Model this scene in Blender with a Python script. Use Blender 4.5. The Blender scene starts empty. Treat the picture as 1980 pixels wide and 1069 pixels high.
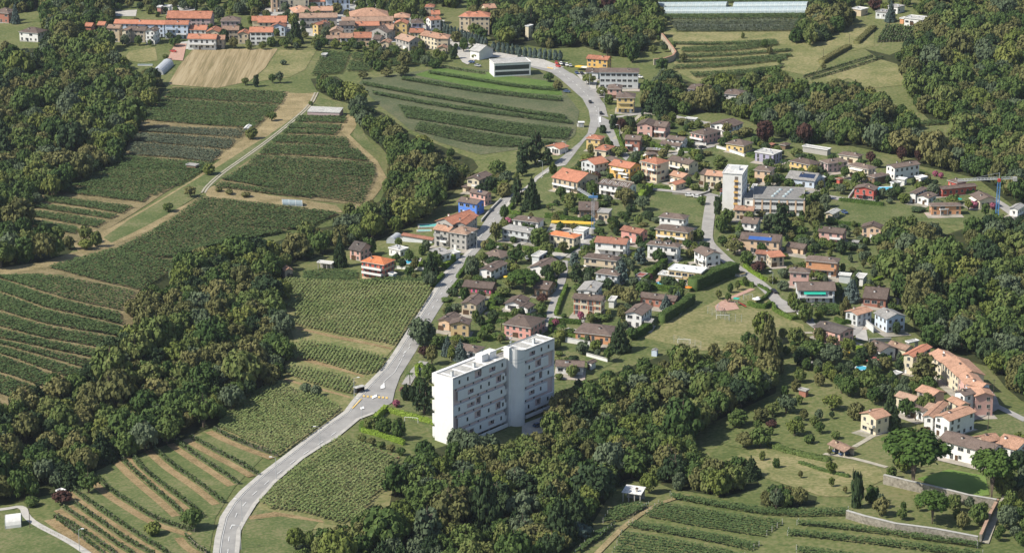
import bpy, math, random
import numpy as np
from mathutils import Vector, Matrix
from mathutils.geometry import delaunay_2d_cdt
R = math.radians
scene = bpy.context.scene
col = scene.collection
# ---------------------------------------------------------------- camera, sky, sun, exposure
FPX, PITCH, CAMZ = 4733.0, R(17.0), 320.0
cam_d = bpy.data.cameras.new('camera'); cam = bpy.data.objects.new('camera', cam_d); col.objects.link(cam)
cam.location = (0, 0, CAMZ); cam.rotation_euler = (R(90) - PITCH, 0, 0)
cam_d.sensor_width = 36; cam_d.lens = FPX / 1980 * 36; cam_d.clip_start = 1; cam_d.clip_end = 30000
scene.camera = cam
SUN_EL = R(46); SUN_DIR = Vector((1.0, 0.36, 0)).normalized()      # way the light travels over the ground
w = bpy.data.worlds.new('World'); scene.world = w; w.use_nodes = True
nt = w.node_tree; nt.nodes.clear()
sky = nt.nodes.new('ShaderNodeTexSky'); sky.sky_type = 'NISHITA'; sky.sun_disc = False
sky.sun_elevation = SUN_EL
sd = -SUN_DIR
sky.sun_rotation = math.atan2(sd.x, sd.y)
bg = nt.nodes.new('ShaderNodeBackground'); bg.inputs[1].default_value = 0.10
wo = nt.nodes.new('ShaderNodeOutputWorld')
nt.links.new(sky.outputs[0], bg.inputs[0]); nt.links.new(bg.outputs[0], wo.inputs[0])
sun_d = bpy.data.lights.new('sun', 'SUN'); sun_d.energy = 4.7; sun_d.angle = R(0.5); sun_d.color = (1, 0.94, 0.83)
sun = bpy.data.objects.new('sun', sun_d); col.objects.link(sun)
ld = Vector((SUN_DIR.x * math.cos(SUN_EL), SUN_DIR.y * math.cos(SUN_EL), -math.sin(SUN_EL)))
sun.rotation_euler = ld.to_track_quat('-Z', 'Y').to_euler(); sun.location = (-300, 700, 600)
vs = scene.view_settings
vs.view_transform = 'Standard'; vs.look = 'None'; vs.gamma = 1; vs.exposure = 0.32
scene.cycles.max_bounces = 4; scene.cycles.diffuse_bounces = 2; scene.cycles.glossy_bounces = 2
scene.cycles.transmission_bounces = 2; scene.cycles.transparent_max_bounces = 4

# ---------------------------------------------------------------- terrain and pixel -> ground
def ray(px, py):
    a = (px - 990) / FPX; b = -(py - 534.5) / FPX
    return a, math.cos(PITCH) + b * math.sin(PITCH), -math.sin(PITCH) + b * math.cos(PITCH)
def plane(px, py, z=0.0):
    dx, dy, dz = ray(px, py); t = (z - CAMZ) / dz
    return dx * t, dy * t
def polyd(x, y, pts):
    d = np.full(np.shape(x), 1e9)
    for (x0, y0), (x1, y1) in zip(pts[:-1], pts[1:]):
        vx, vy = x1 - x0, y1 - y0; t = np.clip(((x - x0) * vx + (y - y0) * vy) / (vx * vx + vy * vy), 0, 1)
        d = np.minimum(d, np.hypot(x - x0 - t * vx, y - y0 - t * vy))
    return d
RAV = [plane(*p) for p in [(-150, 960), (120, 880), (330, 770), (450, 640), (560, 510), (740, 420), (850, 330)]]
HUMPS = [(plane(2050, 60), 26, 190), (plane(380, 60), 9, 110), (plane(60, 620), 9, 75), (plane(1250, 820), -8, 60),
         (plane(2010, 640), -10, 55), (plane(1640, 980), 3, 50), (plane(900, 200), 4, 90), (plane(600, 330), 5, 80)]
def H(x, y):
    x = np.asarray(x, float); y = np.asarray(y, float)
    z = -8 * np.exp(-polyd(x, y, RAV) ** 2 / (2 * 38.0 ** 2))
    for (cx, cy), a, s in HUMPS: z = z + a * np.exp(-((x - cx) ** 2 + (y - cy) ** 2) / (2.0 * s * s))
    return z
def h1(x, y): return float(H(x, y))
def at(px, py, h=0.0):
    z = h
    for _ in range(14):
        x, y = plane(px, py, z); z = 0.5 * z + 0.5 * (h1(x, y) + h)
    return Vector((x, y, h1(x, y)))
def toscreen(x, y, z):
    zc = y * math.cos(PITCH) - (z - CAMZ) * math.sin(PITCH); yc = y * math.sin(PITCH) + (z - CAMZ) * math.cos(PITCH)
    return 990 + FPX * x / zc, 534.5 - FPX * yc / zc
CR = dict(A=(0, 0, 3.96), B=(500, 0, 3.96), C=(1000, 0, 3.96), D=(1480, 0, 3.96), E=(0, 260, 3.96), F=(500, 260, 3.96),
          G=(1000, 220, 5.657), H=(1300, 220, 5.657), I=(1630, 220, 5.657), J=(800, 380, 5.657), K=(1120, 380, 5.657),
          L=(1440, 380, 5.657), M=(800, 540, 5.657), N=(1120, 540, 5.657), O=(1440, 540, 5.657), P=(0, 530, 3.96),
          Q=(480, 480, 4.95), R=(0, 799, 3.96), S=(400, 680, 3.96), T=(400, 799, 3.96), U=(780, 620, 4.277),
          V=(900, 799, 3.96), W=(1300, 680, 4.95), X=(1600, 620, 5.09), Y=(1600, 790, 3.832), Z=(1200, 850, 3.96), _=(0, 0, 1))
def cp(c, x, y):
    a, b, s = CR[c]; return a + x / s, b + y / s
def cps(c, pts): return [cp(c, *p) for p in pts]

# ---------------------------------------------------------------- materials
def node_mat(name, rough=0.85, spec=0.2):
    m = bpy.data.materials.new(name); m.use_nodes = True; n = m.node_tree.nodes
    b = n['Principled BSDF']; b.inputs['Roughness'].default_value = rough; b.inputs['Specular IOR Level'].default_value = spec
    return m, m.node_tree, b
def vary(name, cols, scale=0.2, detail=4, rough=0.9, spec=0.1, bump=0.0, rnd=0.0, coord='Object', stretch=None, scale2=None, amp=1.0):
    """noise-driven ramp through cols"""
    m, t, b = node_mat(name, rough, spec); N = t.nodes.new; L = t.links.new
    tc = N('ShaderNodeTexCoord'); src = tc.outputs[coord]
    if stretch:
        mp = N('ShaderNodeMapping'); mp.inputs['Rotation'].default_value = (0, 0, -stretch[3]); L(src, mp.inputs[0])
        m2 = N('ShaderNodeMapping'); m2.inputs['Scale'].default_value = stretch[:3]; L(mp.outputs[0], m2.inputs[0]); src = m2.outputs[0]
    no = N('ShaderNodeTexNoise'); no.inputs['Scale'].default_value = scale; no.inputs['Detail'].default_value = detail
    no.inputs['Roughness'].default_value = 0.65
    L(src, no.inputs['Vector']); fac = no.outputs[0]
    if scale2:
        n2 = N('ShaderNodeTexNoise'); n2.inputs['Scale'].default_value = scale2; n2.inputs['Detail'].default_value = 3
        L(src, n2.inputs['Vector']); mx = N('ShaderNodeMath'); mx.operation = 'ADD'; mx.use_clamp = False
        sb = N('ShaderNodeMath'); sb.operation = 'SUBTRACT'; L(n2.outputs[0], sb.inputs[0]); sb.inputs[1].default_value = 0.5
        L(fac, mx.inputs[0]); L(sb.outputs[0], mx.inputs[1]); fac = mx.outputs[0]
    if amp != 1:
        am = N('ShaderNodeMath'); am.operation = 'MULTIPLY_ADD'; L(fac, am.inputs[0]); am.inputs[1].default_value = amp; am.inputs[2].default_value = .5 - amp / 2; fac = am.outputs[0]
    if rnd:
        oi = N('ShaderNodeObjectInfo'); ma = N('ShaderNodeMath'); ma.operation = 'MULTIPLY_ADD'
        L(oi.outputs['Random'], ma.inputs[0]); ma.inputs[1].default_value = rnd; ma.inputs[2].default_value = -rnd / 2
        ad = N('ShaderNodeMath'); ad.operation = 'ADD'; L(fac, ad.inputs[0]); L(ma.outputs[0], ad.inputs[1]); fac = ad.outputs[0]
    cr = N('ShaderNodeValToRGB'); e = cr.color_ramp.elements
    k = len(cols); lo, hi = 0.28, 0.72
    while len(e) < k: e.new(0.5)
    for i, c in enumerate(cols): e[i].position = lo + (hi - lo) * i / max(1, k - 1); e[i].color = (*c, 1)
    L(fac, cr.inputs[0]); L(cr.outputs[0], b.inputs['Base Color'])
    if bump:
        bp = N('ShaderNodeBump'); bp.inputs['Strength'].default_value = bump; bp.inputs['Distance'].default_value = 0.3
        L(no.outputs[0], bp.inputs['Height']); L(bp.outputs[0], b.inputs['Normal'])
    return m
def sh(c, k): return tuple(min(1, v * k) for v in c)
def plain(name, c, rough=0.7, spec=0.2, metal=0.0, var=0.12):
    m = vary(name, [sh(c, 1 - var), c, sh(c, 1 + var)], 0.6, 4, rough, spec)
    m.node_tree.nodes['Principled BSDF'].inputs['Metallic'].default_value = metal
    return m
def foliage(name, cols, rnd=0.5, scale=2.2):
    m = vary(name, cols, scale, 3, 0.75, 0.12, rnd=rnd, amp=0.55)
    t = m.node_tree; b = t.nodes['Principled BSDF']
    return m
M = {}
M['ground'] = vary('dry_meadow', [(0.080, 0.108, 0.034), (0.130, 0.148, 0.055), (0.190, 0.180, 0.085)], 0.018, 8, scale2=0.6)
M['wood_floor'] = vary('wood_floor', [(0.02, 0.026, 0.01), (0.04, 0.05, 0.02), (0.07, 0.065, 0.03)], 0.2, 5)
M['lawn'] = vary('lawn', [(0.075, 0.105, 0.035), (0.115, 0.14, 0.052), (0.19, 0.18, 0.09)], 0.06, 7, scale2=0.9)
M['lush'] = vary('lush_grass', [(0.10, 0.17, 0.035), (0.14, 0.22, 0.05), (0.19, 0.24, 0.075)], 0.08, 6)
M['bright'] = vary('bright_crop_ground', [(0.075, 0.125, 0.03), (0.10, 0.165, 0.04), (0.14, 0.18, 0.06)], 0.08, 6, scale2=0.6)
M['dryfield'] = vary('dry_field', [(0.12, 0.14, 0.05), (0.195, 0.19, 0.082), (0.28, 0.245, 0.125)], 0.05, 7, scale2=0.7)
M['stubble'] = vary('stubble_rows', [(0.20, 0.165, 0.085), (0.31, 0.245, 0.14), (0.38, 0.31, 0.19)], 1.0, 3, stretch=(.02, 1.1, 1, R(89.3)), scale2=0.3)
M['tan'] = vary('straw_grass', [(0.17, 0.145, 0.068), (0.27, 0.215, 0.115), (0.37, 0.295, 0.165)], 0.12, 6, scale2=1.5)
M['bank'] = vary('mown_bank', [(0.16, 0.12, 0.06), (0.26, 0.19, 0.10), (0.33, 0.25, 0.14)], 0.15, 6, scale2=1.5)
M['soil'] = vary('vine_soil', [(0.12, 0.105, 0.05), (0.20, 0.165, 0.085), (0.28, 0.225, 0.125)], 0.12, 6, scale2=1.2)
M['greyfield'] = vary('grey_green_field', [(0.070, 0.092, 0.044), (0.105, 0.120, 0.062), (0.15, 0.145, 0.085)], 0.05, 7, scale2=0.8)
M['asphalt'] = vary('asphalt', [(0.23, 0.225, 0.22), (0.31, 0.30, 0.285), (0.37, 0.36, 0.34)], 0.12, 6)
M['lane'] = vary('lane_asphalt', [(0.27, 0.26, 0.245), (0.34, 0.325, 0.305), (0.41, 0.39, 0.36)], 0.2, 6)
M['pave'] = vary('pavement', [(0.34, 0.33, 0.30), (0.44, 0.42, 0.385), (0.52, 0.50, 0.45)], 0.3, 6)
M['yard'] = vary('yard_paving', [(0.16, 0.17, 0.09), (0.30, 0.28, 0.23), (0.40, 0.36, 0.31), (0.46, 0.34, 0.28)], 0.12, 5)
M['gravel'] = vary('gravel', [(0.26, 0.24, 0.19), (0.38, 0.35, 0.28), (0.46, 0.42, 0.34)], 0.5, 6)
M['redpave'] = vary('red_paving', [(0.36, 0.22, 0.17), (0.45, 0.28, 0.22), (0.52, 0.36, 0.29)], 0.8, 5)
M['white_line'] = plain('road_paint', (0.72, 0.72, 0.70))
M['yellow_line'] = plain('yellow_road_paint', (0.72, 0.50, 0.16))
M['water'] = plain('pool_water', (0.10, 0.48, 0.66), 0.08, 0.5, var=0.05)
M['tealwater'] = plain('teal_pool_water', (0.18, 0.55, 0.50), 0.08, 0.5, var=0.05)
M['stone'] = vary('rubble_stone', [(0.14, 0.125, 0.10), (0.27, 0.245, 0.20), (0.40, 0.37, 0.31)], 0.9, 7, bump=0.4)
M['concrete'] = vary('concrete', [(0.33, 0.32, 0.30), (0.42, 0.41, 0.38), (0.50, 0.48, 0.45)], 0.7, 6)
M['white'] = vary('white_render', [(0.74, 0.73, 0.70), (0.80, 0.79, 0.77), (0.84, 0.83, 0.81)], 0.25, 5)
M['glass'] = plain('dark_glass', (0.035, 0.042, 0.05), 0.12, 0.5, var=0.3)
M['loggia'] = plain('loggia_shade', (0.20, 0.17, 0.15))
M['frame'] = plain('window_frame', (0.55, 0.53, 0.49))
M['metal'] = plain('galvanised_steel', (0.45, 0.47, 0.49), 0.45, 0.4)
M['dark'] = plain('dark_metal', (0.05, 0.05, 0.055), 0.5)
M['bark'] = vary('bark', [(0.06, 0.045, 0.03), (0.12, 0.095, 0.07), (0.20, 0.17, 0.13)], 3, 4)
M['post'] = plain('wooden_post', (0.32, 0.28, 0.22))
M['plastic'] = plain('tunnel_film', (0.34, 0.41, 0.43), 0.3, 0.4, var=0.18)
M['tent'] = plain('tent_canvas', (0.66, 0.65, 0.62))
M['solar'] = plain('solar_panel', (0.03, 0.045, 0.09), 0.15, 0.5)
M['solarblue'] = plain('blue_solar_panel', (0.05, 0.12, 0.36), 0.2, 0.5)
for k, c in dict(blue=(0.10, 0.26, 0.72), red=(0.55, 0.07, 0.05), yellow=(0.75, 0.48, 0.05), pinkp=(0.85, 0.12, 0.28),
                 orange=(0.78, 0.25, 0.04), green=(0.03, 0.42, 0.30), cyanblue=(0.10, 0.24, 0.46), tyre=(0.02, 0.02, 0.02),
                 awn=(0.75, 0.70, 0.62), darkcar=(0.03, 0.03, 0.035), silver=(0.42, 0.43, 0.45), bluecar=(0.06, 0.10, 0.20),
                 brown=(0.10, 0.06, 0.035), rust=(0.32, 0.10, 0.05)).items():
    M[k] = plain(k + '_paint', c, 0.45, 0.3, var=0.06)
WALL = dict(white=(0.78, 0.77, 0.74), cream=(0.68, 0.60, 0.44), yellow=(0.72, 0.53, 0.23), gold=(0.74, 0.46, 0.15), peach=(0.70, 0.50, 0.34),
            pink=(0.66, 0.40, 0.34), salmon=(0.64, 0.32, 0.27), red=(0.54, 0.13, 0.10), brick=(0.40, 0.18, 0.13), blue=(0.12, 0.27, 0.76),
            grey=(0.42, 0.40, 0.37), palegrey=(0.58, 0.60, 0.60), beige=(0.58, 0.48, 0.34), stonewall=(0.44, 0.38, 0.30), lilac=(0.40, 0.38, 0.50),
            orange=(0.62, 0.32, 0.17), brown=(0.22, 0.15, 0.10), lightblue=(0.60, 0.68, 0.78), mauve=(0.50, 0.38, 0.37), sand=(0.62, 0.46, 0.24))
ROOF = dict(brown=(0.148, 0.112, 0.094), dark=(0.115, 0.098, 0.09), red=(0.40, 0.175, 0.11), orange=(0.56, 0.20, 0.09), tile=(0.40, 0.235, 0.16),
            rust=(0.27, 0.13, 0.09), grey=(0.29, 0.28, 0.265), pale=(0.48, 0.47, 0.44), whiteroof=(0.66, 0.65, 0.62), oldtile=(0.33, 0.22, 0.16), maroon=(0.27, 0.09, 0.075))
M['slabpink'] = plain('slab_rear_wall', (0.72, 0.54, 0.49), var=.05)
for k, c in WALL.items(): M['w_' + k] = vary('render_' + k, [sh(c, .88), c, sh(c, 1.06)], 0.35, 6, 0.9, 0.1, rnd=0.2)
def roofmat(k, c):
    m = vary('roof_' + k, [sh(c, .68), c, sh(c, 1.3)], 0.5, 6, 0.85, 0.15, rnd=0.3, scale2=2.5)
    return m
for k, c in ROOF.items(): M['r_' + k] = roofmat(k, c)
M['leaf'] = foliage('broadleaf_foliage', [(0.042, 0.078, 0.022), (0.063, 0.102, 0.028), (0.084, 0.126, 0.034), (0.112, 0.146, 0.042), (0.150, 0.164, 0.054)], 0.40)
M['leaf_ol'] = foliage('olive_brown_foliage', [(0.085, 0.094, 0.034), (0.130, 0.132, 0.048), (0.180, 0.168, 0.066)], 0.3)
M['leaf_yel'] = foliage('yellow_green_foliage', [(0.07, 0.10, 0.022), (0.12, 0.15, 0.035), (0.19, 0.20, 0.055)], 0.3)
M['leaf_dark'] = foliage('dark_conifer_foliage', [(0.024, 0.044, 0.020), (0.042, 0.068, 0.028), (0.065, 0.095, 0.040)], 0.3)
M['leaf_blue'] = foliage('blue_spruce_foliage', [(0.055, 0.085, 0.07), (0.10, 0.14, 0.12), (0.16, 0.20, 0.18)], 0.2)
M['leaf_pur'] = foliage('purple_foliage', [(0.035, 0.018, 0.016), (0.07, 0.035, 0.028), (0.11, 0.06, 0.045)], 0.2)
M['leaf_grey'] = foliage('grey_green_foliage', [(0.06, 0.088, 0.045), (0.095, 0.125, 0.068), (0.135, 0.165, 0.095)], 0.2)
M['leaf_pink'] = foliage('pink_blossom', [(0.10, 0.08, 0.05), (0.32, 0.09, 0.14), (0.45, 0.18, 0.25)], 0.2)
M['leaf_pine'] = foliage('pine_foliage', [(0.03, 0.06, 0.012), (0.06, 0.105, 0.022), (0.10, 0.15, 0.035)], 0.2)
M['hedge'] = foliage('hedge_foliage', [(0.04, 0.075, 0.015), (0.07, 0.12, 0.022), (0.11, 0.17, 0.03)], 0.4, 1.5)
M['hedge_lt'] = foliage('bright_hedge_foliage', [(0.10, 0.16, 0.02), (0.16, 0.24, 0.03), (0.22, 0.30, 0.05)], 0.2, 1.5)
M['vine'] = vary('vine_leaves', [(0.052, 0.088, 0.030), (0.070, 0.108, 0.036), (0.090, 0.128, 0.044)], 0.12, 8, 0.8, 0.15, scale2=1.6)
M['vine_grey'] = vary('netted_vine_leaves', [(0.055, 0.075, 0.045), (0.080, 0.10, 0.062), (0.12, 0.135, 0.085)], 0.1, 8, 0.8, 0.15, scale2=1.6)
M['vine_lt'] = vary('bright_crop', [(0.06, 0.12, 0.02), (0.09, 0.17, 0.03), (0.12, 0.20, 0.04)], 0.1, 8, 0.8, 0.15, scale2=1.6)
M['corn'] = vary('maize_leaves', [(0.125, 0.175, 0.055), (0.165, 0.205, 0.072), (0.215, 0.235, 0.10)], 0.05, 8, 0.8, 0.15, scale2=1.1)

# ---------------------------------------------------------------- object helpers
def tag(o, label=None, cat=None, group=None, kind=None):
    if label: o['label'] = label
    if cat: o['category'] = cat
    if group: o['group'] = group
    if kind: o['kind'] = kind
    return o
def link(o, parent=None):
    col.objects.link(o)
    if parent: o.parent = parent
    return o
def empty(name, loc, rz=0.0, **k):
    o = bpy.data.objects.new(name, None); o.location = loc; o.rotation_euler = (0, 0, rz); o.empty_display_size = 1
    link(o); return tag(o, **k)
def mobj(name, me, parent=None, loc=None, rz=None):
    o = bpy.data.objects.new(name, me)
    if loc is not None: o.location = loc
    if rz is not None: o.rotation_euler = (0, 0, rz)
    return link(o, parent)
class MB:
    def __init__(s): s.v = []; s.f = []; s.mi = []; s.m = []
    def mat(s, m):
        m = M[m] if isinstance(m, str) else m
        if m not in s.m: s.m.append(m)
        return s.m.index(m)
    def quad(s, pts, m):
        b = len(s.v); s.v += [tuple(p) for p in pts]; s.f.append(tuple(range(b, b + len(pts)))); s.mi.append(s.mat(m))
    def box(s, x0, x1, y0, y1, z0, z1, m):
        b = len(s.v); s.v += [(x0, y0, z0), (x1, y0, z0), (x1, y1, z0), (x0, y1, z0), (x0, y0, z1), (x1, y0, z1), (x1, y1, z1), (x0, y1, z1)]
        k = s.mat(m)
        for f in ((0, 3, 2, 1), (4, 5, 6, 7), (0, 1, 5, 4), (1, 2, 6, 5), (2, 3, 7, 6), (3, 0, 4, 7)):
            s.f.append(tuple(b + i for i in f)); s.mi.append(k)
    def tube(s, p0, p1, r0, r1=None, m='metal', n=6):
        r1 = r0 if r1 is None else r1; p0 = Vector(p0); p1 = Vector(p1); d = (p1 - p0)
        if d.length < 1e-6: return
        q = d.to_track_quat('Z', 'Y'); b = len(s.v); k = s.mat(m)
        for p, r in ((p0, r0), (p1, r1)):
            for i in range(n):
                a = 2 * math.pi * i / n; s.v.append(tuple(p + q @ Vector((r * math.cos(a), r * math.sin(a), 0))))
        for i in range(n):
            j = (i + 1) % n; s.f.append((b + i, b + j, b + n + j, b + n + i)); s.mi.append(k)
        s.f.append(tuple(b + n - 1 - i for i in range(n))); s.mi.append(k); s.f.append(tuple(b + n + i for i in range(n))); s.mi.append(k)
    def mesh(s, name):
        me = bpy.data.meshes.new(name); me.from_pydata(s.v, [], s.f)
        for m in s.m: me.materials.append(m)
        me.polygons.foreach_set('material_index', s.mi); me.update(); return me
    def build(s, name, parent=None, loc=None, rz=None): return mobj(name, s.mesh(name), parent, loc, rz)
def npmesh(name, V, F, mat, smooth=False):
    V = np.asarray(V, np.float32); F = np.asarray(F, np.int32); k = F.shape[1]
    me = bpy.data.meshes.new(name); me.vertices.add(len(V)); me.vertices.foreach_set('co', V.ravel())
    me.loops.add(F.size); me.loops.foreach_set('vertex_index', F.ravel())
    me.polygons.add(len(F)); me.polygons.foreach_set('loop_start', np.arange(0, F.size, k, dtype=np.int32))
    if isinstance(mat, str): mat = M[mat]
    me.materials.append(mat); me.update(calc_edges=True); me.validate()
    if smooth: me.shade_smooth()
    return me
def cards(P, size, rng, up=0.5, out=None, aspect=1.0):
    """random leaf quads at points P (n,3); size array/scalar; out = preferred normals"""
    n = len(P); nn = rng.normal(size=(n, 3)); nn /= np.linalg.norm(nn, axis=1)[:, None]
    if out is not None: nn = nn * 0.55 + out
    nn[:, 2] = nn[:, 2] + up; nn /= np.linalg.norm(nn, axis=1)[:, None]
    t = rng.normal(size=(n, 3)); t -= (t * nn).sum(1)[:, None] * nn; t /= np.linalg.norm(t, axis=1)[:, None]
    b = np.cross(nn, t); s = (np.ones(n) * size)[:, None] * 0.5; t = t * s * aspect; b = b * s
    V = np.stack([P - t - b, P + t - b * .6, P + t * .8 + b, P - t * .7 + b * .9], 1).reshape(-1, 3)
    return V, np.arange(4 * n).reshape(-1, 4)

# ---------------------------------------------------------------- draped sheets
def resample(pts, step=5.0, closed=False):
    out = []; P = list(pts) + ([pts[0]] if closed else [])
    for a, b in zip(P[:-1], P[1:]):
        d = math.hypot(b[0] - a[0], b[1] - a[1]); k = max(1, int(math.ceil(d / step)))
        for i in range(k): out.append((a[0] + (b[0] - a[0]) * i / k, a[1] + (b[1] - a[1]) * i / k))
    if not closed: out.append(tuple(P[-1][:2]))
    return out
def smooth_line(pts, it=2, closed=False):
    P = [tuple(p) for p in pts]
    for _ in range(it):
        Q = [] if closed else [P[0]]
        n = len(P)
        for i in range(n if closed else n - 1):
            a = P[i]; b = P[(i + 1) % n]
            Q += [(a[0] * .75 + b[0] * .25, a[1] * .75 + b[1] * .25), (a[0] * .25 + b[0] * .75, a[1] * .25 + b[1] * .75)]
        if not closed: Q.append(P[-1])
        P = Q
    return P
def inpoly(x, y, poly):
    x = np.asarray(x); y = np.asarray(y); c = np.zeros(x.shape, bool); n = len(poly); j = n - 1
    for i in range(n):
        xi, yi = poly[i]; xj, yj = poly[j]
        if yi != yj: c ^= ((yi > y) != (yj > y)) & (x < (xj - xi) * (y - yi) / (yj - yi) + xi)
        j = i
    return c
def gpoly(pts, h=0.0): return [tuple(at(*p, h)[:2]) for p in pts]
def drape(poly, off, grid=6.0):
    P = resample(poly, grid, True); n = len(P)
    a = np.array(P); x0, y0 = a.min(0); x1, y1 = a.max(0)
    gx, gy = np.meshgrid(np.arange(math.floor(x0 / grid) * grid, x1, grid), np.arange(math.floor(y0 / grid) * grid, y1, grid))
    gx = gx.ravel(); gy = gy.ravel(); k = inpoly(gx, gy, P)
    V = [Vector(p) for p in P] + [Vector((float(u), float(v))) for u, v in zip(gx[k], gy[k])]
    r = delaunay_2d_cdt(V, [], [list(range(n))], 1, 1e-3)
    v = np.array([(p.x, p.y) for p in r[0]]); z = H(v[:, 0], v[:, 1]) + off
    return [(float(p[0]), float(p[1]), float(q)) for p, q in zip(v, z)], [tuple(f) for f in r[2]]
def sheet(name, polys, off, mat, kind='structure', **k):
    v = []; f = []
    for i, p in enumerate(polys):
        vv, ff = drape(p, off + i * 0.004); b = len(v); v += vv; f += [tuple(b + j for j in t) for t in ff]
    me = bpy.data.meshes.new(name); me.from_pydata(v, [], f); me.materials.append(M[mat]); me.update()
    # all faces up
    return tag(mobj(name, me), kind=kind, **k)
def offset_line(P, d):
    out = []
    for i, p in enumerate(P):
        a = P[max(0, i - 1)]; b = P[min(len(P) - 1, i + 1)]; tx, ty = b[0] - a[0], b[1] - a[1]; l = math.hypot(tx, ty) or 1
        out.append((p[0] - ty / l * d, p[1] + tx / l * d))
    return out
def ribbon_poly(P, wd):
    return offset_line(P, wd / 2) + offset_line(P, -wd / 2)[::-1]
def ribbon(name, lines, wd, off, mat, **k):
    """lines in ground xy; strips following terrain (no CDT needed)"""
    v = []; f = []
    for P in lines:
        P = resample(P, 4.0); A = offset_line(P, wd / 2); B = offset_line(P, -wd / 2); b = len(v)
        for p, q in zip(A, B): v += [(p[0], p[1], h1(*p) + off), (q[0], q[1], h1(*q) + off)]
        f += [(b + 2 * i + 1, b + 2 * i + 3, b + 2 * i + 2, b + 2 * i) for i in range(len(P) - 1)]
    me = bpy.data.meshes.new(name); me.from_pydata(v, [], f); me.materials.append(M[mat]); me.update()
    return tag(mobj(name, me), kind='structure', **k)
# ================================================================ GROUND
def build_ground():
    xs = np.concatenate([[-9000, -4000, -2000, -1200, -800, -600, -480], np.arange(-420, 546, 6.0), [600, 700, 900, 1300, 2200, 4200, 9000]])
    ys = np.concatenate([[-2000, 0, 350, 520, 600], np.arange(660, 2050, 6.0), [2100, 2250, 2500, 3000, 4200, 7000, 14000]])
    X, Y = np.meshgrid(xs, ys); Z = H(X, Y); ny, nx = X.shape
    V = np.stack([X.ravel(), Y.ravel(), Z.ravel()], 1); i = np.arange(ny * nx).reshape(ny, nx)
    F = np.stack([i[:-1, :-1].ravel(), i[:-1, 1:].ravel(), i[1:, 1:].ravel(), i[1:, :-1].ravel()], 1)
    tag(mobj('ground', npmesh('ground', V, F, 'ground', True)), kind='structure')
build_ground()
# ---- woods floor (dark litter below the trees)
WOODS = dict(
  west=[(-60, 84), (40, 92), (88, 90), (92, 60), (86, 30), (75, 5), (140, -30), (210, -5), (215, 45), (205, 90), (240, 115), (255, 140), (300, 142), (322, 165), (295, 205), (252, 215), (258, 250), (240, 300), (228, 318), (160, 345), (90, 385), (20, 420), (-60, 430)],
  strip=[(-60, 430), (20, 425), (70, 440), (140, 445), (150, 470), (130, 490), (60, 512), (-60, 520)],
  ravine=[(250, 600), (268, 565), (290, 545), (345, 515), (365, 485), (430, 468), (530, 465), (600, 440), (650, 432), (700, 405), (735, 385), (752, 350), (760, 310), (735, 280), (705, 255), (690, 225), (685, 200), (645, 190), (612, 172), (600, 150), (650, 145), (690, 170), (700, 200), (740, 215), (790, 255), (850, 278), (915, 305), (925, 320), (895, 345), (875, 372), (850, 395), (830, 410), (800, 430), (760, 450), (730, 462), (700, 462), (660, 480), (610, 495), (560, 515), (540, 545), (548, 600), (560, 660), (550, 715), (535, 735), (500, 755), (440, 805), (380, 835), (300, 865), (215, 890), (150, 930), (100, 950), (20, 970), (-60, 975), (-60, 800), (30, 760), (80, 745), (140, 715), (185, 690), (200, 665), (240, 640), (262, 620)],
  centre=[(800, 875), (850, 860), (880, 850), (930, 855), (990, 855), (1065, 845), (1075, 770), (1120, 735), (1180, 720), (1230, 700), (1290, 680), (1370, 680), (1400, 660), (1440, 655), (1470, 640), (1495, 650), (1505, 750), (1480, 780), (1380, 810), (1345, 835), (1330, 870), (1380, 890), (1450, 890), (1470, 935), (1440, 945), (1400, 955), (1300, 940), (1265, 925), (1240, 915), (1200, 925), (1180, 950), (1150, 1000), (1120, 1040), (1090, 1080), (1060, 1100), (560, 1100), (570, 1050), (620, 1020), (690, 1010), (735, 985), (765, 940), (760, 910)],
  thicket=[(1475, 950), (1530, 940), (1580, 955), (1575, 975), (1500, 980), (1470, 970)],
  east=[(1715, 440), (1735, 425), (1780, 425), (1830, 450), (1890, 430), (1960, 425), (2040, 430), (2040, 790), (1975, 770), (1945, 745), (1915, 705), (1860, 690), (1800, 665), (1770, 640), (1760, 600), (1745, 575), (1735, 550), (1715, 530), (1700, 490)],
  hill=[(1860, 160), (1760, 175), (1752, 200), (1800, 235), (1850, 232), (1850, 258), (1760, 262), (1700, 215), (1690, 190), (1755, 165), (1740, 128), (1720, 98), (1700, 90), (1760, 82), (1820, 78), (1850, 90), (1895, 120), (1860, 62), (1800, 45), (1780, 0), (1790, -30), (2060, -30), (2060, 395), (1960, 395), (1890, 342), (1840, 330), (1780, 318), (1770, 305), (1700, 290), (1650, 280), (1560, 272), (1500, 262), (1470, 240), (1420, 222), (1380, 212), (1320, 225), (1250, 215), (1240, 180), (1290, 138), (1350, 162), (1420, 145), (1480, 128), (1530, 148), (1560, 165), (1640, 152), (1680, 172), (1740, 200), (1752, 165)],
  park=[(955, -20), (1250, -30), (1280, 40), (1282, 62), (1262, 80), (1230, 110), (1180, 105), (1130, 88), (1060, 92), (1020, 85), (1005, 90), (960, 82), (925, 50), (905, 10)],
  clump=[(1530, 78), (1545, 50), (1560, 22), (1570, -10), (1640, -20), (1650, 35), (1615, 65), (1570, 88)],
  village=[(440, -30), (530, -30), (522, 22), (470, 30), (445, 22)], square=[(742, -30), (800, -30), (802, 28), (765, 32), (748, 12)], mansion=[(828, -30), (880, -30), (875, 14), (848, 12)],
  topleft=[(-60, -40), (100, -40), (200, -25), (440, -25), (440, -5), (330, 5), (210, -2), (85, 5), (60, 20), (15, 25), (-60, 10)],
)
WOODG = {k: gpoly(v, 1.0) for k, v in WOODS.items()}
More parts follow.
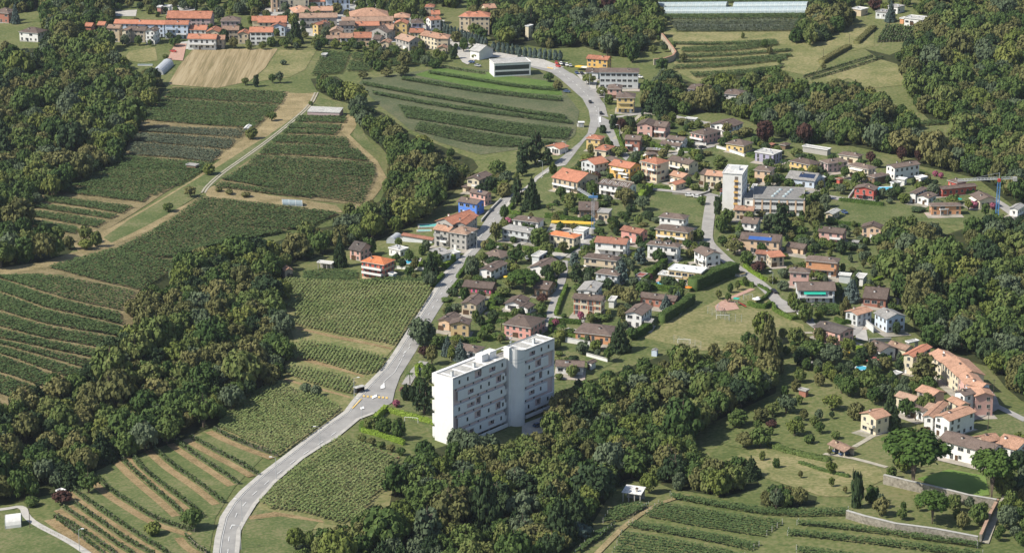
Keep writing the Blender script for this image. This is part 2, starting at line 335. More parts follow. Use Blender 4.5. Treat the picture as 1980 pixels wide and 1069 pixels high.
sheet('woodland_floor', [WOODG[k] for k in WOODG if k != 'hill'], 0.10, 'wood_floor')
# hill polygon is split into clean pieces
HILL = [[(1240, 175), (1290, 138), (1350, 162), (1420, 145), (1480, 128), (1530, 148), (1560, 168), (1640, 155), (1690, 178), (1740, 205), (1770, 235), (1790, 262), (1850, 262), (1900, 262), (2060, 250), (2060, 395), (1960, 395), (1890, 342), (1840, 330), (1780, 318), (1770, 305), (1700, 290), (1650, 280), (1560, 272), (1500, 262), (1470, 240), (1420, 222), (1380, 212), (1320, 225), (1250, 215)],
        [(1760, 176), (1840, 165), (1880, 140), (1900, 118), (1865, 62), (1800, 42), (1780, -30), (2060, -30), (2060, 250), (1860, 258), (1852, 232), (1800, 232), (1772, 205)],
        [(1672, 92), (1720, 104), (1750, 92), (1775, 72), (1782, 30), (1800, 10), (1850, 0), (1865, 62), (1902, 120), (1880, 140), (1840, 163), (1760, 172), (1740, 128), (1700, 112)]]
HILLG = [gpoly(p, 1.0) for p in HILL]
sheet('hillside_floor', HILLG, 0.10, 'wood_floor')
# ---- fields
def px(c, pts): return gpoly(cps(c, pts))
sheet('suburb_lawns', [gpoly([(850, 560), (900, 500), (940, 430), (990, 385), (1060, 330), (1130, 262), (1190, 205), (1250, 200), (1330, 225), (1480, 262), (1700, 300), (1800, 335), (1960, 400), (1990, 425), (1900, 440), (1730, 425), (1705, 520), (1760, 620), (1700, 660), (1600, 640), (1560, 620), (1430, 520), (1400, 510), (1250, 625), (1190, 700), (1120, 735), (1060, 840), (850, 850), (780, 800), (770, 740), (830, 620)])], 0.14, 'lawn')
sheet('village_ground', [gpoly([(205, 90), (200, 40), (320, -10), (540, -20), (880, -20), (940, 20), (860, 90), (840, 100), (700, 95), (540, 92), (360, 95), (260, 80)])], 0.14, 'ground')
sheet('village_square', [gpoly([(500, 30), (545, -20), (720, -20), (730, 30), (860, 40), (850, 75), (700, 88), (540, 60)]), gpoly([(320, 30), (380, 20), (380, 10), (330, 12)]), gpoly([(335, 85), (380, 78), (375, 96), (355, 96)])], 0.22, 'concrete')
sheet('stubble_field', [gpoly([(372, 97), (537, 95), (512, 133), (482, 158), (420, 171), (325, 164), (345, 130)])], 0.16, 'stubble')
sheet('meadow', [gpoly([(540, 97), (612, 98), (590, 135), (560, 150), (485, 160), (515, 132)]), gpoly([(250, 100), (300, 92), (305, 118), (270, 122), (240, 115)]),
                 gpoly([(1265, 62), (1560, 62), (1650, 45), (1690, 50), (1690, 90), (1600, 110), (1570, 150), (1480, 128), (1350, 160), (1300, 135), (1305, 115), (1300, 70)]),
                 gpoly([(1560, 160), (1690, 112), (1735, 125), (1752, 165), (1680, 172), (1640, 152), (1600, 168)]),
                 gpoly([(1400, 890), (1470, 865), (1560, 880), (1700, 905), (1715, 925), (1640, 960), (1590, 960), (1480, 925)])], 0.16, 'dryfield')
sheet('track_verge', [gpoly([(560, 183), (612, 180), (600, 208), (520, 262), (440, 330), (395, 368), (330, 412), (215, 478), (160, 500), (140, 470), (205, 445), (300, 392), (370, 350), (440, 300), (510, 245)]),
                      gpoly([(550, 180), (600, 182), (560, 215), (500, 260), (440, 305), (410, 312), (440, 285), (480, 250), (530, 215)]),
                      gpoly([(395, 366), (420, 358), (520, 378), (650, 398), (665, 412), (560, 402), (400, 382)]),
                      gpoly([(668, 222), (685, 224), (690, 245), (676, 262), (700, 285), (730, 312), (748, 345), (735, 368), (712, 398), (680, 405), (700, 385), (722, 342), (715, 320), (690, 295), (655, 262)]),
                      gpoly([(248, 563), (268, 560), (262, 600), (258, 632), (215, 628), (235, 605)]),
                      gpoly([(388, 380), (398, 384), (300, 450), (220, 482), (80, 522), (-60, 545), (-60, 530), (80, 508), (200, 470)]),
                      gpoly([(345, 500), (358, 495), (358, 515), (340, 522)])], 0.18, 'tan')
sheet('green_bank', [gpoly([(600, 205), (612, 206), (580, 245), (470, 318), (400, 368), (330, 412), (215, 470), (200, 460), (250, 425), (350, 365), (430, 318), (520, 262)]),
                     gpoly([(618, 190), (660, 200), (672, 222), (650, 215), (620, 212), (600, 212)]), gpoly([(690, 240), (715, 275), (738, 300), (700, 285), (682, 262)])], 0.22, 'lawn')
sheet('vineyard_soil', [gpoly([(335, 168), (560, 178), (500, 250), (410, 312), (350, 352), (205, 445), (150, 470), (0, 440), (10, 412), (120, 358), (240, 315), (262, 212), (310, 190)]),
                        gpoly([(580, 222), (672, 222), (655, 252), (680, 275), (722, 318), (724, 345), (702, 397), (600, 388), (412, 364), (430, 345)]),
                        gpoly([(385, 380), (500, 392), (660, 415), (560, 445), (365, 480), (345, 515), (270, 562), (258, 632), (200, 700), (40, 770), (-60, 850), (-60, 545), (100, 515), (300, 440)])], 0.20, 'soil')
sheet('plateau_field', [gpoly([(700, 155), (830, 135), (900, 133), (1050, 142), (1085, 170), (1120, 215), (1112, 262), (1080, 288), (1040, 285), (930, 300), (850, 276), (790, 250), (740, 210), (690, 165)])], 0.18, 'greyfield')
sheet('bright_crop_strip', [gpoly([(840, 134), (900, 133), (1000, 150), (1080, 160), (1088, 186), (1000, 180), (900, 166), (800, 146)])], 0.22, 'bright')
sheet('corn_ground', [px('Q', [(345, 300), (1060, 335), (1765, 350), (1740, 470), (1400, 950), (1290, 1080), (400, 1080), (440, 900), (400, 740), (310, 450)]),
                      px('S', [(480, 240), (620, 200), (1150, 350), (1040, 470), (540, 810), (60, 610), (150, 450)]), px('T', [(880, 265), (1020, 195), (1180, 220), (1470, 345), (1400, 700), (1200, 900), (560, 880), (310, 830), (400, 700)]),
                      gpoly([(550, 690), (745, 700), (700, 765), (555, 740)])], 0.16, 'dryfield')
sheet('corn_edge', [px('Q', [(405, 742), (900, 850), (1380, 955), (1380, 975), (900, 880), (405, 758)]), px('S', [(690, 30), (1200, 185), (1200, 198), (690, 62)]), px('S', [(600, 205), (800, 262), (1100, 345), (1095, 358), (800, 280), (600, 222)]),
                    px('T', [(310, 790), (520, 755), (880, 820), (900, 840), (560, 790), (330, 815)]), px('T', [(1150, 210), (1230, 250), (1480, 335), (1465, 352), (1200, 260)])], 0.20, 'bank')
sheet('valley_meadow', [gpoly([(1240, 640), (1400, 530), (1440, 520), (1500, 575), (1570, 640), (1700, 700), (1760, 760), (1800, 900), (1700, 920), (1560, 890), (1400, 860), (1350, 830), (1500, 760), (1510, 650), (1400, 665), (1260, 680)])], 0.15, 'ground')
sheet('playing_field', [px('N', [(700, 640), (1000, 440), (1450, 260), (1780, 60), (1980, 160), (2200, 400), (2450, 500), (2480, 640), (2200, 700), (1750, 780), (1300, 780), (1040, 720)])], 0.18, 'dryfield')
sheet('terrace_grass', [px('R', [(740, 440), (1180, 270), (1640, 140), (2010, 340), (1800, 560), (1650, 800), (1600, 1080), (700, 1080), (400, 840), (540, 570), (700, 500)])], 0.16, 'lawn')
sheet('corner_meadow', [gpoly([(-60, 985), (40, 985), (70, 1015), (170, 1080), (-60, 1100)]), gpoly([(465, 1080), (470, 1010), (500, 985), (620, 1005), (600, 1030), (570, 1080)]), gpoly([(1250, 372), (1360, 378), (1355, 432), (1250, 420)]),
                       gpoly([(1600, 390), (1620, 390), (1725, 400), (1720, 425), (1650, 440), (1600, 430)]), gpoly([(1360, 292), (1400, 287), (1460, 320), (1400, 330), (1350, 315)])], 0.20, 'lawn')
sheet('rose_lawn', [px('Y', [(660, 520), (900, 450), (1170, 500), (1200, 640), (1130, 650), (850, 590)])], 0.20, 'lush')
sheet('round_green', [gpoly([(1870, 802), (1920, 790), (1990, 800), (1990, 860), (1890, 840), (1862, 838)])], 0.20, 'lawn')
# terrace banks beside the lower-left vine rows
ROWS_R = [[(-60 + 1700, 130), (1850, 235), (2125, 335)], [(1470, 190), (1640, 290), (1850, 400), (1975, 475)], [(1350, 225), (1530, 350), (1700, 460), (1820, 545)], [(1180, 275), (1340, 420), (1520, 540), (1705, 690)],
          [(1015, 320), (1060, 400), (1250, 560), (1480, 730), (1560, 800)], [(930, 350), (1060, 480), (1200, 600), (1400, 780)], [(750, 500), (850, 600), (1000, 700), (1160, 800), (1300, 860), (1490, 915)],
          [(540, 570), (660, 670), (850, 800), (1050, 940), (1300, 1090)], [(575, 700), (760, 830), (950, 970), (1180, 1090)], [(490, 730), (680, 860), (880, 1000), (1030, 1090)], [(420, 805), (620, 960), (800, 1090)], [(445, 800), (660, 930), (890, 1090)], [(1420, 945), (1480, 1020), (1580, 1075)]]
ROWG = [smooth_line(px('R', r), 2) for r in ROWS_R]
ribbon('mown_banks', [offset_line(r, -2.4) for r in ROWG], 3.0, 0.22, 'bank')
# ---- roads
ML = cps('T', [(40, 1110), (60, 960), (100, 800), (170, 690), (250, 600), (400, 470), (600, 320), (740, 210)]) + cps('S', [(900, 560), (1050, 460), (1100, 390), (1220, 250), (1340, 130), (1420, 20)]) + cps('Q', [(1450, 905), (1580, 700), (1780, 390), (1872, 235)]) + cps('J', [(600, 590), (740, 330), (860, 150), (955, 35)]) + cps('G', [(130, 790), (200, 690), (390, 555), (560, 420), (690, 310), (770, 220), (800, 80)]) + cps('C', [(548, 850), (500, 760), (420, 690), (330, 610), (260, 560), (110, 520), (40, 480)])
MR = cps('T', [(245, 1110), (262, 900), (300, 830), (380, 700), (530, 530), (740, 350), (880, 260), (1000, 190)]) + cps('S', [(1170, 520), (1290, 475), (1420, 390), (1440, 300), (1480, 190), (1600, 0)]) + cps('M', [(190, 480), (300, 300), (400, 150), (480, 0)]) + cps('J', [(570, 760), (740, 565), (800, 470), (920, 320), (1000, 180), (1070, 55)]) + cps('G', [(280, 680), (410, 590), (530, 570), (610, 470), (740, 300), (850, 220), (890, 130), (905, 30)]) + cps('C', [(700, 900), (650, 800), (610, 720), (530, 640), (430, 570), (330, 530), (200, 462), (60, 430)])
mainpoly = gpoly(ML) + gpoly(MR)[::-1]
branch = px('G', [(880, 150), (905, 30), (1010, 80), (1060, 190), (1120, 300), (1180, 400), (1230, 470), (1190, 520), (1060, 400), (1010, 270), (960, 200)])
sheet('road', [mainpoly], 0.26, 'asphalt')
sheet('side_road', [branch, gpoly([(1020, 120), (1050, 116), (1090, 134), (1130, 160), (1150, 178), (1170, 205), (1175, 225), (1150, 205), (1100, 150), (1060, 140)])], 0.30, 'asphalt')
sheet('kerb_walk', [gpoly(ML[:20]) + offset_line(gpoly(ML[:20]), -1.9)[::-1], gpoly(MR[:10]) + offset_line(gpoly(MR[:10]), 1.5)[::-1], gpoly(MR[22:27] ) + offset_line(gpoly(MR[22:27]), 1.6)[::-1]], 0.34, 'pave')
ribbon('verge_kerb', [offset_line(gpoly(ML[:20]), -2.0)], 0.25, 0.40, 'concrete')
LANES = [([(1378, 378), (1372, 410), (1368, 440), (1366, 468), (1386, 488), (1412, 512), (1450, 535), (1485, 562), (1508, 590), (1530, 605)], 6.5), ([(1378, 380), (1355, 374), (1300, 370), (1255, 366)], 4.5),
         ([(1090, 505), (1090, 530), (1080, 565), (1066, 600), (1058, 640)], 3.8), ([(942, 478), (975, 480), (1005, 474), (1032, 462)], 4.0), ([(1155, 458), (1125, 480), (1100, 500)], 3.6), ([(1062, 615), (1100, 622), (1130, 622)], 3.0),
         ([(1390, 380), (1450, 410)], 3.5), ([(1560, 372), (1600, 382), (1640, 388), (1700, 392)], 5.0), ([(1505, 580), (1550, 605), (1580, 640), (1640, 650)], 3.6), ([(1300, 225), (1360, 238), (1400, 250)], 2.0), ([(1980, 430), (1940, 400), (1915, 385)], 5),
         ([(1640, 650), (1660, 640), (1668, 600)], 4.0), ([(820, 700), (800, 720), (785, 745)], 3.0), ([(1800, 690), (1870, 720), (1915, 760), (1925, 790)], 3), ([(1925, 785), (1900, 800), (1868, 812), (1850, 835)], 5), ([(1925, 785), (1985, 815)], 3.2),
         ([(1140, 175), (1156, 176), (1166, 190)], 6), ([(1190, 228), (1230, 222), (1260, 218)], 3.5), ([(1380, 283), (1340, 292), (1300, 300)], 3.5)]
ribbon('lane', [smooth_line(gpoly(l), 2) for l, wd in LANES if wd >= 4.5], 5.6, 0.42, 'lane')
ribbon('narrow_lane', [smooth_line(gpoly(l), 2) for l, wd in LANES if wd < 4.5], 3.6, 0.38, 'lane')
FP = [(-40, 990), (10, 985), (45, 978), (50, 1000), (80, 1020), (130, 1045), (180, 1078)]
ribbon('farm_track', [smooth_line(gpoly(FP), 2)], 2.6, 0.30, 'pave')
tr = smooth_line(gpoly([(612, 180), (600, 205), (560, 240), (520, 272), (470, 308), (430, 335), (400, 362), (393, 374)]), 2)
ribbon('gravel_track', [offset_line(tr, 0.8), offset_line(tr, -0.8)], 0.9, 0.36, 'gravel')
ribbon('field_path', [smooth_line(gpoly([(1332, 958), (1290, 968), (1253, 985), (1210, 1015), (1150, 1075)]), 2)], 2.2, 0.3, 'tan')
ribbon('gravel_drive', [smooth_line(px('W', [(1450, 980), (1600, 1000), (1760, 1030), (2050, 1110)]), 1), px('W', [(1740, 915), (1960, 785)]), px('Y', [(1345, 610), (1250, 780), (1170, 1000)]), px('O', [(590, 620), (660, 590), (740, 590)]), px('C', [(740, 1070), (960, 870), (1000, 875), (1480, 945)])], 2.2, 0.34, 'gravel')
ribbon('park_path', [px('N', [(1900, 110), (1700, 195), (1600, 240)])], 2.4, 0.34, 'redpave')
sheet('forecourt', [px('N', [(1480, 300), (1560, 240), (1700, 250), (1750, 330), (1620, 350), (1500, 350)]), px('K', [(770, 985), (880, 880), (1000, 930), (930, 1000)]), px('A', [(1280, 460), (1340, 340), (1430, 340), (1400, 470)])], 0.32, 'redpave')
sheet('car_park', [px('C', [(440, 560), (620, 560), (600, 700), (560, 690)]), px('U', [(980, 860), (1240, 760), (1270, 880), (1100, 950), (980, 960)]), px('H', [(520, 830), (600, 700), (1000, 830), (900, 930), (760, 1000), (520, 1000)]), px('B', [(1440, 300), (1640, 320), (1800, 400), (1980, 430), (1980, 455), (1700, 440), (1600, 500), (1560, 480)]), px('C', [(-20, 420), (200, 460), (360, 520), (280, 540), (60, 500)]),
                   px('J', [(1390, 560), (1600, 700), (1800, 560), (1980, 480), (1900, 380), (1500, 300), (1450, 400)]), px('F', [(1100, 960), (1250, 950), (1230, 1000), (1080, 1000)]), px('O', [(1200, 560), (1330, 560), (1350, 680), (1220, 660)]), px('A', [(700, 100), (1050, 80), (1040, 130), (790, 130)])], 0.30, 'pave')
# ---- road markings
cl = cps('T', [(160, 1080), (175, 900), (235, 760), (340, 640), (500, 500), (700, 345), (860, 240)]) + cps('S', [(1060, 570)])
up = cps('S', [(1500, 45), (1560, -40)]) + cps('Q', [(1440, 1080), (1520, 970), (1740, 620), (1850, 440), (1960, 300)]) + cps('J', [(500, 780), (630, 590), (760, 400), (900, 220), (1000, 60)])
def dashes(line, on, off):
    P = resample(line, 1.0); out = []; i = 0
    while i + on < len(P): out.append(P[i:i + on + 1]); i += on + off
    return out
mk = dashes(gpoly(cl), 4, 7) + dashes(gpoly(up), 3, 7) + dashes(px('C', [(200, 490), (330, 560), (450, 650), (540, 740), (600, 830), (625, 950)]), 3, 6) + dashes(px('G', [(190, 760), (480, 540), (640, 400)]), 3, 6)
ribbon('centre_dashes', [l for l in mk], 0.24, 0.42, 'white_line')
ribbon('edge_lines', [offset_line(gpoly(ML[:20]), -2.5), px('S', [(1495, 60), (1440, 160), (1360, 230), (1345, 270)]), px('C', [(620, 830), (625, 960), (650, 990)])], 0.16, 0.42, 'white_line')
def island(c, pts): return px(c, pts)
sheet('traffic_island', [island('S', [(1330, 270), (1360, 245), (1362, 285), (1330, 290)]), island('S', [(1262, 350), (1300, 332), (1305, 350), (1265, 368)]), island('S', [(1172, 435), (1200, 425), (1208, 440), (1180, 450)]), island('C', [(625, 905), (640, 900), (642, 945), (628, 945)])], 0.48, 'white')
zeb = []
for i in range(7):
    a = cp('S', 1195 + 29 * i, 338 + 2.2 * i)
    if i != 3: zeb.append(gpoly([a, (a[0] + 4, a[1] + .2), (a[0] + 4, a[1] + 3.8), (a[0], a[1] + 3.6)]))
sheet('crossing_bars', zeb + [px('S', [(1180, 365), (1190, 365), (1120, 440), (1108, 440)]), px('C', [(230, 520), (275, 528), (275, 536), (230, 528)]), px('J', [(740, 495), (770, 495), (770, 510), (745, 512)])], 0.44, 'yellow_line')

# ================================================================ VINEYARDS, CROPS (masses of leaves, one object per plot)
def resamp_n(P, n):
    a = np.array(P, float); d = np.concatenate([[0], np.cumsum(np.hypot(*(a[1:] - a[:-1]).T))]); t = np.linspace(0, d[-1], n)
    return np.stack([np.interp(t, d, a[:, 0]), np.interp(t, d, a[:, 1])], 1)
def vineplot(strips, seed, mat='vine', spacing=2.0, dens=2.6, size=0.85, hgt=1.7, label='', name='vineyard', cat='vineyard', crop='_', posts=True, wide=0.28):
    rng = np.random.default_rng(seed); PP = []; SS = []; posts_at = []
    for T, B in strips:
        if T[0][1] < 500 and crop == '_': T = [(a, b - .8) for a, b in T]; B = [(a, b + 2.0) for a, b in B]
        T = np.array(smooth_line(gpoly(cps(crop, T), hgt * .35), 1)); B = np.array(smooth_line(gpoly(cps(crop, B), .1), 1)); n = 40
        T = resamp_n(T, n); B = resamp_n(B, n); wd = np.hypot(*(T - B).T).mean(); k = max(1, int(round(wd / spacing)) + 1)
        for i in range(k):
            f = (i + .5) / k if k > 1 else .5; L = T * (1 - f) + B * f; ln = np.hypot(*(L[1:] - L[:-1]).T).sum()
            m = int(ln * dens); t = rng.random(m) * (n - 1); j = t.astype(int).clip(0, n - 2); r = (t - j)[:, None]
            p = L[j] * (1 - r) + L[j + 1] * r
            p = p + rng.normal(size=(m, 2)) * wide
            u = rng.random(m); PP.append(np.column_stack([p, H(p[:, 0], p[:, 1]) + 0.8 + (hgt - .8) * u])); SS.append(size * (0.7 + 0.7 * rng.random(m)))
            if posts and (i % 2 == 0): posts_at += [tuple(L[0]), tuple(L[-1])]
    P = np.concatenate(PP); S = np.concatenate(SS); V, F = cards(P, S, rng, 2.6)
    o = mobj(name, npmesh(name, V, F, mat)); tag(o, label, cat, 'vineyard plots', 'stuff')
    return o, posts_at
plots = [
 ([([(335, 172), (450, 174), (553, 180)], [(318, 188), (450, 196), (545, 202)]), ([(312, 191), (420, 199), (540, 205)], [(262, 210), (400, 221), (520, 227)]), ([(258, 212), (400, 223), (515, 229)], [(252, 229), (400, 242), (488, 248)])], 'vine', 'dark vineyard block of long level rows just below the stubble field'),
 ([([(262, 247), (400, 250), (482, 252)], [(262, 253), (390, 261), (462, 267)]), ([(255, 258), (380, 266), (455, 271)], [(250, 272), (370, 282), (440, 289)]), ([(252, 276), (360, 286), (430, 293)], [(250, 300), (340, 305), (410, 314)])], 'vine_grey', 'greyish netted vineyard rows beside the small tree and farm track'),
 ([([(238, 302), (320, 310), (408, 317)], [(222, 320), (300, 326), (392, 332)]), ([(228, 318), (300, 324), (392, 332)], [(150, 345), (240, 352), (345, 358)]), ([(150, 345), (240, 352), (345, 358)], [(118, 357), (220, 368), (300, 378)])], 'vine', 'broad unbroken vineyard block by the little farm hut'),
 ([([(118, 362), (200, 368), (290, 379)], [(110, 372), (190, 380), (275, 391)]), ([(90, 379), (160, 389), (258, 401)], [(75, 388), (150, 398), (235, 413)]), ([(62, 394), (130, 403), (228, 417)], [(50, 398), (120, 410), (212, 423)]), ([(40, 406), (110, 414), (205, 429)], [(25, 412), (100, 425), (185, 440)]), ([(25, 421), (90, 431), (150, 441)], [(30, 428), (90, 440), (145, 453)])], 'vine', 'five narrow vineyard strips with straw banks at the wood edge'),
 ([([(577, 226), (670, 227)], [(570, 236), (668, 238)]), ([(562, 241), (662, 244)], [(555, 248), (655, 252)]), ([(552, 252), (655, 255)], [(545, 258), (645, 261)]), ([(535, 264), (670, 268)], [(525, 275), (675, 286)]), ([(518, 280), (690, 290)], [(500, 299), (715, 313)])], 'vine', 'stepped vineyard strips below the long open shed'),
 ([([(495, 303), (610, 309), (722, 318)], [(470, 325), (600, 335), (726, 340)]), ([(470, 325), (600, 335), (726, 340)], [(428, 347), (560, 374), (702, 394)])], 'vine', 'largest dark vineyard block curving beside the pale bank'),
 ([([(425, 354), (520, 368), (612, 378)], [(415, 362), (500, 373), (600, 383)])], 'vine', 'thin vineyard strip above the plastic tunnel'),
 ([([(388, 383), (500, 395), (655, 413)], [(325, 429), (440, 438), (590, 444)]), ([(322, 430), (440, 439), (560, 447)], [(225, 482), (330, 504), (372, 480)])], 'vine', 'wide vineyard below the farm track running to the wood'),
 ([([(222, 482), (300, 500), (356, 508)], [(92, 517), (180, 541), (275, 562)])], 'vine', 'dark green vineyard slope under the diagonal straw path'),
]
LN = [[(-15, 534), (100, 530), (170, 545), (262, 563)], [(-15, 536), (75, 566), (140, 585), (232, 604)], [(-15, 562), (50, 585), (101, 603), (235, 631)], [(-15, 600), (60, 622), (116, 636), (240, 655)], [(-15, 632), (76, 655), (130, 664), (195, 676)],
      [(-15, 656), (45, 666), (101, 679), (187, 697)], [(-15, 664), (45, 681), (105, 698), (177, 720)], [(-15, 682), (63, 709), (121, 731)], [(-15, 719), (30, 732), (75, 750)], [(-15, 760), (25, 775)]]
def shift(l, d): return [(x, y + d) for x, y in l]
plots.append(([(shift(LN[i], 1.9), shift(LN[i + 1], -1.9)) for i in range(9)], 'vine', 'fan of curved vineyard terraces at the left edge'))
plots += [
 ([([(625, 100), (678, 103)], [(602, 146), (660, 142)])], 'vine', 'steep dark vineyard under the village gardens'), ([([(684, 104), (726, 106)], [(680, 114), (720, 117)]), ([(678, 119), (722, 120)], [(670, 137), (713, 138)])], 'vine', 'two small square vineyard beds below the village'),
 ([([(740, 106), (832, 103)], [(726, 130), (826, 122)])], 'vine', 'patchy vineyard bed below the stone houses of the village'),
 ([([(780, 150), (900, 170), (1000, 182), (1085, 190)], [(775, 154), (900, 175), (1000, 188), (1087, 196)]), ([(700, 160), (800, 178), (900, 195), (1000, 212), (1092, 225)], [(702, 164), (800, 183), (900, 200), (1000, 217), (1094, 230)]), ([(720, 178), (850, 203), (1000, 222), (1105, 235)], [(722, 182), (850, 208), (1000, 227), (1106, 240)])], 'vine', 'thin vine rows crossing the grey-green plateau field'),
 ([([(770, 205), (900, 226), (1000, 240), (1106, 250)], [(785, 228), (900, 246), (1000, 262), (1096, 270)])], 'vine', 'dark vineyard band near the kiosk by the main road'), ([([(812, 238), (900, 252), (1000, 269), (1080, 276)], [(800, 252), (880, 272), (960, 285), (1035, 282)])], 'vine', 'lowest vineyard band of the plateau beside the cedars'),
 ([([(830, 139), (900, 150), (1000, 166), (1078, 172)], [(828, 142), (900, 153), (1000, 170), (1079, 176)])], 'vine', 'single dark strip through the bright green crop'),
 ([([(1275, 30), (1420, 29), (1565, 28)], [(1280, 37), (1420, 36), (1562, 35)])], 'vine', 'dark crop strip below the long plastic tunnels'), ([([(1295, 42), (1420, 41), (1545, 40)], [(1308, 61), (1420, 61), (1532, 60)])], 'vine_grey', 'netted grey-green crop beds with post lines'), ([([(1275, -6), (1420, -7), (1565, -8)], [(1275, 5), (1420, 5), (1565, 5)])], 'vine', 'crop strip behind the long plastic tunnels at the top edge'),
 ([([(1318, 94), (1420, 90), (1502, 80)], [(1318, 101), (1420, 100), (1505, 87)]), ([(1318, 108), (1420, 104), (1530, 96)], [(1318, 112), (1420, 108), (1530, 99)]), ([(1308, 118), (1400, 116), (1530, 106)], [(1308, 121), (1400, 120), (1532, 109)]), ([(1300, 128), (1400, 124), (1520, 111)], [(1302, 134), (1400, 130), (1520, 116)]), ([(1332, 142), (1430, 138), (1520, 128)], [(1345, 150), (1430, 146), (1500, 134)]), ([(1300, 83), (1400, 84), (1500, 78)], [(1300, 86), (1400, 87), (1500, 81)])], 'vine', 'curving vine terraces east of the walled garden'),
 ([([(1752, 238), (1790, 235), (1832, 234)], [(1757, 245), (1790, 242), (1830, 240)])], 'vine', 'small vineyard clearing in the eastern wood'),
 ([([(1295, 955), (1400, 972), (1500, 986), (1640, 984)], [(1300, 965), (1400, 984), (1503, 1001), (1640, 998)])], 'vine', 'overgrown vine terrace along the wood edge at bottom right'),
 ([([(1275, 972), (1400, 992), (1515, 1008)], [(1245, 1000), (1350, 1020), (1475, 1040)]), ([(1225, 1008), (1350, 1028), (1470, 1051)], [(1210, 1020), (1340, 1042), (1450, 1066)]), ([(1203, 1028), (1340, 1050), (1440, 1074)], [(1180, 1085), (1300, 1095), (1440, 1100)])], 'vine', 'trellised vineyard with pale posts at the bottom of the photo'),
 ([([(1545, 1008), (1700, 1022), (1890, 1050)], [(1540, 1015), (1700, 1034), (1890, 1060)]), ([(1525, 1025), (1700, 1042), (1900, 1068)], [(1522, 1036), (1700, 1056), (1900, 1082)]), ([(1540, 1058), (1700, 1075), (1800, 1085)], [(1540, 1070), (1700, 1090), (1800, 1100)])], 'vine', 'sparse vine rows below the old stone wall'),
 ([([(1180, 985), (1225, 972), (1255, 976)], [(1165, 1012), (1200, 1008), (1240, 986)]), ([(1150, 1030), (1190, 1012)], [(1110, 1075), (1160, 1040)])], 'vine', 'vineyard corner between the metal-roofed shed and the spruces'),
 ([([(588, 527), (640, 520), (690, 525)], [(585, 543), (640, 545), (690, 545)]), ([(700, 543), (770, 535), (835, 540)], [(696, 549), (770, 551), (832, 552)])], 'vine', 'dark vineyard bed around the orange-roofed villa'),
 ([([(1560, 588), (1590, 586), (1615, 590)], [(1595, 612), (1612, 612), (1618, 600)])], 'vine', 'small vegetable plot below the green-awning house'),
]
ALLPOSTS = []
for i, (st, mt, lb) in enumerate(plots):
    big = any(pt[0][1] > 500 for pt in st[0][0:1]); near = st[0][0][0][1] > 900
    o, ps = vineplot(st, 100 + i, mt, spacing=2.1, dens=8 if near else 8, size=0.56 if near else 0.68, label=lb, hgt=1.6, wide=0.32 if near else 0.26)
    if near: ALLPOSTS += ps
# tan stubble rows
rng0 = np.random.default_rng(5)
def vine_row(line, label, hgt=1.9, size=0.6, dens=12, mat='vine', group='vine rows on the grass terraces'):
    L = resamp_n(line, 120); ln = np.hypot(*(L[1:] - L[:-1]).T).sum(); m = int(ln * dens); t = rng0.random(m) * 119; j = t.astype(int).clip(0, 118); r = (t - j)[:, None]
    p = L[j] * (1 - r) + L[j + 1] * r + rng0.normal(size=(m, 2)) * .22
    c = L[60]; z0 = h1(*c)
    P = np.column_stack([p - c, H(p[:, 0], p[:, 1]) - z0 + .45 + (hgt - .45) * rng0.random(m) ** .8]); V, F = cards(P, size * (0.7 + .6 * rng0.random(m)), rng0, .6)
    root = empty('vine_row', (float(c[0]), float(c[1]), z0), label=label, cat='vine row', group=group)
    mobj('foliage', npmesh('foliage', V, F, mat), root)
    mb = MB(); D = resample([tuple(q) for q in L], 6.0)
    for x, y in D: z = h1(x, y) - z0; mb.box(x - c[0] - .06, x - c[0] + .06, y - c[1] - .06, y - c[1] + .06, z - .2, z + hgt - .05, 'post')
    mb.build('posts', root)
nm = ['top row, next to the maize field', 'second row down from the maize field', 'third row down from the maize field', 'row ending at the road bend, fourth from the maize', 'row running down to the lone dark tree by the road', 'row just left of the lone dark tree, with yellow bank',
      'long bowed row passing the yellowish shrub', 'row starting right of the hut by the wood', 'row third from the white lane, green verge on its left', 'row second from the white lane', 'outer twin row along the white lane', 'inner twin row along the white lane', 'short stub row beside the road near the bottom edge']
for r, n_ in zip(ROWG, nm): vine_row(r, 'clipped vine row: ' + n_)
vine_row(px('D', [(290, 600), (560, 520), (820, 440)]), 'upper of the two dark vine rows on the eastern slope', group='vine rows on the eastern slope')
vine_row(px('D', [(340, 620), (600, 545), (900, 450)]), 'lower of the two dark vine rows on the eastern slope', group='vine rows on the eastern slope')
vine_row(px('B', [(1400, 520), (1560, 550), (1740, 575)]), 'post-lined vine row on the bank left of the white modern building', group='vine rows on the eastern slope')
for i in range(12):
    f = i / 11
    vine_row(px('D', [(930 + 225 * f, 205 + 15 * f), (860 + 250 * f, 330 - 10 * f)]), ['leftmost', 'second', 'third', 'fourth', 'fifth', 'sixth', 'seventh', 'eighth', 'ninth', 'tenth', 'eleventh', 'rightmost'][i] + ' of the parallel vine rows, from left, below the white villa', dens=4, size=1.0, group='parallel vine rows below the white villa')
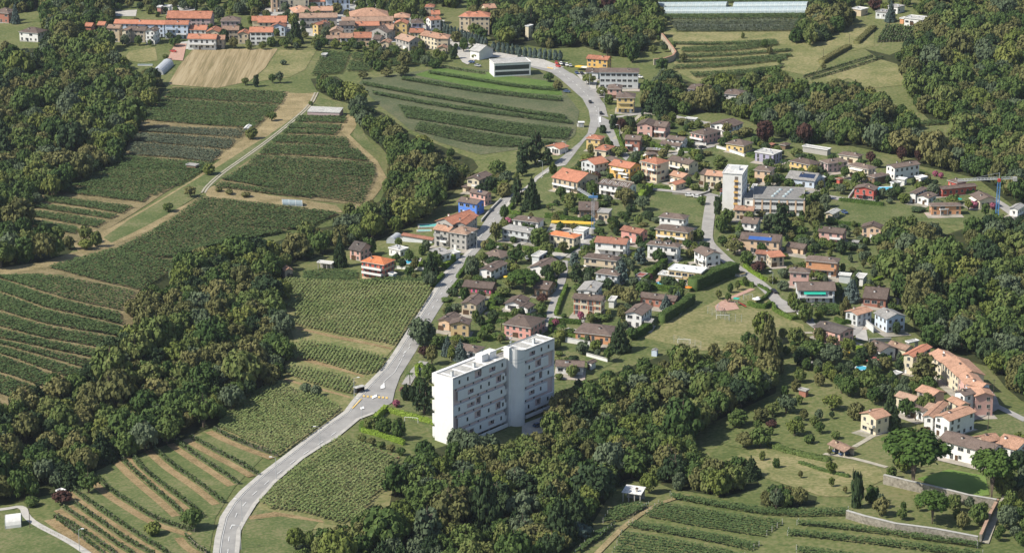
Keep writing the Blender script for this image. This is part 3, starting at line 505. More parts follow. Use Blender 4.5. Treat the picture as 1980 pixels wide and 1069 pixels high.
# maize
def corn(polys, row, seed, label, size=0.72, dens=5.0, hgt=2.0):
    rng = np.random.default_rng(seed); PP = []
    for poly in polys:
        a = np.array(poly); x0, y0 = a.min(0); x1, y1 = a.max(0); d = Vector((row[0], row[1])).normalized(); n = int((x1 - x0) * (y1 - y0) * dens)
        p = np.column_stack([rng.uniform(x0, x1, n), rng.uniform(y0, y1, n)])
        q = p[:, 0] * -d.y + p[:, 1] * d.x; s = (np.round(q / 1.6) * 1.6 - q) * .6 + rng.normal(size=n) * .12; p = p + np.outer(s, (-d.y, d.x))
        k = inpoly(p[:, 0], p[:, 1], poly); p = p[k]; PP.append(np.column_stack([p, H(p[:, 0], p[:, 1]) + 1.25 + (hgt - 1.25) * rng.random(len(p))]))
    P = np.concatenate(PP); V, F = cards(P, size * (.6 + .8 * rng.random(len(P))), rng, 2.2, aspect=.6)
    tag(mobj('maize_field', npmesh('maize_field', V, F, 'corn')), label, 'maize field', 'maize fields', 'stuff')
a, b = [Vector(q) for q in px('Q', [(1400, 950), (1740, 400)])]
corn([px('Q', [(350, 300), (1060, 335), (1755, 352), (1735, 470), (1390, 940), (900, 845), (410, 738), (470, 620), (340, 560), (305, 450)])], b - a, 1, 'large maize field below the orange-roofed villa beside the straight road')
corn([px('Q', [(490, 890), (900, 960), (1330, 1065), (1300, 1085), (430, 1085), (440, 960)]), px('S', [(700, -10), (1360, 60), (1340, 150), (1190, 185), (900, 100), (690, 35)])], b - a, 2, 'narrow maize strip between two fallow strips')
corn([px('S', [(640, 110), (1100, 215), (1140, 300), (1080, 330), (800, 255), (610, 190)])], b - a, 3, 'small maize strip left of the bus shelter')
a, b = [Vector(q) for q in px('S', [(600, 790), (1000, 480)])]
corn([px('S', [(480, 250), (560, 255), (740, 330), (900, 365), (1000, 430), (1020, 470), (840, 600), (560, 800), (300, 690), (80, 590), (150, 450), (300, 370)])], b - a, 4, 'maize field between the wood and the road beside two round olive trees', dens=5.5)
a, b = [Vector(q) for q in px('T', [(500, 600), (900, 300)])]
corn([px('T', [(1000, 200), (1080, 210), (1460, 350), (1420, 560), (1300, 620), (1220, 740), (1200, 840), (1000, 850), (720, 765), (480, 740), (400, 690), (620, 480)])], b - a, 5, 'maize field below the road bend reaching the central wood', dens=5.5)
# ================================================================ HOUSES
KEEP = []          # footprints (cx, cy, radius, ux, uy, hx, hy)
def keep(cx, cy, u, hx, hy): KEEP.append((cx, cy, u[0], u[1], hx, hy))
WINME = {}
def window_mesh(kind):
    if kind in WINME: return WINME[kind]
    mb = MB(); wd, hg = {'std': (1.15, 1.35), 'tall': (1.2, 2.1), 'wide': (2.2, 1.3), 'small': (.8, .8)}[kind]
    a, b = wd / 2, hg / 2; t = .09
    mb.box(-a - t, a + t, -.05, .02, b, b + t, 'frame'); mb.box(-a - t, a + t, -.09, .02, -b - t, -b, 'frame')
    mb.box(-a - t, -a, -.05, .02, -b, b, 'frame'); mb.box(a, a + t, -.05, .02, -b, b, 'frame'); mb.box(-a, a, -.02, .015, -b, b, 'glass')
    mb.box(-.03, .03, -.045, -.02, -b, b, 'frame'); WINME[kind] = mb.mesh('window'); return WINME[kind]
SHUT = {}
def shutter_mesh(kind, c):
    k = (kind, c)
    if k not in SHUT:
        wd, hg = {'std': (1.15, 1.35), 'tall': (1.2, 2.1), 'wide': (2.2, 1.3), 'small': (.8, .8)}[kind]; mb = MB()
        mb.box(-.28, .28, -.075, -.012, -hg / 2, hg / 2, c); SHUT[k] = (mb.mesh('shutter'), wd / 2 + .42)
    return SHUT[k]
CHIM = None
def roof_mesh(kind, L, D, ov, pitch, mat, thick=.22):
    mb = MB(); x0, x1, y0, y1 = -L / 2 - ov, L / 2 + ov, -D / 2 - ov, D / 2 + ov; m = mat
    if kind == 'flat':
        mb.box(x0, x1, y0, y1, .0, .28, m); e = .25
        for a in ((x0, x1, y0, y0 + e), (x0, x1, y1 - e, y1), (x0, x0 + e, y0 + e, y1 - e), (x1 - e, x1, y0 + e, y1 - e)): mb.box(*a, .28, .55, 'white' if mat in ('r_whiteroof', 'r_pale') else 'concrete')
        return mb.mesh('roof'), .28
    if kind == 'shed':
        h = (y1 - y0) * math.tan(pitch); T = [(x0, y0, 0), (x1, y0, 0), (x1, y1, h), (x0, y1, h)]
        slab(mb, T, thick, m); return mb.mesh('roof'), h
    if kind == 'ga':
        h = (y1 - y0) / 2 * math.tan(pitch)
        slab(mb, [(x0, y0, 0), (x1, y0, 0), (x1, 0, h), (x0, 0, h)], thick, m); slab(mb, [(x0, 0.004, h), (x1, 0.004, h), (x1, y1, 0), (x0, y1, 0)], thick, m)
        mb.box(x0, x1, -.16, .16, h - .02, h + .10, m); return mb.mesh('roof'), h
    if kind == 'gb':
        h = (x1 - x0) / 2 * math.tan(pitch)
        slab(mb, [(x0, y1, 0), (x0, y0, 0), (0, y0, h), (0, y1, h)], thick, m); slab(mb, [(0.004, y1, h), (0.004, y0, h), (x1, y0, 0), (x1, y1, 0)], thick, m)
        mb.box(-.16, .16, y0, y1, h - .02, h + .10, m); return mb.mesh('roof'), h
    if kind == 'hip':
        W, E = x1 - x0, y1 - y0; s = min(W, E) / 2; h = s * math.tan(pitch)
        if W >= E: A, B = (x0 + s, 0, h), (x1 - s, 0, h)
        else: A, B = (0, y0 + s, h), (0, y1 - s, h)
        c = [(x0, y0, 0), (x1, y0, 0), (x1, y1, 0), (x0, y1, 0)]
        if W >= E: fs = [(c[0], c[1], B, A), (c[1], c[2], B), (c[2], c[3], A, B), (c[3], c[0], A)]
        else: fs = [(c[0], c[1], A), (c[1], c[2], B, A), (c[2], c[3], B), (c[3], c[0], A, B)]
        for f in fs: mb.quad(f, m)
        lo = [(p[0], p[1], -thick) for p in c]
        for i in range(4): j = (i + 1) % 4; mb.quad([lo[i], lo[j], c[j], c[i]], 'frame' if mat != 'r_tile' else m)
        mb.quad(lo[::-1], 'brown'); return mb.mesh('roof'), h
def slab(mb, T, th, m):
    Bv = [(x, y, z - th) for x, y, z in T]; mb.quad(T, m); mb.quad(Bv[::-1], 'brown'); n = len(T)
    for i in range(n): j = (i + 1) % n; mb.quad([Bv[i], Bv[j], T[j], T[i]], m)
def house(c, P0, P1, P2, h, rk='ga', wall='white', roof='brown', label='', name='house', cat='house', group=None, d=None, ov=.6, pitch=None,
          win='std', shut=None, chim=1, balc=0, seed=None, base=None, nowin=False, open_front=False, awn=None, extra=None, L=None):
    rk = {'sa': 'shed'}.get(rk, rk); rng = random.Random(seed if seed is not None else hash_(label))
    A, B_, C_ = [at(*cp(c, *p), h) for p in (P0, P1, P2)]
    s1 = cp(c, *P0)[0] - cp(c, *P1)[0]; s2 = cp(c, *P2)[0] - cp(c, *P1)[0]
    u = (A - B_).to_2d(); v = (C_ - B_).to_2d(); lu, lv = u.length, v.length
    y1 = abs(P1[1] - P0[1]); y2 = abs(P2[1] - P1[1])
    if abs(s1) >= abs(s2): uu = u.normalized(); vv = Vector((-uu.y, uu.x)); vv = vv if vv.dot(v) > 0 else -vv; lv = max(abs(v.dot(vv)), 0.55 * lv)
    else: vv = v.normalized(); uu = Vector((-vv.y, vv.x)); uu = uu if uu.dot(u) > 0 else -uu; lu = max(abs(u.dot(uu)), 0.55 * lu)
    if L: lu = L
    if d: lv = d
    lu = min(max(lu, 2.4), 75); lv = min(max(lv, 2.4 if lu < 6 else 4), 26 if lu < 30 else 40)
    ctr = B_.to_2d() + uu * lu / 2 + vv * lv / 2; x = -uu; rz = math.atan2(x.y, x.x)   # local x: P0 -> P1, local y: away
    # flip depth axis when needed (local y must be vv)
    ly = Vector((-x.y, x.x)); 
    if ly.dot(vv) < 0: x = uu; rz = math.atan2(x.y, x.x)
    Lx, Dy = max(lu - 2 * ov, 2), max(lv - 2 * ov, 2); g = h1(ctr.x, ctr.y)
    root = empty(name, (ctr.x, ctr.y, g), rz, label=label, cat=cat, group=group); keep(ctr.x, ctr.y, x.normalized(), Lx / 2, Dy / 2)
    if pitch is None: pitch = {'hip': 23, 'ga': 23, 'gb': 23, 'shed': 8, 'flat': 0}[rk] if c in 'AB' else {'hip': 20, 'ga': 19, 'gb': 19, 'shed': 8, 'flat': 0}[rk]
    rm, rh = roof_mesh(rk, Lx, Dy, ov if rk != 'flat' else min(ov, .35), R(pitch), 'r_' + roof)
    wm = 'w_' + wall; mb = MB(); a, b = Lx / 2, Dy / 2; low = -2.5
    dz = ov * math.tan(R(pitch))          # wall tops meet the underside of the slope
    top = h + dz - .22 if rk in ('ga', 'gb', 'shed') else h
    if open_front:
        mb.box(-a, a, b - .25, b, low, top, wm); 
        for i in range(4): xx = -a + i * (2 * a - .3) / 3; mb.box(xx, xx + .3, -b, -b + .3, low, h + .0, wm)
    else:
        ga = rk == 'ga'; gb = rk == 'gb'; t2 = top
        if rk == 'shed': tb = top + Dy * math.tan(R(pitch))
        else: tb = top
        bot = [(-a, -b, low), (a, -b, low), (a, b, low), (-a, b, low)]; tp = [(-a, -b, top), (a, -b, top), (a, b, tb), (-a, b, tb)]
        pk = h + rh - .24
        def wf(pts): mb.quad(pts, wm)
        if gb: wf([bot[0], bot[1], tp[1], (0, -b, pk), tp[0]]); wf([bot[2], bot[3], tp[3], (0, b, pk), tp[2]])
        else: wf([bot[0], bot[1], tp[1], tp[0]]); wf([bot[2], bot[3], tp[3], tp[2]])
        if ga: wf([bot[1], bot[2], tp[2], (a, 0, pk), tp[1]]); wf([bot[3], bot[0], tp[0], (-a, 0, pk), tp[3]])
        else: wf([bot[1], bot[2], tp[2], tp[1]]); wf([bot[3], bot[0], tp[0], tp[3]])
        if h > 4 and rng.random() < .7 and not nowin: mb.box(-a - .03, a + .03, -b - .03, b + .03, low, .5, 'concrete' if wall != 'brown' else 'stone')
    mb.build('wall', root)
    ro = mobj('roof', rm, root, (0, 0, h))
    if rk not in ('flat',) and chim and min(Lx, Dy) > 4.5:
        for i in range(chim):
            cm = MB(); cx = rng.uniform(-.3, .3) * Lx; cy = rng.choice((-1, 1)) * Dy * rng.uniform(.12, .25)
            if i == 0: cy = -abs(cy)
            zz = rh * .45; cc = rng.choice(['w_white', 'w_beige', 'w_grey', 'concrete'])
            cm.box(-.35, .35, -.3, .3, zz - .6, zz + 1.15, cc); cm.box(-.5, .5, -.45, .45, zz + 1.15, zz + 1.27, 'brown'); cm.build('chimney', ro, (cx, cy, 0))
    if rk == 'flat' and Lx > 7 and not nowin:
        cm = MB()
        for i in range(3): xx = rng.uniform(-.35, .35) * Lx; yy = rng.uniform(-.3, .3) * Dy; cm.box(xx - .4, xx + .4, yy - .4, yy + .4, .2, .75 + rng.random() * .4, 'metal')
        cm.build('vent', ro)
    if nowin or open_front: return root, (Lx, Dy, h, rh, ro)
    fl = max(1, int(round((h - .3) / 2.85))); fh = (h - .2) / fl
    sides = [('f', Lx, 0.0, (0, -b)), ('r', Dy, R(90), (a, 0)), ('l', Dy, R(-90), (-a, 0))]
    wk = root; cw = Vector((math.cos(rz), math.sin(rz)))
    for sd, ln, ang, (ox, oy) in sides:
        nrm = {'f': Vector((0, -1)), 'r': Vector((1, 0)), 'l': Vector((-1, 0))}[sd]; nr = Matrix.Rotation(rz, 2) @ nrm
        if nr.y > 0.25: continue
        n = max(1, int(round(ln / 3.3))); tx = Vector((math.cos(ang), math.sin(ang)))
        if ln < 3: continue
        for k in range(fl):
            for i in range(n):
                if rng.random() < .10: continue
                s = (i + .5) / n * ln - ln / 2 + rng.uniform(-.15, .15); z = k * fh + fh * .56
                kind = win
                if win == 'std' and rng.random() < .25 and sd == 'f': kind = 'tall'
                if win == 'std' and rng.random() < .15: kind = 'wide' if ln / n > 3 else 'std'
                if kind == 'tall': z -= .3
                if ln / n < 2.2: kind = 'small' if kind == 'wide' else kind
                p = (ox + tx.x * s, oy + tx.y * s, z)
                wo_ = mobj('window', window_mesh(kind), root, p, ang)
                if shut and ln / n > 2.4 and kind in ('std', 'tall'): [mobj('shutter', shutter_mesh(kind, shut)[0], wo_, (q * shutter_mesh(kind, shut)[1], 0, 0)) for q in (-1, 1)]
    if balc:
        for k in range(1, fl if fl > 1 else 2):
            if fl == 1: break
            bw = Lx * (.9 if balc == 2 else .45); bx = 0 if balc == 2 else rng.choice((-1, 1)) * Lx * .22
            bm = MB(); z = k * fh; bm.box(bx - bw / 2, bx + bw / 2, -b - 1.5, -b + .01, z - .16, z, 'concrete')
            bm.box(bx - bw / 2, bx + bw / 2, -b - 1.5, -b - 1.4, z, z + .95, wm if rng.random() < .5 else 'white')
            for q in (-1, 1): bm.box(bx + q * bw / 2 - .05, bx + q * bw / 2 + .05, -b - 1.4, -b, z, z + .95, 'white')
            bm.build('balcony', root)
    dm = MB(); dx = rng.uniform(-.3, .3) * Lx; gz = 2.2
    gw = rng.choice((.55, .6, 1.3)); dm.box(dx - gw, dx + gw, -b - .10, -b + .02, 0, gz, rng.choice(['brown', 'white', 'brown', 'glass'])); dm.build('door', root)
    if awn:
        am = MB(); z = min(h - .3, fh * .95 if fl == 1 else (fl - 1) * fh + 2.4); am.quad([(-a * .7, -b - 1.9, z - .7), (a * .5, -b - 1.9, z - .7), (a * .5, -b - .05, z), (-a * .7, -b - .05, z)], awn); am.quad([(-a * .7, -b - .05, z - .05), (a * .5, -b - .05, z - .05), (a * .5, -b - 1.9, z - .75), (-a * .7, -b - 1.9, z - .75)], awn)
        am.build('awning', root)
    return root, (Lx, Dy, h, rh, ro)
def hash_(s):
    r = 7
    for ch in s: r = (r * 131 + ord(ch)) & 0x7fffffff
    return r
S_ = dict
HS = [
# crop, P0, P1, P2, eave h, roof kind, wall, roof, label, options
('G', (310, 362), (465, 393), (573, 350), 3, 'gb', 'white', 'red', 'low white bungalow with red roof in the fork left of the main road', S_(pitch=16)),
('G', (742, 275), (912, 290), (1022, 250), 6.5, 'hip', 'yellow', 'red', 'yellow house with red hip roof on the traffic island between the two road branches', S_(balc=1)),
('G', (835, 395), (975, 412), (1058, 350), 4, 'hip', 'cream', 'red', 'low cream annex touching the yellow house on the road fork', S_()),
('G', (930, 480), (1050, 525), (1135, 495), 2.6, 'hip', 'brown', 'brown', 'flat brown outbuilding just below the road fork', S_(nowin=True, chim=0)),
('G', (685, 517), (848, 562), (978, 515), 6, 'gb', 'palegrey', 'red', 'pale grey gabled house with red roof left of the bright yellow house', S_()),
('G', (995, 560), (1235, 603), (1310, 545), 7, 'ga', 'gold', 'red', 'bright golden-yellow house with red roof and white awnings', S_(balc=1, awn='awn')),
('G', (1340, 515), (1530, 560), (1672, 515), 10, 'hip', 'cream', 'red', 'tall cream apartment house with red shutters and red pyramid roof', S_(shut='rust', balc=1)),
('G', (1168, 283), (1348, 295), (1400, 250), 6.5, 'ga', 'brick', 'brown', 'dark red block of a house with brown roof beside the right road branch', S_(balc=1)),
('G', (1300, 125), (1485, 140), (1590, 85), 6.5, 'gb', 'pink', 'brown', 'large pink house, its tall gabled front wing', S_(chim=0)),
('G', (1485, 135), (1628, 150), (1690, 100), 6.5, 'ga', 'pink', 'brown', 'side wing of the large pink house under a brown roof', S_(balc=2)),
('G', (1555, 325), (1780, 360), (1870, 300), 3, 'ga', 'white', 'brown', 'white row house, low front part with many small openings', S_(d=7)),
('G', (1625, 272), (1815, 300), (1885, 262), 5.5, 'ga', 'white', 'brown', 'white row house, raised rear part below the pink house', S_(d=7)),
('G', (1300, 435), (1420, 450), (1540, 440), 5, 'hip', 'orange', 'brown', 'orange-walled house with dark roof hidden behind the tall cream house', S_(awn='awn')),
('G', (1640, 500), (1880, 560), (1975, 520), 6, 'ga', 'cream', 'brown', 'long cream house with brown roof right of the tall cream house', S_(balc=2, chim=2)),
('G', (1650, 665), (1810, 705), (1880, 660), 4, 'ga', 'beige', 'tile', 'old beige cottage with tiled roof beside the lane', S_()),
('G', (1660, 755), (1735, 782), (1850, 745), 3.4, 'gb', 'cream', 'red', 'tiny cream outbuilding with red gable roof beside the tiled cottage', S_(chim=0)),
('G', (370, 705), (660, 755), (750, 640), 6.5, 'ga', 'beige', 'red', 'long beige house with broad red roof under the cedars', S_(balc=2, chim=2)),
('G', (880, 765), (1215, 820), (1300, 770), 5.5, 'ga', 'white', 'brown', 'wide white house with snow guards dotted on its brown roof', S_(balc=2)),
('K', (-10, 150), (210, 150), (320, 85), 4.5, 'sa', 'brown', 'brown', 'modern house with tilted brown roof behind the blue crane', S_(chim=1)),
('K', (185, 180), (330, 190), (415, 145), 4, 'flat', 'beige', 'grey', 'flat-roofed beige garage wing with open carport below the tilted roof', S_()),
('G', (1400, 398), (1600, 413), (1630, 398), 2.5, 'flat', 'brown', 'brown', 'long brown flat carport behind the dark red house', S_(open_front=True)),
('G', (1828, 58), (1960, 72), (1975, 58), 2.4, 'flat', 'palegrey', 'pale', 'small pale garden shed on the meadow above the pink house', S_(nowin=True, name='garden_shed', cat='shed')),
('H', (400, 118), (640, 160), (805, 100), 4.8, 'gb', 'white', 'brown', 'white house with solar panels along its ridge at the wood edge', S_(pitch=14)),
('H', (185, 205), (350, 245), (505, 200), 5.5, 'hip', 'pink', 'brown', 'pink and white house with wide brown hip roof and flower balconies', S_(balc=2, d=15)),
('H', (575, 325), (785, 360), (945, 318), 4.5, 'hip', 'yellow', 'brown', 'yellow bungalow with dark hip roof above the sloping lawn', S_()),
('H', (890, 425), (1110, 462), (1248, 420), 5, 'flat', 'lilac', 'pale', 'lilac striped box house with flat pale roof', S_(win='tall')),
('H', (290, 655), (352, 668), (400, 610), 6, 'ga', 'stonewall', 'brown', 'narrow unplastered end of the beige row by the white tower block', S_(chim=0)),
('H', (352, 670), (560, 690), (600, 640), 6, 'ga', 'cream', 'tile', 'beige row house with tile roof left of the white tower block', S_(balc=0)),
('H', (885, 615), (1075, 635), (1118, 585), 6.5, 'hip', 'peach', 'brown', 'peach cube house with brown hip roof right of the white tower block', S_()),
('H', (1270, 515), (1510, 570), (1655, 535), 5, 'hip', 'yellow', 'brown', 'white and lemon-yellow house with brown hip roof next to palm trees', S_(balc=2)),
('H', (1560, 520), (1700, 555), (1935, 520), 5, 'hip', 'mauve', 'brown', 'mauve house with long brown roof right of the lemon-yellow house', S_()),
('H', (1235, 705), (1560, 742), (1595, 700), 4.3, 'ga', 'lightblue', 'grey', 'modern white house with slate-grey roof and solar strip beside the school', S_(d=14)),
('H', (672, 1050), (890, 1065), (905, 1020), 5, 'ga', 'beige', 'tile', 'small beige house with tile roof at the foot of the white tower block', S_()),
('H', (1410, 362), (1700, 410), (1785, 392), 3, 'flat', 'grey', 'pale', 'long low shed with pale roof at the top of the green garden', S_(nowin=True, name='long_shed', cat='shed')),
('H', (1190, 325), (1240, 350), (1305, 325), 2.5, 'hip', 'brown', 'brown', 'brown garden hut at the wood edge behind the lilac house', S_(nowin=True, chim=0, name='garden_hut', cat='hut')),
('H', (1050, 333), (1085, 345), (1125, 335), 2.3, 'sa', 'brown', 'rust', 'tiny rust-roofed shelter beside the copper beech', S_(nowin=True, chim=0, name='garden_hut', cat='hut')),
('I', (-60, 445), (170, 478), (285, 452), 4, 'hip', 'cream', 'brown', 'bungalow with wide brown hip roof at the forest edge, cream walls', S_()),
('I', (40, 560), (280, 615), (410, 590), 6, 'hip', 'cream', 'brown', 'cream two-storey house with white awning left of the long white house', S_(balc=2, awn='awn')),
('I', (240, 680), (345, 705), (515, 665), 4, 'hip', 'brown', 'brown', 'brown-roofed low wing in front of the cream two-storey house', S_()),
('I', (415, 570), (565, 602), (855, 550), 6.5, 'gb', 'white', 'brown', 'long white house with two stone-clad bays and brown roof', S_(chim=2, pitch=15)),
('I', (480, 760), (560, 775), (650, 757), 3, 'flat', 'white', 'pale', 'white garage box left below the long white house', S_(nowin=True, name='garage', cat='garage')),
('I', (570, 718), (680, 733), (740, 712), 3, 'flat', 'white', 'whiteroof', 'white flat terrace block in front of the long white house', S_(nowin=True, name='garage', cat='garage')),
('I', (770, 692), (850, 716), (940, 696), 3.4, 'flat', 'white', 'whiteroof', 'white pavilion at the right end of the long white house', S_(name='pavilion', cat='pavilion')),
('I', (112, 815), (345, 842), (395, 800), 5.5, 'gb', 'red', 'brown', 'bright red gabled house with a palm in front', S_(balc=1, pitch=14)),
('I', (725, 862), (800, 880), (930, 812), 5.2, 'gb', 'white', 'brown', 'rear half of the white twin house with skylights', S_(pitch=14)),
('I', (790, 897), (940, 927), (1060, 890), 4, 'gb', 'white', 'brown', 'front half of the white twin house with dark window wall', S_(pitch=14)),
('I', (1135, 725), (1250, 765), (1335, 732), 4, 'hip', 'red', 'brown', 'rear red house with brown hip roof beneath the crane jib', S_()),
('I', (1000, 800), (1085, 835), (1475, 790), 4, 'gb', 'red', 'brown', 'long red barn-like house with brown roof by the forest', S_(pitch=12)),
('I', (870, 978), (960, 1012), (1310, 1005), 5, 'hip', 'orange', 'brown', 'orange house with brown hip roof at the right of the valley', S_()),
('I', (965, 1022), (1060, 1060), (1165, 1052), 3, 'flat', 'white', 'whiteroof', 'white canopy slab in front of the orange house', S_(open_front=True, name='canopy', cat='canopy')),
('I', (1355, 885), (1490, 955), (1690, 940), 4.5, 'ga', 'cream', 'brown', 'cream and brown house with brown roof next to the right-hand crane mast', S_(awn='awn')),
('I', (1845, 1010), (1920, 1052), (2000, 1000), 4, 'gb', 'white', 'grey', 'white house with pale grey roof at the right photo edge', S_()),
('H', (1775, 705), (1830, 722), (1880, 705), 2.6, 'hip', 'red', 'rust', 'little red garden pavilion in the shrubs', S_(nowin=True, chim=0, name='garden_pavilion', cat='pavilion')),
('H', (1605, 690), (1640, 705), (1680, 690), 2.6, 'gb', 'white', 'whiteroof', 'small white arched tent beside the slate-roofed house', S_(nowin=True, chim=0, name='tent', cat='tent')),
('J', (470, 65), (690, 80), (750, 30), 6.5, 'ga', 'blue', 'brown', 'bright blue house with grey-brown roof above the road', S_(balc=0)),
('F', (1605, 448), (1735, 462), (1770, 435), 6, 'ga', 'pink', 'brown', 'dark pink house with skylight between the blue house and the cream villa', S_()),
('F', (1615, 330), (1690, 352), (1795, 298), 6.5, 'gb', 'cream', 'brown', 'cream gabled villa with arched window at the wood edge', S_(balc=1)),
('F', (1550, 400), (1585, 408), (1612, 392), 2.6, 'sa', 'beige', 'brown', 'low open lean-to left of the cream gabled villa', S_(nowin=True, chim=0, name='lean_to', cat='lean-to')),
('J', (230, 285), (430, 303), (545, 175), 8, 'gb', 'grey', 'red', 'grey house with orange-red roof, part left behind the double grey villa', S_(pitch=22)),
('J', (430, 303), (575, 302), (600, 235), 7.5, 'gb', 'grey', 'red', 'grey house with bright orange cross gable next to the road', S_(pitch=20, d=14)),
('J', (205, 368), (383, 376), (420, 325), 8, 'ga', 'grey', 'tile', 'left half of the grey double villa with white balconies', S_(balc=1)),
('J', (378, 402), (580, 412), (612, 335), 8, 'hip', 'grey', 'oldtile', 'right half of the grey double villa with hipped tile roof', S_()),
('J', (1070, 262), (1365, 282), (1430, 232), 5.5, 'hip', 'white', 'brown', 'white house with brown hip roof behind the flat-roofed one at the junction', S_(chim=2)),
('J', (950, 357), (1290, 398), (1360, 345), 5.5, 'hip', 'palegrey', 'grey', 'pale grey house with flat grey roof and garage at the road junction', S_(pitch=7, balc=2)),
('J', (1462, 415), (1755, 460), (1825, 412), 6, 'hip', 'cream', 'orange', 'cream house with vivid orange roof below the yellow construction slabs', S_(pitch=14)),
('J', (735, 640), (950, 675), (1040, 600), 3.4, 'hip', 'white', 'brown', 'white bungalow with brown hip roof at the corner of the straight road', S_()),
('J', (700, 795), (850, 818), (935, 710), 4.6, 'gb', 'white', 'brown', 'white gabled house with dark solar lean-to below the corner bungalow', S_(pitch=14)),
('J', (525, 985), (860, 1010), (905, 940), 3.8, 'ga', 'brown', 'brown', 'long brown chalet with red shutters beside the straight road', S_(shut='pinkp')),
('J', (1255, 770), (1460, 800), (1535, 700), 3.6, 'gb', 'white', 'brown', 'brown-roofed bungalow with white gable behind the big pine', S_()),
('J', (1300, 1000), (1470, 1022), (1490, 930), 4, 'ga', 'brown', 'brown', 'small shaded brown house under the big pine beside the narrow lane', S_()),
('J', (170, 595), (290, 640), (352, 585), 6, 'sa', 'white', 'grey', 'modern white house with slanting grey roof and solar strip at the hedge', S_(pitch=6)),
('J', (355, 612), (440, 632), (460, 592), 3, 'flat', 'palegrey', 'pale', 'pale garage between the modern white house and the road', S_(nowin=True, name='garage', cat='garage')),
('J', (1275, 655), (1375, 668), (1395, 600), 4.6, 'flat', 'palegrey', 'pale', 'small grey cube house with rooftop panels behind the round tree', S_()),
('J', (1740, 375), (1860, 390), (1925, 350), 4, 'flat', 'white', 'pale', 'unfinished white house shell with orange-yellow formwork at the crane foot', S_(ov=.2)),
('F', (985, 880), (1085, 892), (1130, 862), 3, 'flat', 'white', 'pale', 'white flat-roofed pool house left of the round pool', S_()),
('Q', (1070, 137), (1300, 150), (1342, 92), 7.6, 'hip', 'peach', 'orange', 'square peach villa with orange hip roof above the big maize field', S_(shut='red', balc=2, pitch=22)),
('F', (685, 880), (780, 893), (815, 845), 5, 'ga', 'pink', 'dark', 'pink house with bowed dark roof half hidden by the tall cypress', S_(pitch=30)),
('Q', (358, 215), (432, 210), (462, 190), 4, 'gb', 'stonewall', 'tile', 'tiny stone hut with tile gable roof at the top corner of the maize field', S_(ov=.3, chim=0, pitch=28, name='stone_hut', cat='hut', L=4.2, d=5)),
('Q', (648, 142), (800, 155), (815, 140), 2.8, 'flat', 'grey', 'pale', 'open flat shed with pale roof above the vineyard bed', S_(open_front=True, name='open_shed', cat='shed')),
('F', (1090, 782), (1330, 796), (1336, 772), 2.6, 'ga', 'palegrey', 'rust', 'long brown-tiled wall shed beside the dry yard', S_(nowin=True, chim=0, d=4, name='long_shed', cat='shed')),
('K', (862, 222), (1150, 255), (1195, 205), 6, 'hip', 'white', 'brown', 'white house with maroon wall panel and brown hip roof below the lawn', S_(balc=2)),
('K', (820, 352), (1190, 400), (1262, 345), 6.5, 'hip', 'yellow', 'brown', 'yellow apartment house with white balconies left of the sloping street', S_(balc=2)),
('K', (440, 362), (670, 408), (730, 362), 5.5, 'ga', 'salmon', 'rust', 'salmon-red house with rust roof near the crane', S_(awn=None)),
('K', (160, 498), (515, 528), (600, 470), 6, 'ga', 'white', 'rust', 'semi-detached house with red-brown roof and long white balconies', S_(balc=2, chim=2)),
('K', (35, 665), (410, 708), (480, 660), 6, 'hip', 'beige', 'brown', 'beige house with wide brown roof and white parasol left of the blue spruce', S_(balc=2)),
('K', (730, 522), (1080, 560), (1160, 520), 7, 'hip', 'white', 'brown', 'big white house with dormers and pink parasol', S_(balc=2, chim=2)),
('K', (1250, 582), (1385, 655), (1565, 628), 6, 'ga', 'white', 'brown', 'white house with gable toward the winding street', S_(balc=1)),
('K', (960, 800), (1340, 850), (1425, 790), 6, 'flat', 'sand', 'whiteroof', 'sand-coloured villa with bright flat roof beside the blue pool', S_(win='wide')),
('K', (850, 855), (1130, 893), (1190, 850), 3, 'flat', 'sand', 'pale', 'low terrace wing of the sand-coloured villa facing the pool', S_(win='tall')),
('K', (165, 835), (420, 872), (600, 835), 5.5, 'hip', 'palegrey', 'brown', 'grey-white house hidden behind the big blue spruce', S_(balc=2)),
('K', (-30, 1025), (180, 1045), (300, 945), 4.8, 'gb', 'white', 'grey', 'white house with grey slanted roof above the cream shuttered house', S_(pitch=10)),
('K', (600, 872), (700, 888), (770, 850), 3, 'flat', 'palegrey', 'maroon', 'low garage with maroon roof beside the tall hedge', S_(nowin=True, name='garage', cat='garage')),
('L', (-45, 285), (135, 303), (230, 250), 6, 'ga', 'white', 'brown', 'white and yellow house with brown roof below the little tile-roofed house', S_(balc=2)),
('L', (-60, 462), (385, 500), (432, 448), 6.5, 'ga', 'peach', 'brown', 'long peach house with a strip of blue solar panels', S_(balc=0, d=11)),
('L', (-160, 495), (220, 560), (240, 520), 3.4, 'ga', 'peach', 'brown', 'low front wing of the solar house', S_(d=6, chim=0)),
('L', (110, 622), (275, 640), (315, 600), 4, 'ga', 'grey', 'rust', 'small glazed house with rust roof beside the solar house', S_(win='tall')),
('L', (285, 668), (450, 655), (530, 595), 5, 'sa', 'beige', 'red', 'plain cream house with one slanting red roof', S_(chim=0)),
('L', (440, 542), (645, 577), (705, 530), 3, 'ga', 'peach', 'brown', 'long low brown-roofed outbuilding right of the solar house', S_(chim=0)),
('L', (795, 378), (1080, 412), (1135, 360), 5.5, 'ga', 'pink', 'brown', 'pale pink house with brown roof and white balcony near the dark cedar', S_(balc=1)),
('L', (1270, 335), (1500, 355), (1530, 312), 5.5, 'gb', 'peach', 'brown', 'peach gabled house with recessed balcony at the forest edge', S_(balc=1)),
('L', (1162, 502), (1250, 512), (1325, 500), 2.8, 'flat', 'palegrey', 'grey', 'open double garage below the peach gabled house', S_(open_front=True, name='garage', cat='garage')),
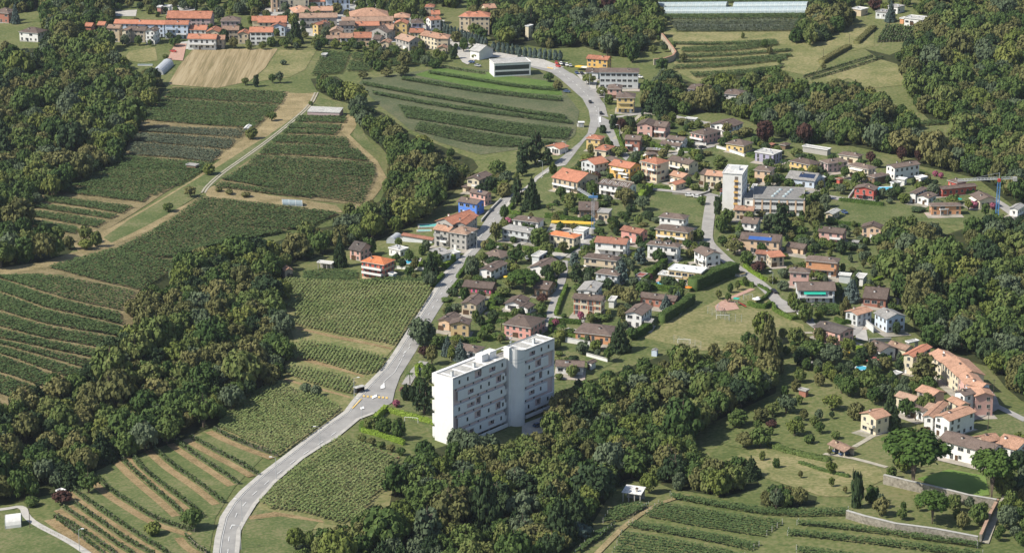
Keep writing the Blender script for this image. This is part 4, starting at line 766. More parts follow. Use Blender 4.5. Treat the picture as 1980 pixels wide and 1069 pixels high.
('L', (872, 182), (965, 197), (1020, 140), 3.4, 'gb', 'beige', 'pale', 'beige barn with pale grey roof on the lawn beside the parked van', S_(chim=0, name='barn', cat='barn')),
('L', (655, 692), (1015, 738), (1078, 682), 7, 'hip', 'orange', 'brown', 'orange apartment house with wide white eaves', S_(balc=2)),
('L', (480, 822), (715, 842), (765, 790), 7, 'hip', 'pink', 'brown', 'pastel pink house with brown hip roof in front of the orange one', S_()),
('O', (575, 115), (1000, 140), (1018, 40), 6, 'ga', 'palegrey', 'brown', 'wide grey house with bright green awnings', S_(awn='green', balc=2)),
('L', (1015, 862), (1165, 882), (1190, 850), 3.6, 'flat', 'palegrey', 'pale', 'concrete garage right of the orange apartment house', S_(nowin=True, name='garage', cat='garage')),
('L', (1190, 892), (1305, 912), (1370, 855), 3.4, 'flat', 'white', 'pale', 'garage with white door and green roof beside the driveway', S_(nowin=True, name='garage', cat='garage')),
('O', (1285, 195), (1555, 240), (1635, 110), 4, 'ga', 'brick', 'brown', 'brick-red chalet with broad brown roof by the forest', S_(chim=2)),
('O', (1150, 318), (1235, 395), (1410, 355), 5.5, 'gb', 'palegrey', 'tile', 'tile-roofed half of the hillside double house', S_(pitch=14)),
('O', (1410, 345), (1555, 437), (1775, 420), 6.5, 'ga', 'lightblue', 'grey', 'white-blue half of the hillside double house with grey roof', S_(balc=0)),
('O', (740, 497), (1045, 603), (1212, 555), 5.5, 'ga', 'pink', 'dark', 'pale pink house with single dark roof below the playing field lane', S_(balc=1, pitch=12)),
('X', (372, 228), (520, 300), (650, 262), 4.5, 'ga', 'white', 'brown', 'white end house with brown roof at the top of the old hamlet', S_(chim=1)),
('X', (575, 225), (770, 290), (850, 262), 5, 'ga', 'cream', 'oldtile', 'second house of the hamlet row with old brown tiles', S_()),
('X', (750, 310), (850, 345), (1035, 275), 8.5, 'gb', 'cream', 'red', 'tall cream house with fresh orange-red roof in the hamlet', S_()),
('X', (980, 318), (1120, 395), (1240, 338), 8, 'ga', 'cream', 'tile', 'tile-roofed house with satellite dish in the curved row', S_()),
('X', (1112, 400), (1280, 530), (1440, 440), 8, 'ga', 'cream', 'tile', 'long tile-roofed middle house of the curved row', S_()),
('X', (1275, 550), (1450, 725), (1512, 690), 9, 'ga', 'pink', 'tile', 'pinkish house descending the curved row', S_(d=8)),
('X', (1430, 585), (1515, 655), (1615, 625), 10, 'ga', 'lightblue', 'tile', 'tall bluish-white corner house at the outer bend of the curved row', S_()),
('X', (1235, 695), (1350, 735), (1435, 700), 9, 'gb', 'white', 'brown', 'tall white house with brown roof at the inner bend of the hamlet', S_()),
('X', (1170, 775), (1300, 835), (1360, 792), 7.5, 'ga', 'cream', 'tile', 'small cream row house with tile roof above the white gable house', S_()),
('X', (1040, 935), (1205, 980), (1315, 848), 7.5, 'gb', 'white', 'tile', 'white house with big gable closing the lower end of the hamlet', S_(pitch=17)),
('X', (935, 930), (1050, 945), (1200, 815), 6.5, 'gb', 'white', 'tile', 'tile-roofed house leaning on the white gable house', S_(chim=1)),
('X', (860, 680), (1035, 735), (1120, 685), 5, 'ga', 'stonewall', 'tile', 'open stone barn with wide tile roof in the hamlet yard', S_(chim=0)),
('X', (655, 738), (850, 787), (948, 752), 4, 'ga', 'cream', 'oldtile', 'low tile-roofed stable left in the hamlet yard', S_(chim=0)),
('X', (700, 805), (940, 890), (965, 850), 4.5, 'ga', 'white', 'brown', 'brown-roofed stable in the middle of the hamlet yard', S_(chim=0)),
('X', (940, 855), (1020, 875), (1130, 832), 5, 'ga', 'white', 'oldtile', 'little tile-roofed house between stable and white gable house', S_()),
('X', (310, 915), (480, 965), (570, 900), 7, 'gb', 'cream', 'tile', 'farmhouse with cream pillars and red wooden loggia behind the spruce', S_(balc=1)),
('X', (380, 385), (500, 430), (560, 405), 2.5, 'sa', 'maroon' if False else 'brown', 'maroon', 'low shed with dark red roof below the hedge', S_(nowin=True, chim=0, name='garden_shed', cat='shed')),
('X', (600, 515), (680, 540), (735, 515), 2.4, 'flat', 'beige', 'pale', 'pale flat-roofed garden hut below the hamlet', S_(nowin=True, name='garden_hut', cat='hut')),
('X', (715, 205), (800, 222), (912, 210), 3, 'flat', 'grey', 'pale', 'carport with pale roof behind the hamlet row', S_(open_front=True, name='carport', cat='carport')),
('Y', (815, 232), (1210, 325), (1265, 262), 6.5, 'ga', 'white', 'brown', 'long white villa with weathered brown roof behind the bright lawn', S_(d=11, chim=2)),
('Y', (1230, 255), (1400, 303), (1480, 225), 7, 'ga', 'white', 'tile', 'tile-roofed rear wing of the long white villa', S_()),
('Y', (1075, 205), (1170, 248), (1250, 205), 8, 'gb', 'cream', 'tile', 'narrow tile-roofed wing left of the villa chimney', S_()),
('Y', (1412, 272), (1460, 292), (1510, 255), 6.5, 'ga', 'palegrey', 'tile', 'pale house with tile roof at the right edge beside the villa', S_()),
('Y', (-5, 268), (125, 312), (190, 278), 3, 'ga', 'cream', 'oldtile', 'open carport with old tile roof at the end of the gravel drive', S_(open_front=True, name='carport', cat='carport')),
('W', (1195, 365), (1285, 385), (1350, 372), 2.6, 'flat', 'brick', 'grey', 'rusty brown shed at the top of the orchard', S_(nowin=True, name='orchard_shed', cat='shed')),
('W', (1262, 105), (1330, 118), (1368, 98), 2.3, 'ga', 'brown', 'grey', 'ramshackle grey shed on the bare ground', S_(nowin=True, chim=0, name='ramshackle_shed', cat='shed')),
('V', (1195, 600), (1345, 614), (1400, 580), 3.6, 'sa', 'grey', 'whiteroof', 'tractor shed with white metal roof between wood and vineyard', S_(open_front=True, ov=.3, name='tractor_shed', cat='shed')),
('M', (505, 265), (690, 285), (790, 190), 5, 'gb', 'beige', 'brown', 'beige brick house with double brown gable near the parked car', S_()),
('M', (385, 488), (612, 500), (665, 438), 5.8, 'gb', 'sand', 'brown', 'sand-coloured house with big plain gable beside the straight road', S_(pitch=16)),
('M', (305, 412), (395, 470), (520, 385), 4.5, 'gb', 'peach', 'brown', 'peach side wing of the sand-coloured house with clay terrace', S_(chim=1)),
('M', (980, 265), (1190, 290), (1300, 210), 3, 'gb', 'white', 'brown', 'white bungalow with brown roof behind the round bushes', S_(chim=2)),
('M', (1130, 300), (1250, 322), (1330, 275), 2.8, 'gb', 'white', 'brown', 'white double garage with small brown roofs', S_(chim=0)),
('M', (970, 485), (1285, 545), (1312, 475), 5.3, 'hip', 'salmon', 'brown', 'salmon-pink house directly behind the white apartment slab', S_(d=15)),
('N', (-80, 205), (250, 240), (312, 185), 7.5, 'ga', 'cream', 'brown', 'cream house with maroon shutters near the narrow lane', S_(shut='rust', balc=0)),
('M', (412, 755), (680, 812), (765, 735), 3, 'hip', 'palegrey', 'brown', 'brown hip-roofed bungalow behind the left end of the white slab', S_()),
('N', (-60, 575), (350, 632), (548, 525), 4, 'hip', 'orange', 'brown', 'big brown-roofed orange house with central ridge notch and pool', S_(pitch=17)),
('M', (1545, 948), (1868, 968), (1945, 892), 3.5, 'ga', 'white', 'brown', 'white bungalow with brown roof just right of the white slab', S_(chim=2)),
('M', (1880, 905), (1945, 925), (2010, 890), 3, 'gb', 'white', 'brown', 'small white garage right of the white bungalow', S_(chim=0, name='garage', cat='garage')),
('N', (490, 372), (690, 402), (872, 300), 6, 'gb', 'white', 'brown', 'white gabled house with open garage facing the playing field', S_(pitch=17)),
('N', (650, 190), (1050, 242), (1125, 190), 4, 'ga', 'brick', 'brown', 'long brick-red bungalow below the pool villa', S_()),
('N', (305, 240), (390, 248), (445, 195), 3.2, 'flat', 'white', 'pale', 'white flat garage beside the cream house with maroon shutters', S_(nowin=True, name='garage', cat='garage')),
('N', (700, 475), (800, 485), (858, 442), 3, 'flat', 'beige', 'grey', 'small flat annex of the white gabled house', S_()),
('N', (825, 780), (850, 783), (872, 775), 2.5, 'gb', 'lightblue', 'grey', 'tiny light blue garden shed by the field edge', S_(nowin=True, chim=0, ov=.1, name='garden_shed', cat='shed')),
# upper village
('A', (138, 250), (290, 258), (305, 242), 6, 'hip', 'white', 'brown', 'lone white house with grey-brown hip roof in the western wood', S_(d=12)),
('A', (-60, 100), (65, 103), (76, 88), 7, 'hip', 'brick', 'brown', 'brick-red house at the left photo edge', S_(d=12)),
('A', (868, 188), (1258, 190), (1262, 176), 8.5, 'ga', 'lightblue', 'red', 'long pale blue row with thin orange roof in the village', S_(d=9)),
('A', (1270, 145), (1615, 147), (1620, 122), 8, 'ga', 'mauve', 'red', 'large mauve barrack building with orange roof at the back of the village', S_(d=16)),
('A', (1255, 192), (1442, 193), (1446, 176), 9.5, 'ga', 'lightblue', 'red', 'three-storey light blue house with balconies', S_(balc=1, d=9)),
('A', (815, 220), (915, 222), (955, 200), 9, 'ga', 'beige', 'oldtile', 'beige house with old roof emerging from the left wood edge', S_(d=8)),
('A', (925, 236), (965, 238), (1010, 215), 9, 'gb', 'cream', 'oldtile', 'tall narrow cream house at the left of the village terrace', S_(d=8, chim=0)),
('A', (965, 236), (1110, 240), (1160, 222), 7.5, 'ga', 'stonewall', 'brown', 'grey unplastered house behind the village terrace', S_(d=9)),
('A', (1105, 243), (1185, 246), (1258, 235), 8.5, 'gb', 'white', 'brown', 'white gabled house with balcony above the small green lawn', S_(d=10, balc=1)),
('A', (1430, 300), (1655, 304), (1690, 285), 7, 'ga', 'white', 'red', 'white house with orange roof and long balcony above the stubble field', S_(balc=2, d=10)),
('A', (1655, 306), (1722, 306), (1748, 275), 6, 'ga', 'stonewall', 'tile', 'brown stone annex right of the white balcony house', S_(chim=0, d=9)),
('A', (1575, 250), (1680, 252), (1700, 218), 6, 'gb', 'cream', 'red', 'orange-roofed gable house behind the white balcony house', S_(d=12)),
('A', (1445, 232), (1580, 234), (1600, 212), 6, 'ga', 'white', 'red', 'low white house with orange roof right of the light blue house', S_(d=10)),
('A', (1685, 165), (1840, 166), (1852, 150), 7, 'hip', 'mauve', 'brown', 'mauve house with grey hip roof among the trees', S_(d=11)),
('A', (1700, 235), (1830, 235), (1848, 210), 6, 'ga', 'stonewall', 'oldtile', 'old stone house with brown tiles left of the village centre', S_(d=9)),
('A', (1815, 262), (1905, 264), (1920, 238), 6.5, 'gb', 'beige', 'red', 'small beige gable house with orange roof near the dark spruce', S_(d=9)),
('A', (1925, 162), (2010, 162), (2020, 135), 6, 'ga', 'cream', 'red', 'orange-roofed house at the back between the trees', S_(d=10)),
('A', (640, 205), (700, 206), (715, 190), 5, 'ga', 'brick', 'red', 'orange-roofed cottage swallowed by the western trees', S_(d=8)),
('A', (740, 196), (800, 196), (812, 184), 5, 'ga', 'beige', 'red', 'sliver of an orange roof behind the village edge trees', S_(d=8)),
('A', (1195, 60), (1235, 60), (1240, 48), 5, 'flat', 'salmon', 'whiteroof', 'small salmon building at the top edge of the village', S_(d=6)),
('A', (1240, 55), (1300, 56), (1306, 45), 4, 'flat', 'white', 'whiteroof', 'low white building beside the salmon one at the top edge', S_(d=6)),
('B', (-75, 250), (110, 252), (126, 222), 8.5, 'ga', 'white', 'red', 'white three-storey house with orange roof above the stubble field corner', S_(d=11, win='wide')),
('B', (-10, 175), (215, 178), (224, 142), 7.5, 'ga', 'beige', 'red', 'long orange-roofed house behind the dark spruce', S_(d=14)),
('B', (90, 206), (205, 210), (216, 182), 6.5, 'gb', 'lightblue', 'rust', 'pale blue gable house with brown-red roof left of the dark spruce', S_(d=10)),
('B', (150, -62), (390, -60), (420, -80), 14, 'ga', 'cream', 'tile', 'ochre church front with columns at the top of the village', S_(d=16, name='church', cat='church', win='tall')),
('B', (90, -48), (150, -48), (160, -60), 13, 'ga', 'peach', 'tile', 'pale side building left of the church', S_(d=12)),
('B', (510, -4), (705, -2), (710, -20), 9.5, 'ga', 'lightblue', 'red', 'white-blue palazzo with rows of tall windows at the top', S_(d=12, win='tall')),
('B', (365, 14), (510, 16), (515, 0), 7, 'ga', 'white', 'red', 'white house with orange roof between church and palazzo', S_(d=9)),
('B', (275, 100), (420, 96), (400, 55), 6, 'hip', 'stonewall', 'tile', 'low wide tile-roofed house under the church', S_(d=18)),
('B', (400, 84), (572, 86), (578, 52), 6, 'ga', 'stonewall', 'tile', 'tile-roofed row below the palazzo', S_(d=10)),
('B', (310, 136), (605, 140), (635, 110), 7, 'ga', 'grey', 'oldtile', 'long brownish-pink roofed row in the village centre', S_(d=10)),
('B', (375, 195), (455, 196), (560, 168), 8, 'gb', 'yellow', 'red', 'yellow village house with orange roof right of the dark spruce', S_(d=12)),
('B', (455, 196), (556, 195), (570, 170), 7, 'gb', 'beige', 'brown', 'beige gable house attached to the yellow village house', S_(d=9)),
('B', (540, 242), (645, 244), (655, 205), 7, 'gb', 'peach', 'oldtile', 'peach house with stepped gables in the village', S_(d=9)),
('B', (515, 298), (612, 300), (622, 280), 4, 'ga', 'mauve', 'oldtile', 'low mauve outbuilding in front of the stepped gables', S_(d=7, chim=0)),
('B', (617, 196), (738, 197), (745, 168), 7.5, 'ga', 'grey', 'brown', 'grey house with brown roof in the village centre', S_(d=9)),
('B', (740, 199), (927, 200), (932, 174), 6.5, 'ga', 'stonewall', 'red', 'village house with fresh orange roof and a blue tarp', S_(d=9)),
('B', (635, 164), (1035, 166), (1042, 136), 8, 'ga', 'peach', 'oldtile', 'very long old tiled row in the village centre', S_(d=10, chim=2)),
('B', (700, 132), (1000, 134), (1006, 90), 8, 'hip', 'peach', 'tile', 'large red-brown hip roof behind the long tiled row', S_(d=20)),
('B', (618, 293), (722, 294), (730, 256), 5.5, 'ga', 'white', 'tile', 'white village house with loggia at the garden edge', S_(d=10, chim=0)),
('B', (724, 292), (866, 293), (874, 244), 5.5, 'ga', 'peach', 'red', 'peach village house with bright orange roof at the garden edge', S_(d=12)),
('B', (830, 236), (985, 255), (1020, 215), 6, 'gb', 'grey', 'brown', 'dark grey roofed house cluster right of the orange roof', S_(d=12)),
('B', (870, 300), (930, 305), (955, 275), 5, 'ga', 'grey', 'brown', 'small grey-roofed house in the village gardens', S_(d=9)),
('B', (930, 326), (1000, 330), (1018, 300), 4.5, 'gb', 'beige', 'tile', 'little beige gable house above the vine beds', S_(d=8)),
('B', (940, 225), (1032, 228), (1042, 190), 7, 'ga', 'beige', 'tile', 'beige tile-roofed house beside the yellow tower-like house', S_(d=11)),
('B', (1036, 182), (1140, 186), (1152, 152), 9, 'gb', 'yellow', 'red', 'narrow bright yellow house in the village', S_(d=9)),
('B', (1035, 136), (1160, 138), (1172, 112), 9, 'hip', 'cream', 'tile', 'cream house with tile roof behind the narrow yellow house', S_(d=12)),
('B', (1170, 180), (1264, 180), (1262, 128), 8, 'hip', 'lilac', 'brown', 'mauve-grey house with mansard roof in the village', S_(d=12)),
('B', (1040, 292), (1152, 322), (1230, 272), 6, 'ga', 'grey', 'oldtile', 'wide brown-roofed house at the lower right of the village', S_(d=11)),
('B', (1150, 250), (1262, 254), (1268, 228), 6, 'ga', 'cream', 'red', 'low orange-roofed house below the mauve-grey one', S_(d=9)),
('B', (1230, 268), (1370, 296), (1300, 235), 8, 'ga', 'cream', 'tile', 'cream farmhouse with tile roof where the plane avenue begins', S_(d=10, chim=1)),
('B', (1355, 296), (1455, 298), (1462, 268), 8, 'hip', 'beige', 'tile', 'right corner house of the village with hipped tile roof', S_(d=12)),
('B', (1365, 368), (1440, 370), (1448, 350), 4, 'gb', 'beige', 'tile', 'little stacked tile roof below the corner house', S_(d=6, chim=0)),
('B', (1315, 158), (1402, 150), (1412, 130), 9, 'ga', 'white', 'red', 'white house with orange roof at the top of the plane avenue', S_(d=8)),
('B', (1320, 112), (1392, 112), (1398, 85), 7, 'ga', 'cream', 'red', 'orange-roofed cottage above the avenue', S_(d=9)),
('B', (1270, 55), (1345, 57), (1352, 35), 6.5, 'hip', 'beige', 'red', 'small beige house with orange roof at the top edge', S_(d=9)),
('B', (1528, 128), (1618, 133), (1650, 80), 11.5, 'hip', 'beige', 'red', 'left part of the orange-roofed mansion in the park', S_(d=16)),
('B', (1615, 132), (1772, 132), (1785, 95), 12, 'hip', 'beige', 'red', 'right part of the tall orange-roofed mansion in the park', S_(d=14)),
('B', (1735, 68), (1825, 62), (1830, 35), 9, 'ga', 'beige', 'tile', 'tile-roofed wing behind the park mansion', S_(d=10)),
('B', (1610, 385), (1690, 398), (1768, 378), 5.5, 'ga', 'white', 'pale', 'white workshop with pale sheet roof beside the avenue', S_(chim=0, d=14, nowin=True, name='workshop', cat='workshop')),
('C', (525, 450), (695, 462), (708, 438), 7.5, 'ga', 'gold', 'red', 'golden house with red roof beside the upper road', S_()),
('C', (625, 557), (935, 560), (942, 535), 10, 'hip', 'palegrey', 'brown', 'long pale apartment block with many blinds by the upper road', S_(d=13, win='wide', pitch=12)),
('C', (520, 552), (625, 557), (635, 540), 4.5, 'ga', 'palegrey', 'brown', 'low annex left of the long pale apartment block', S_(d=9)),
('C', (685, 682), (800, 686), (808, 655), 6, 'hip', 'pink', 'brown', 'small pink house below the long pale apartment block', S_(d=11)),
('C', (755, 750), (905, 754), (912, 722), 9, 'hip', 'yellow', 'brown', 'yellow house with blue balcony doors and white garages by the upper road', S_(d=12, balc=2)),
('C', (1300, 685), (1462, 694), (1470, 678), 6.5, 'hip', 'palegrey', 'brown', 'upper roof of the pair of houses sunk in the wood', S_(d=12)),
('C', (1280, 735), (1438, 742), (1445, 722), 4, 'hip', 'salmon', 'brown', 'lower roof of the pair of houses sunk in the wood', S_(d=10)),
('C', (1575, 722), (1732, 732), (1742, 712), 5.5, 'hip', 'white', 'brown', 'solitary white house with brown roof in the wood', S_(d=11)),
('C', (58, 205), (88, 208), (105, 200), 9, 'flat', 'cream', 'pale', 'square cream lookout tower in the mansion park', S_(ov=.25, name='lookout_tower', cat='tower', d=6)),
('D', (1055, 150), (1215, 162), (1222, 140), 4, 'flat', 'white', 'pale', 'white flat-roofed villa above the bare vine plot', S_(win='wide', d=12)),
('D', (1020, 148), (1060, 152), (1075, 140), 3, 'flat', 'orange', 'pale', 'small orange-walled wing of the white flat-roofed villa', S_(nowin=True, d=6)),
('D', (835, 98), (930, 105), (940, 85), 4, 'flat', 'palegrey', 'grey', 'grey house with pale roof left of the dark spruce at the top', S_(d=10)),
('D', (650, 75), (735, 84), (745, 60), 4, 'flat', 'beige', 'pale', 'low beige house at the top edge beside the copper tree', S_(d=9)),
('D', (930, 55), (1015, 65), (1030, 40), 4, 'flat', 'white', 'grey', 'white terrace house at the very top between trees', S_(d=9)),
('B', (370, 858), (620, 862), (628, 832), 3.2, 'sa', 'mauve', 'pale', 'long farm shed with pale roof at the head of the vineyard', S_(nowin=True, chim=0, ov=.2, pitch=5, name='farm_shed', cat='shed')),
('E', (1415, 238), (1500, 246), (1508, 228), 2.4, 'flat', 'brown', 'grey', 'small wooden vineyard hut with tin roof', S_(nowin=True, name='vineyard_hut', cat='hut')),
('B', (475, 424), (520, 426), (525, 412), 2.3, 'flat', 'grey', 'pale', 'tiny pale hut in the gardens under the village', S_(nowin=True, name='garden_hut', cat='hut')),
('A', (1875, 985), (1900, 985), (1925, 960), 2.2, 'gb', 'white', 'whiteroof', 'tiny white hut at the edge of the upper vineyard', S_(nowin=True, chim=0, name='garden_hut', cat='hut')),
('R', (425, 598), (460, 606), (505, 590), 2.3, 'flat', 'white', 'whiteroof', 'white tin hut half hidden at the wood edge, lower left', S_(nowin=True, name='garden_hut', cat='hut')),
('Q', (1330, 248), (1390, 258), (1415, 240), 2.2, 'flat', 'darkblue' if False else 'lightblue', 'pale', 'light blue van-sized shed right of the peach villa', S_(nowin=True, name='garden_shed', cat='shed')),
]
HB = {}
for c, a, b, e, h, rk, wl, rf, lb, op in HS: HB[lb] = house(c, a, b, e, h, rk, wl, rf, lb, **op)
# ---- white tower block with balcony strip
def hpoint(lb): return HB[lb]
root, (Lx, Dy, h, rh, ro) = house('H', (545, 655), (770, 670), (860, 578), 19, 'flat', 'white', 'whiteroof', 'slim white seven-storey tower block next to the school', name='apartment_tower', cat='apartment block', nowin=True, ov=.3)
bm = MB(); bm.box(-2, 2.2, -1.4, 1.2, .3, 2.2, 'w_palegrey'); bm.build('lift_house', ro)
for k in range(6):
    b2 = MB(); z = 1.6 + k * 2.85; x0 = Lx * .12; x1 = Lx * .30
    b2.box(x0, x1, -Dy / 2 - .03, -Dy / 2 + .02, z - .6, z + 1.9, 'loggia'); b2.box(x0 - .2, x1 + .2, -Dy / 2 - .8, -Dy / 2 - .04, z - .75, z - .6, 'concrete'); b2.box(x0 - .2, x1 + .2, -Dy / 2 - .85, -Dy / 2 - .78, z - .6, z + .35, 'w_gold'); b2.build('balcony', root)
    for i in range(4): mobj('window', window_mesh('std'), root, (Lx / 2, -Dy / 2 + (i + .5) * Dy / 4, z + .5), R(90))
# ---- school
root, (Lx, Dy, h, rh, ro) = house('H', (885, 935), (1450, 950), (1555, 815), 8, 'flat', 'white', 'grey', 'wide school block with orange pillars and eight skylight domes', name='school', cat='school', nowin=True, ov=.3)
for i in range(7):
    x = -Lx / 2 + i * Lx / 6; p = MB(); p.box(x - .4, x + .4, -Dy / 2 - .12, -Dy / 2 + .02, -2, 7.7, 'w_peach'); p.build('pillar', root)
    if i < 6:
        for k in range(2):
            for q in (.3, .7): mobj('window', window_mesh('wide'), root, (x + q * Lx / 6, -Dy / 2, 2.2 + k * 3.6), 0)
for i in range(4):
    for sx in (-.12, .10):
        d = MB(); x = Lx * sx + i * 1.2; y = -Dy * .3 + i * Dy * .19
        for k in range(4): r0, r1 = 1.0 * math.cos(k * .38), 1.0 * math.cos((k + 1) * .38); d.tube((x, y, .28 + .8 * math.sin(k * .38)), (x, y, .28 + .8 * math.sin((k + 1) * .38)), r0, r1, 'plastic', 10)
        d.build('skylight', ro)
house('H', (770, 935), (885, 945), (960, 850), 6.5, 'flat', 'white', 'grey', 'low link building between the white tower block and the school', name='school_wing', cat='school', ov=.2)
house('H', (840, 880), (885, 885), (935, 775), 6, 'flat', 'palegrey', 'pale', 'rear wing with pale roof behind the white tower block', name='school_wing', cat='school', ov=.2, nowin=True)
# ---- modern white building with dark bands
root, (Lx, Dy, h, rh, ro) = house('_', (937, 117), (955, 125), (1027, 121), 8, 'flat', 'white', 'pale', 'white modern cube building with dark glass bands beside the upper road', name='office_building', cat='office building', nowin=True, ov=.2)
for z0, z1 in ((4.3, 6.9), (1.0, 3.2)):
    g = MB(); 
    if Lx > Dy: g.box(-Lx / 2 + 1, Lx / 2 + .03, -Dy / 2 - .03, -Dy / 2 + .02, z0, z1, 'glass'); g.box(Lx / 2 - .02, Lx / 2 + .03, -Dy / 2 + .5, Dy / 2 - 1, z0, z1, 'glass')
    else: g.box(Lx / 2 - .02, Lx / 2 + .03, -Dy / 2 + .5, Dy / 2 - 1, z0, z1, 'glass'); g.box(-Lx / 2 + 1, Lx / 2, -Dy / 2 - .03, -Dy / 2 + .02, z0, z1, 'glass') if False else None
    g.build('window_band', root)
# roof extras
def roofpatch(lb, x0, x1, t0, t1, m, part, side=-1):
    root, (Lx, Dy, h, rh, ro) = HB[lb]; e = .6; W = Dy / 2 + e; mb = MB()
    def pt(x, t): return (x * Lx, side * W * (1 - t), rh * t + .06)
    q = [pt(x0, t0), pt(x1, t0), pt(x1, t1), pt(x0, t1)]; q = q if side < 0 else q[::-1]
    mb.quad(q, m); mb.quad([(a, b, c - .05) for a, b, c in q][::-1], m); mb.build(part, ro)
for x_ in (-.2, .16):
    root, (Lx, Dy, h, rh, ro) = HB['big white house with dormers and pink parasol']; d_ = MB(); y_ = -(Dy / 2) * .62; d_.box(x_ * Lx - .9, x_ * Lx + .9, y_, y_ + 2.6, rh * .2, rh * .45 + 1.1, 'white'); d_.box(x_ * Lx - 1.1, x_ * Lx + 1.1, y_ - .25, y_ + 2.8, rh * .45 + 1.1, rh * .45 + 1.3, 'r_brown'); d_.box(x_ * Lx - .5, x_ * Lx + .5, y_ - .03, y_ + .02, rh * .45, rh * .45 + .9, 'glass'); d_.build('dormer', ro)
roofpatch('long peach house with a strip of blue solar panels', -.3, .3, .03, .5, 'solarblue', 'solar_panels')
roofpatch('modern white house with slate-grey roof and solar strip beside the school', -.1, .45, .3, .8, 'solar', 'solar_panels')
roofpatch('dark pink house with skylight between the blue house and the cream villa', -.1, .2, .4, .8, 'solar', 'skylight')
sg = MB(); root, (Lx, Dy, h, rh, ro) = HB['wide white house with snow guards dotted on its brown roof']
for r_ in range(4):
    for i in range(16):
        if (i * 7 + r_ * 5) % 11 in (3, 9): continue
        t = .25 + r_ * .17; x = (i / 15 - .5) * Lx * .92; y = -(Dy / 2 + .6) * (1 - t); sg.box(x - .16, x + .16, y - .12, y + .12, rh * t - .02, rh * t + .22, 'white')
sg.build('snow_guards', ro)
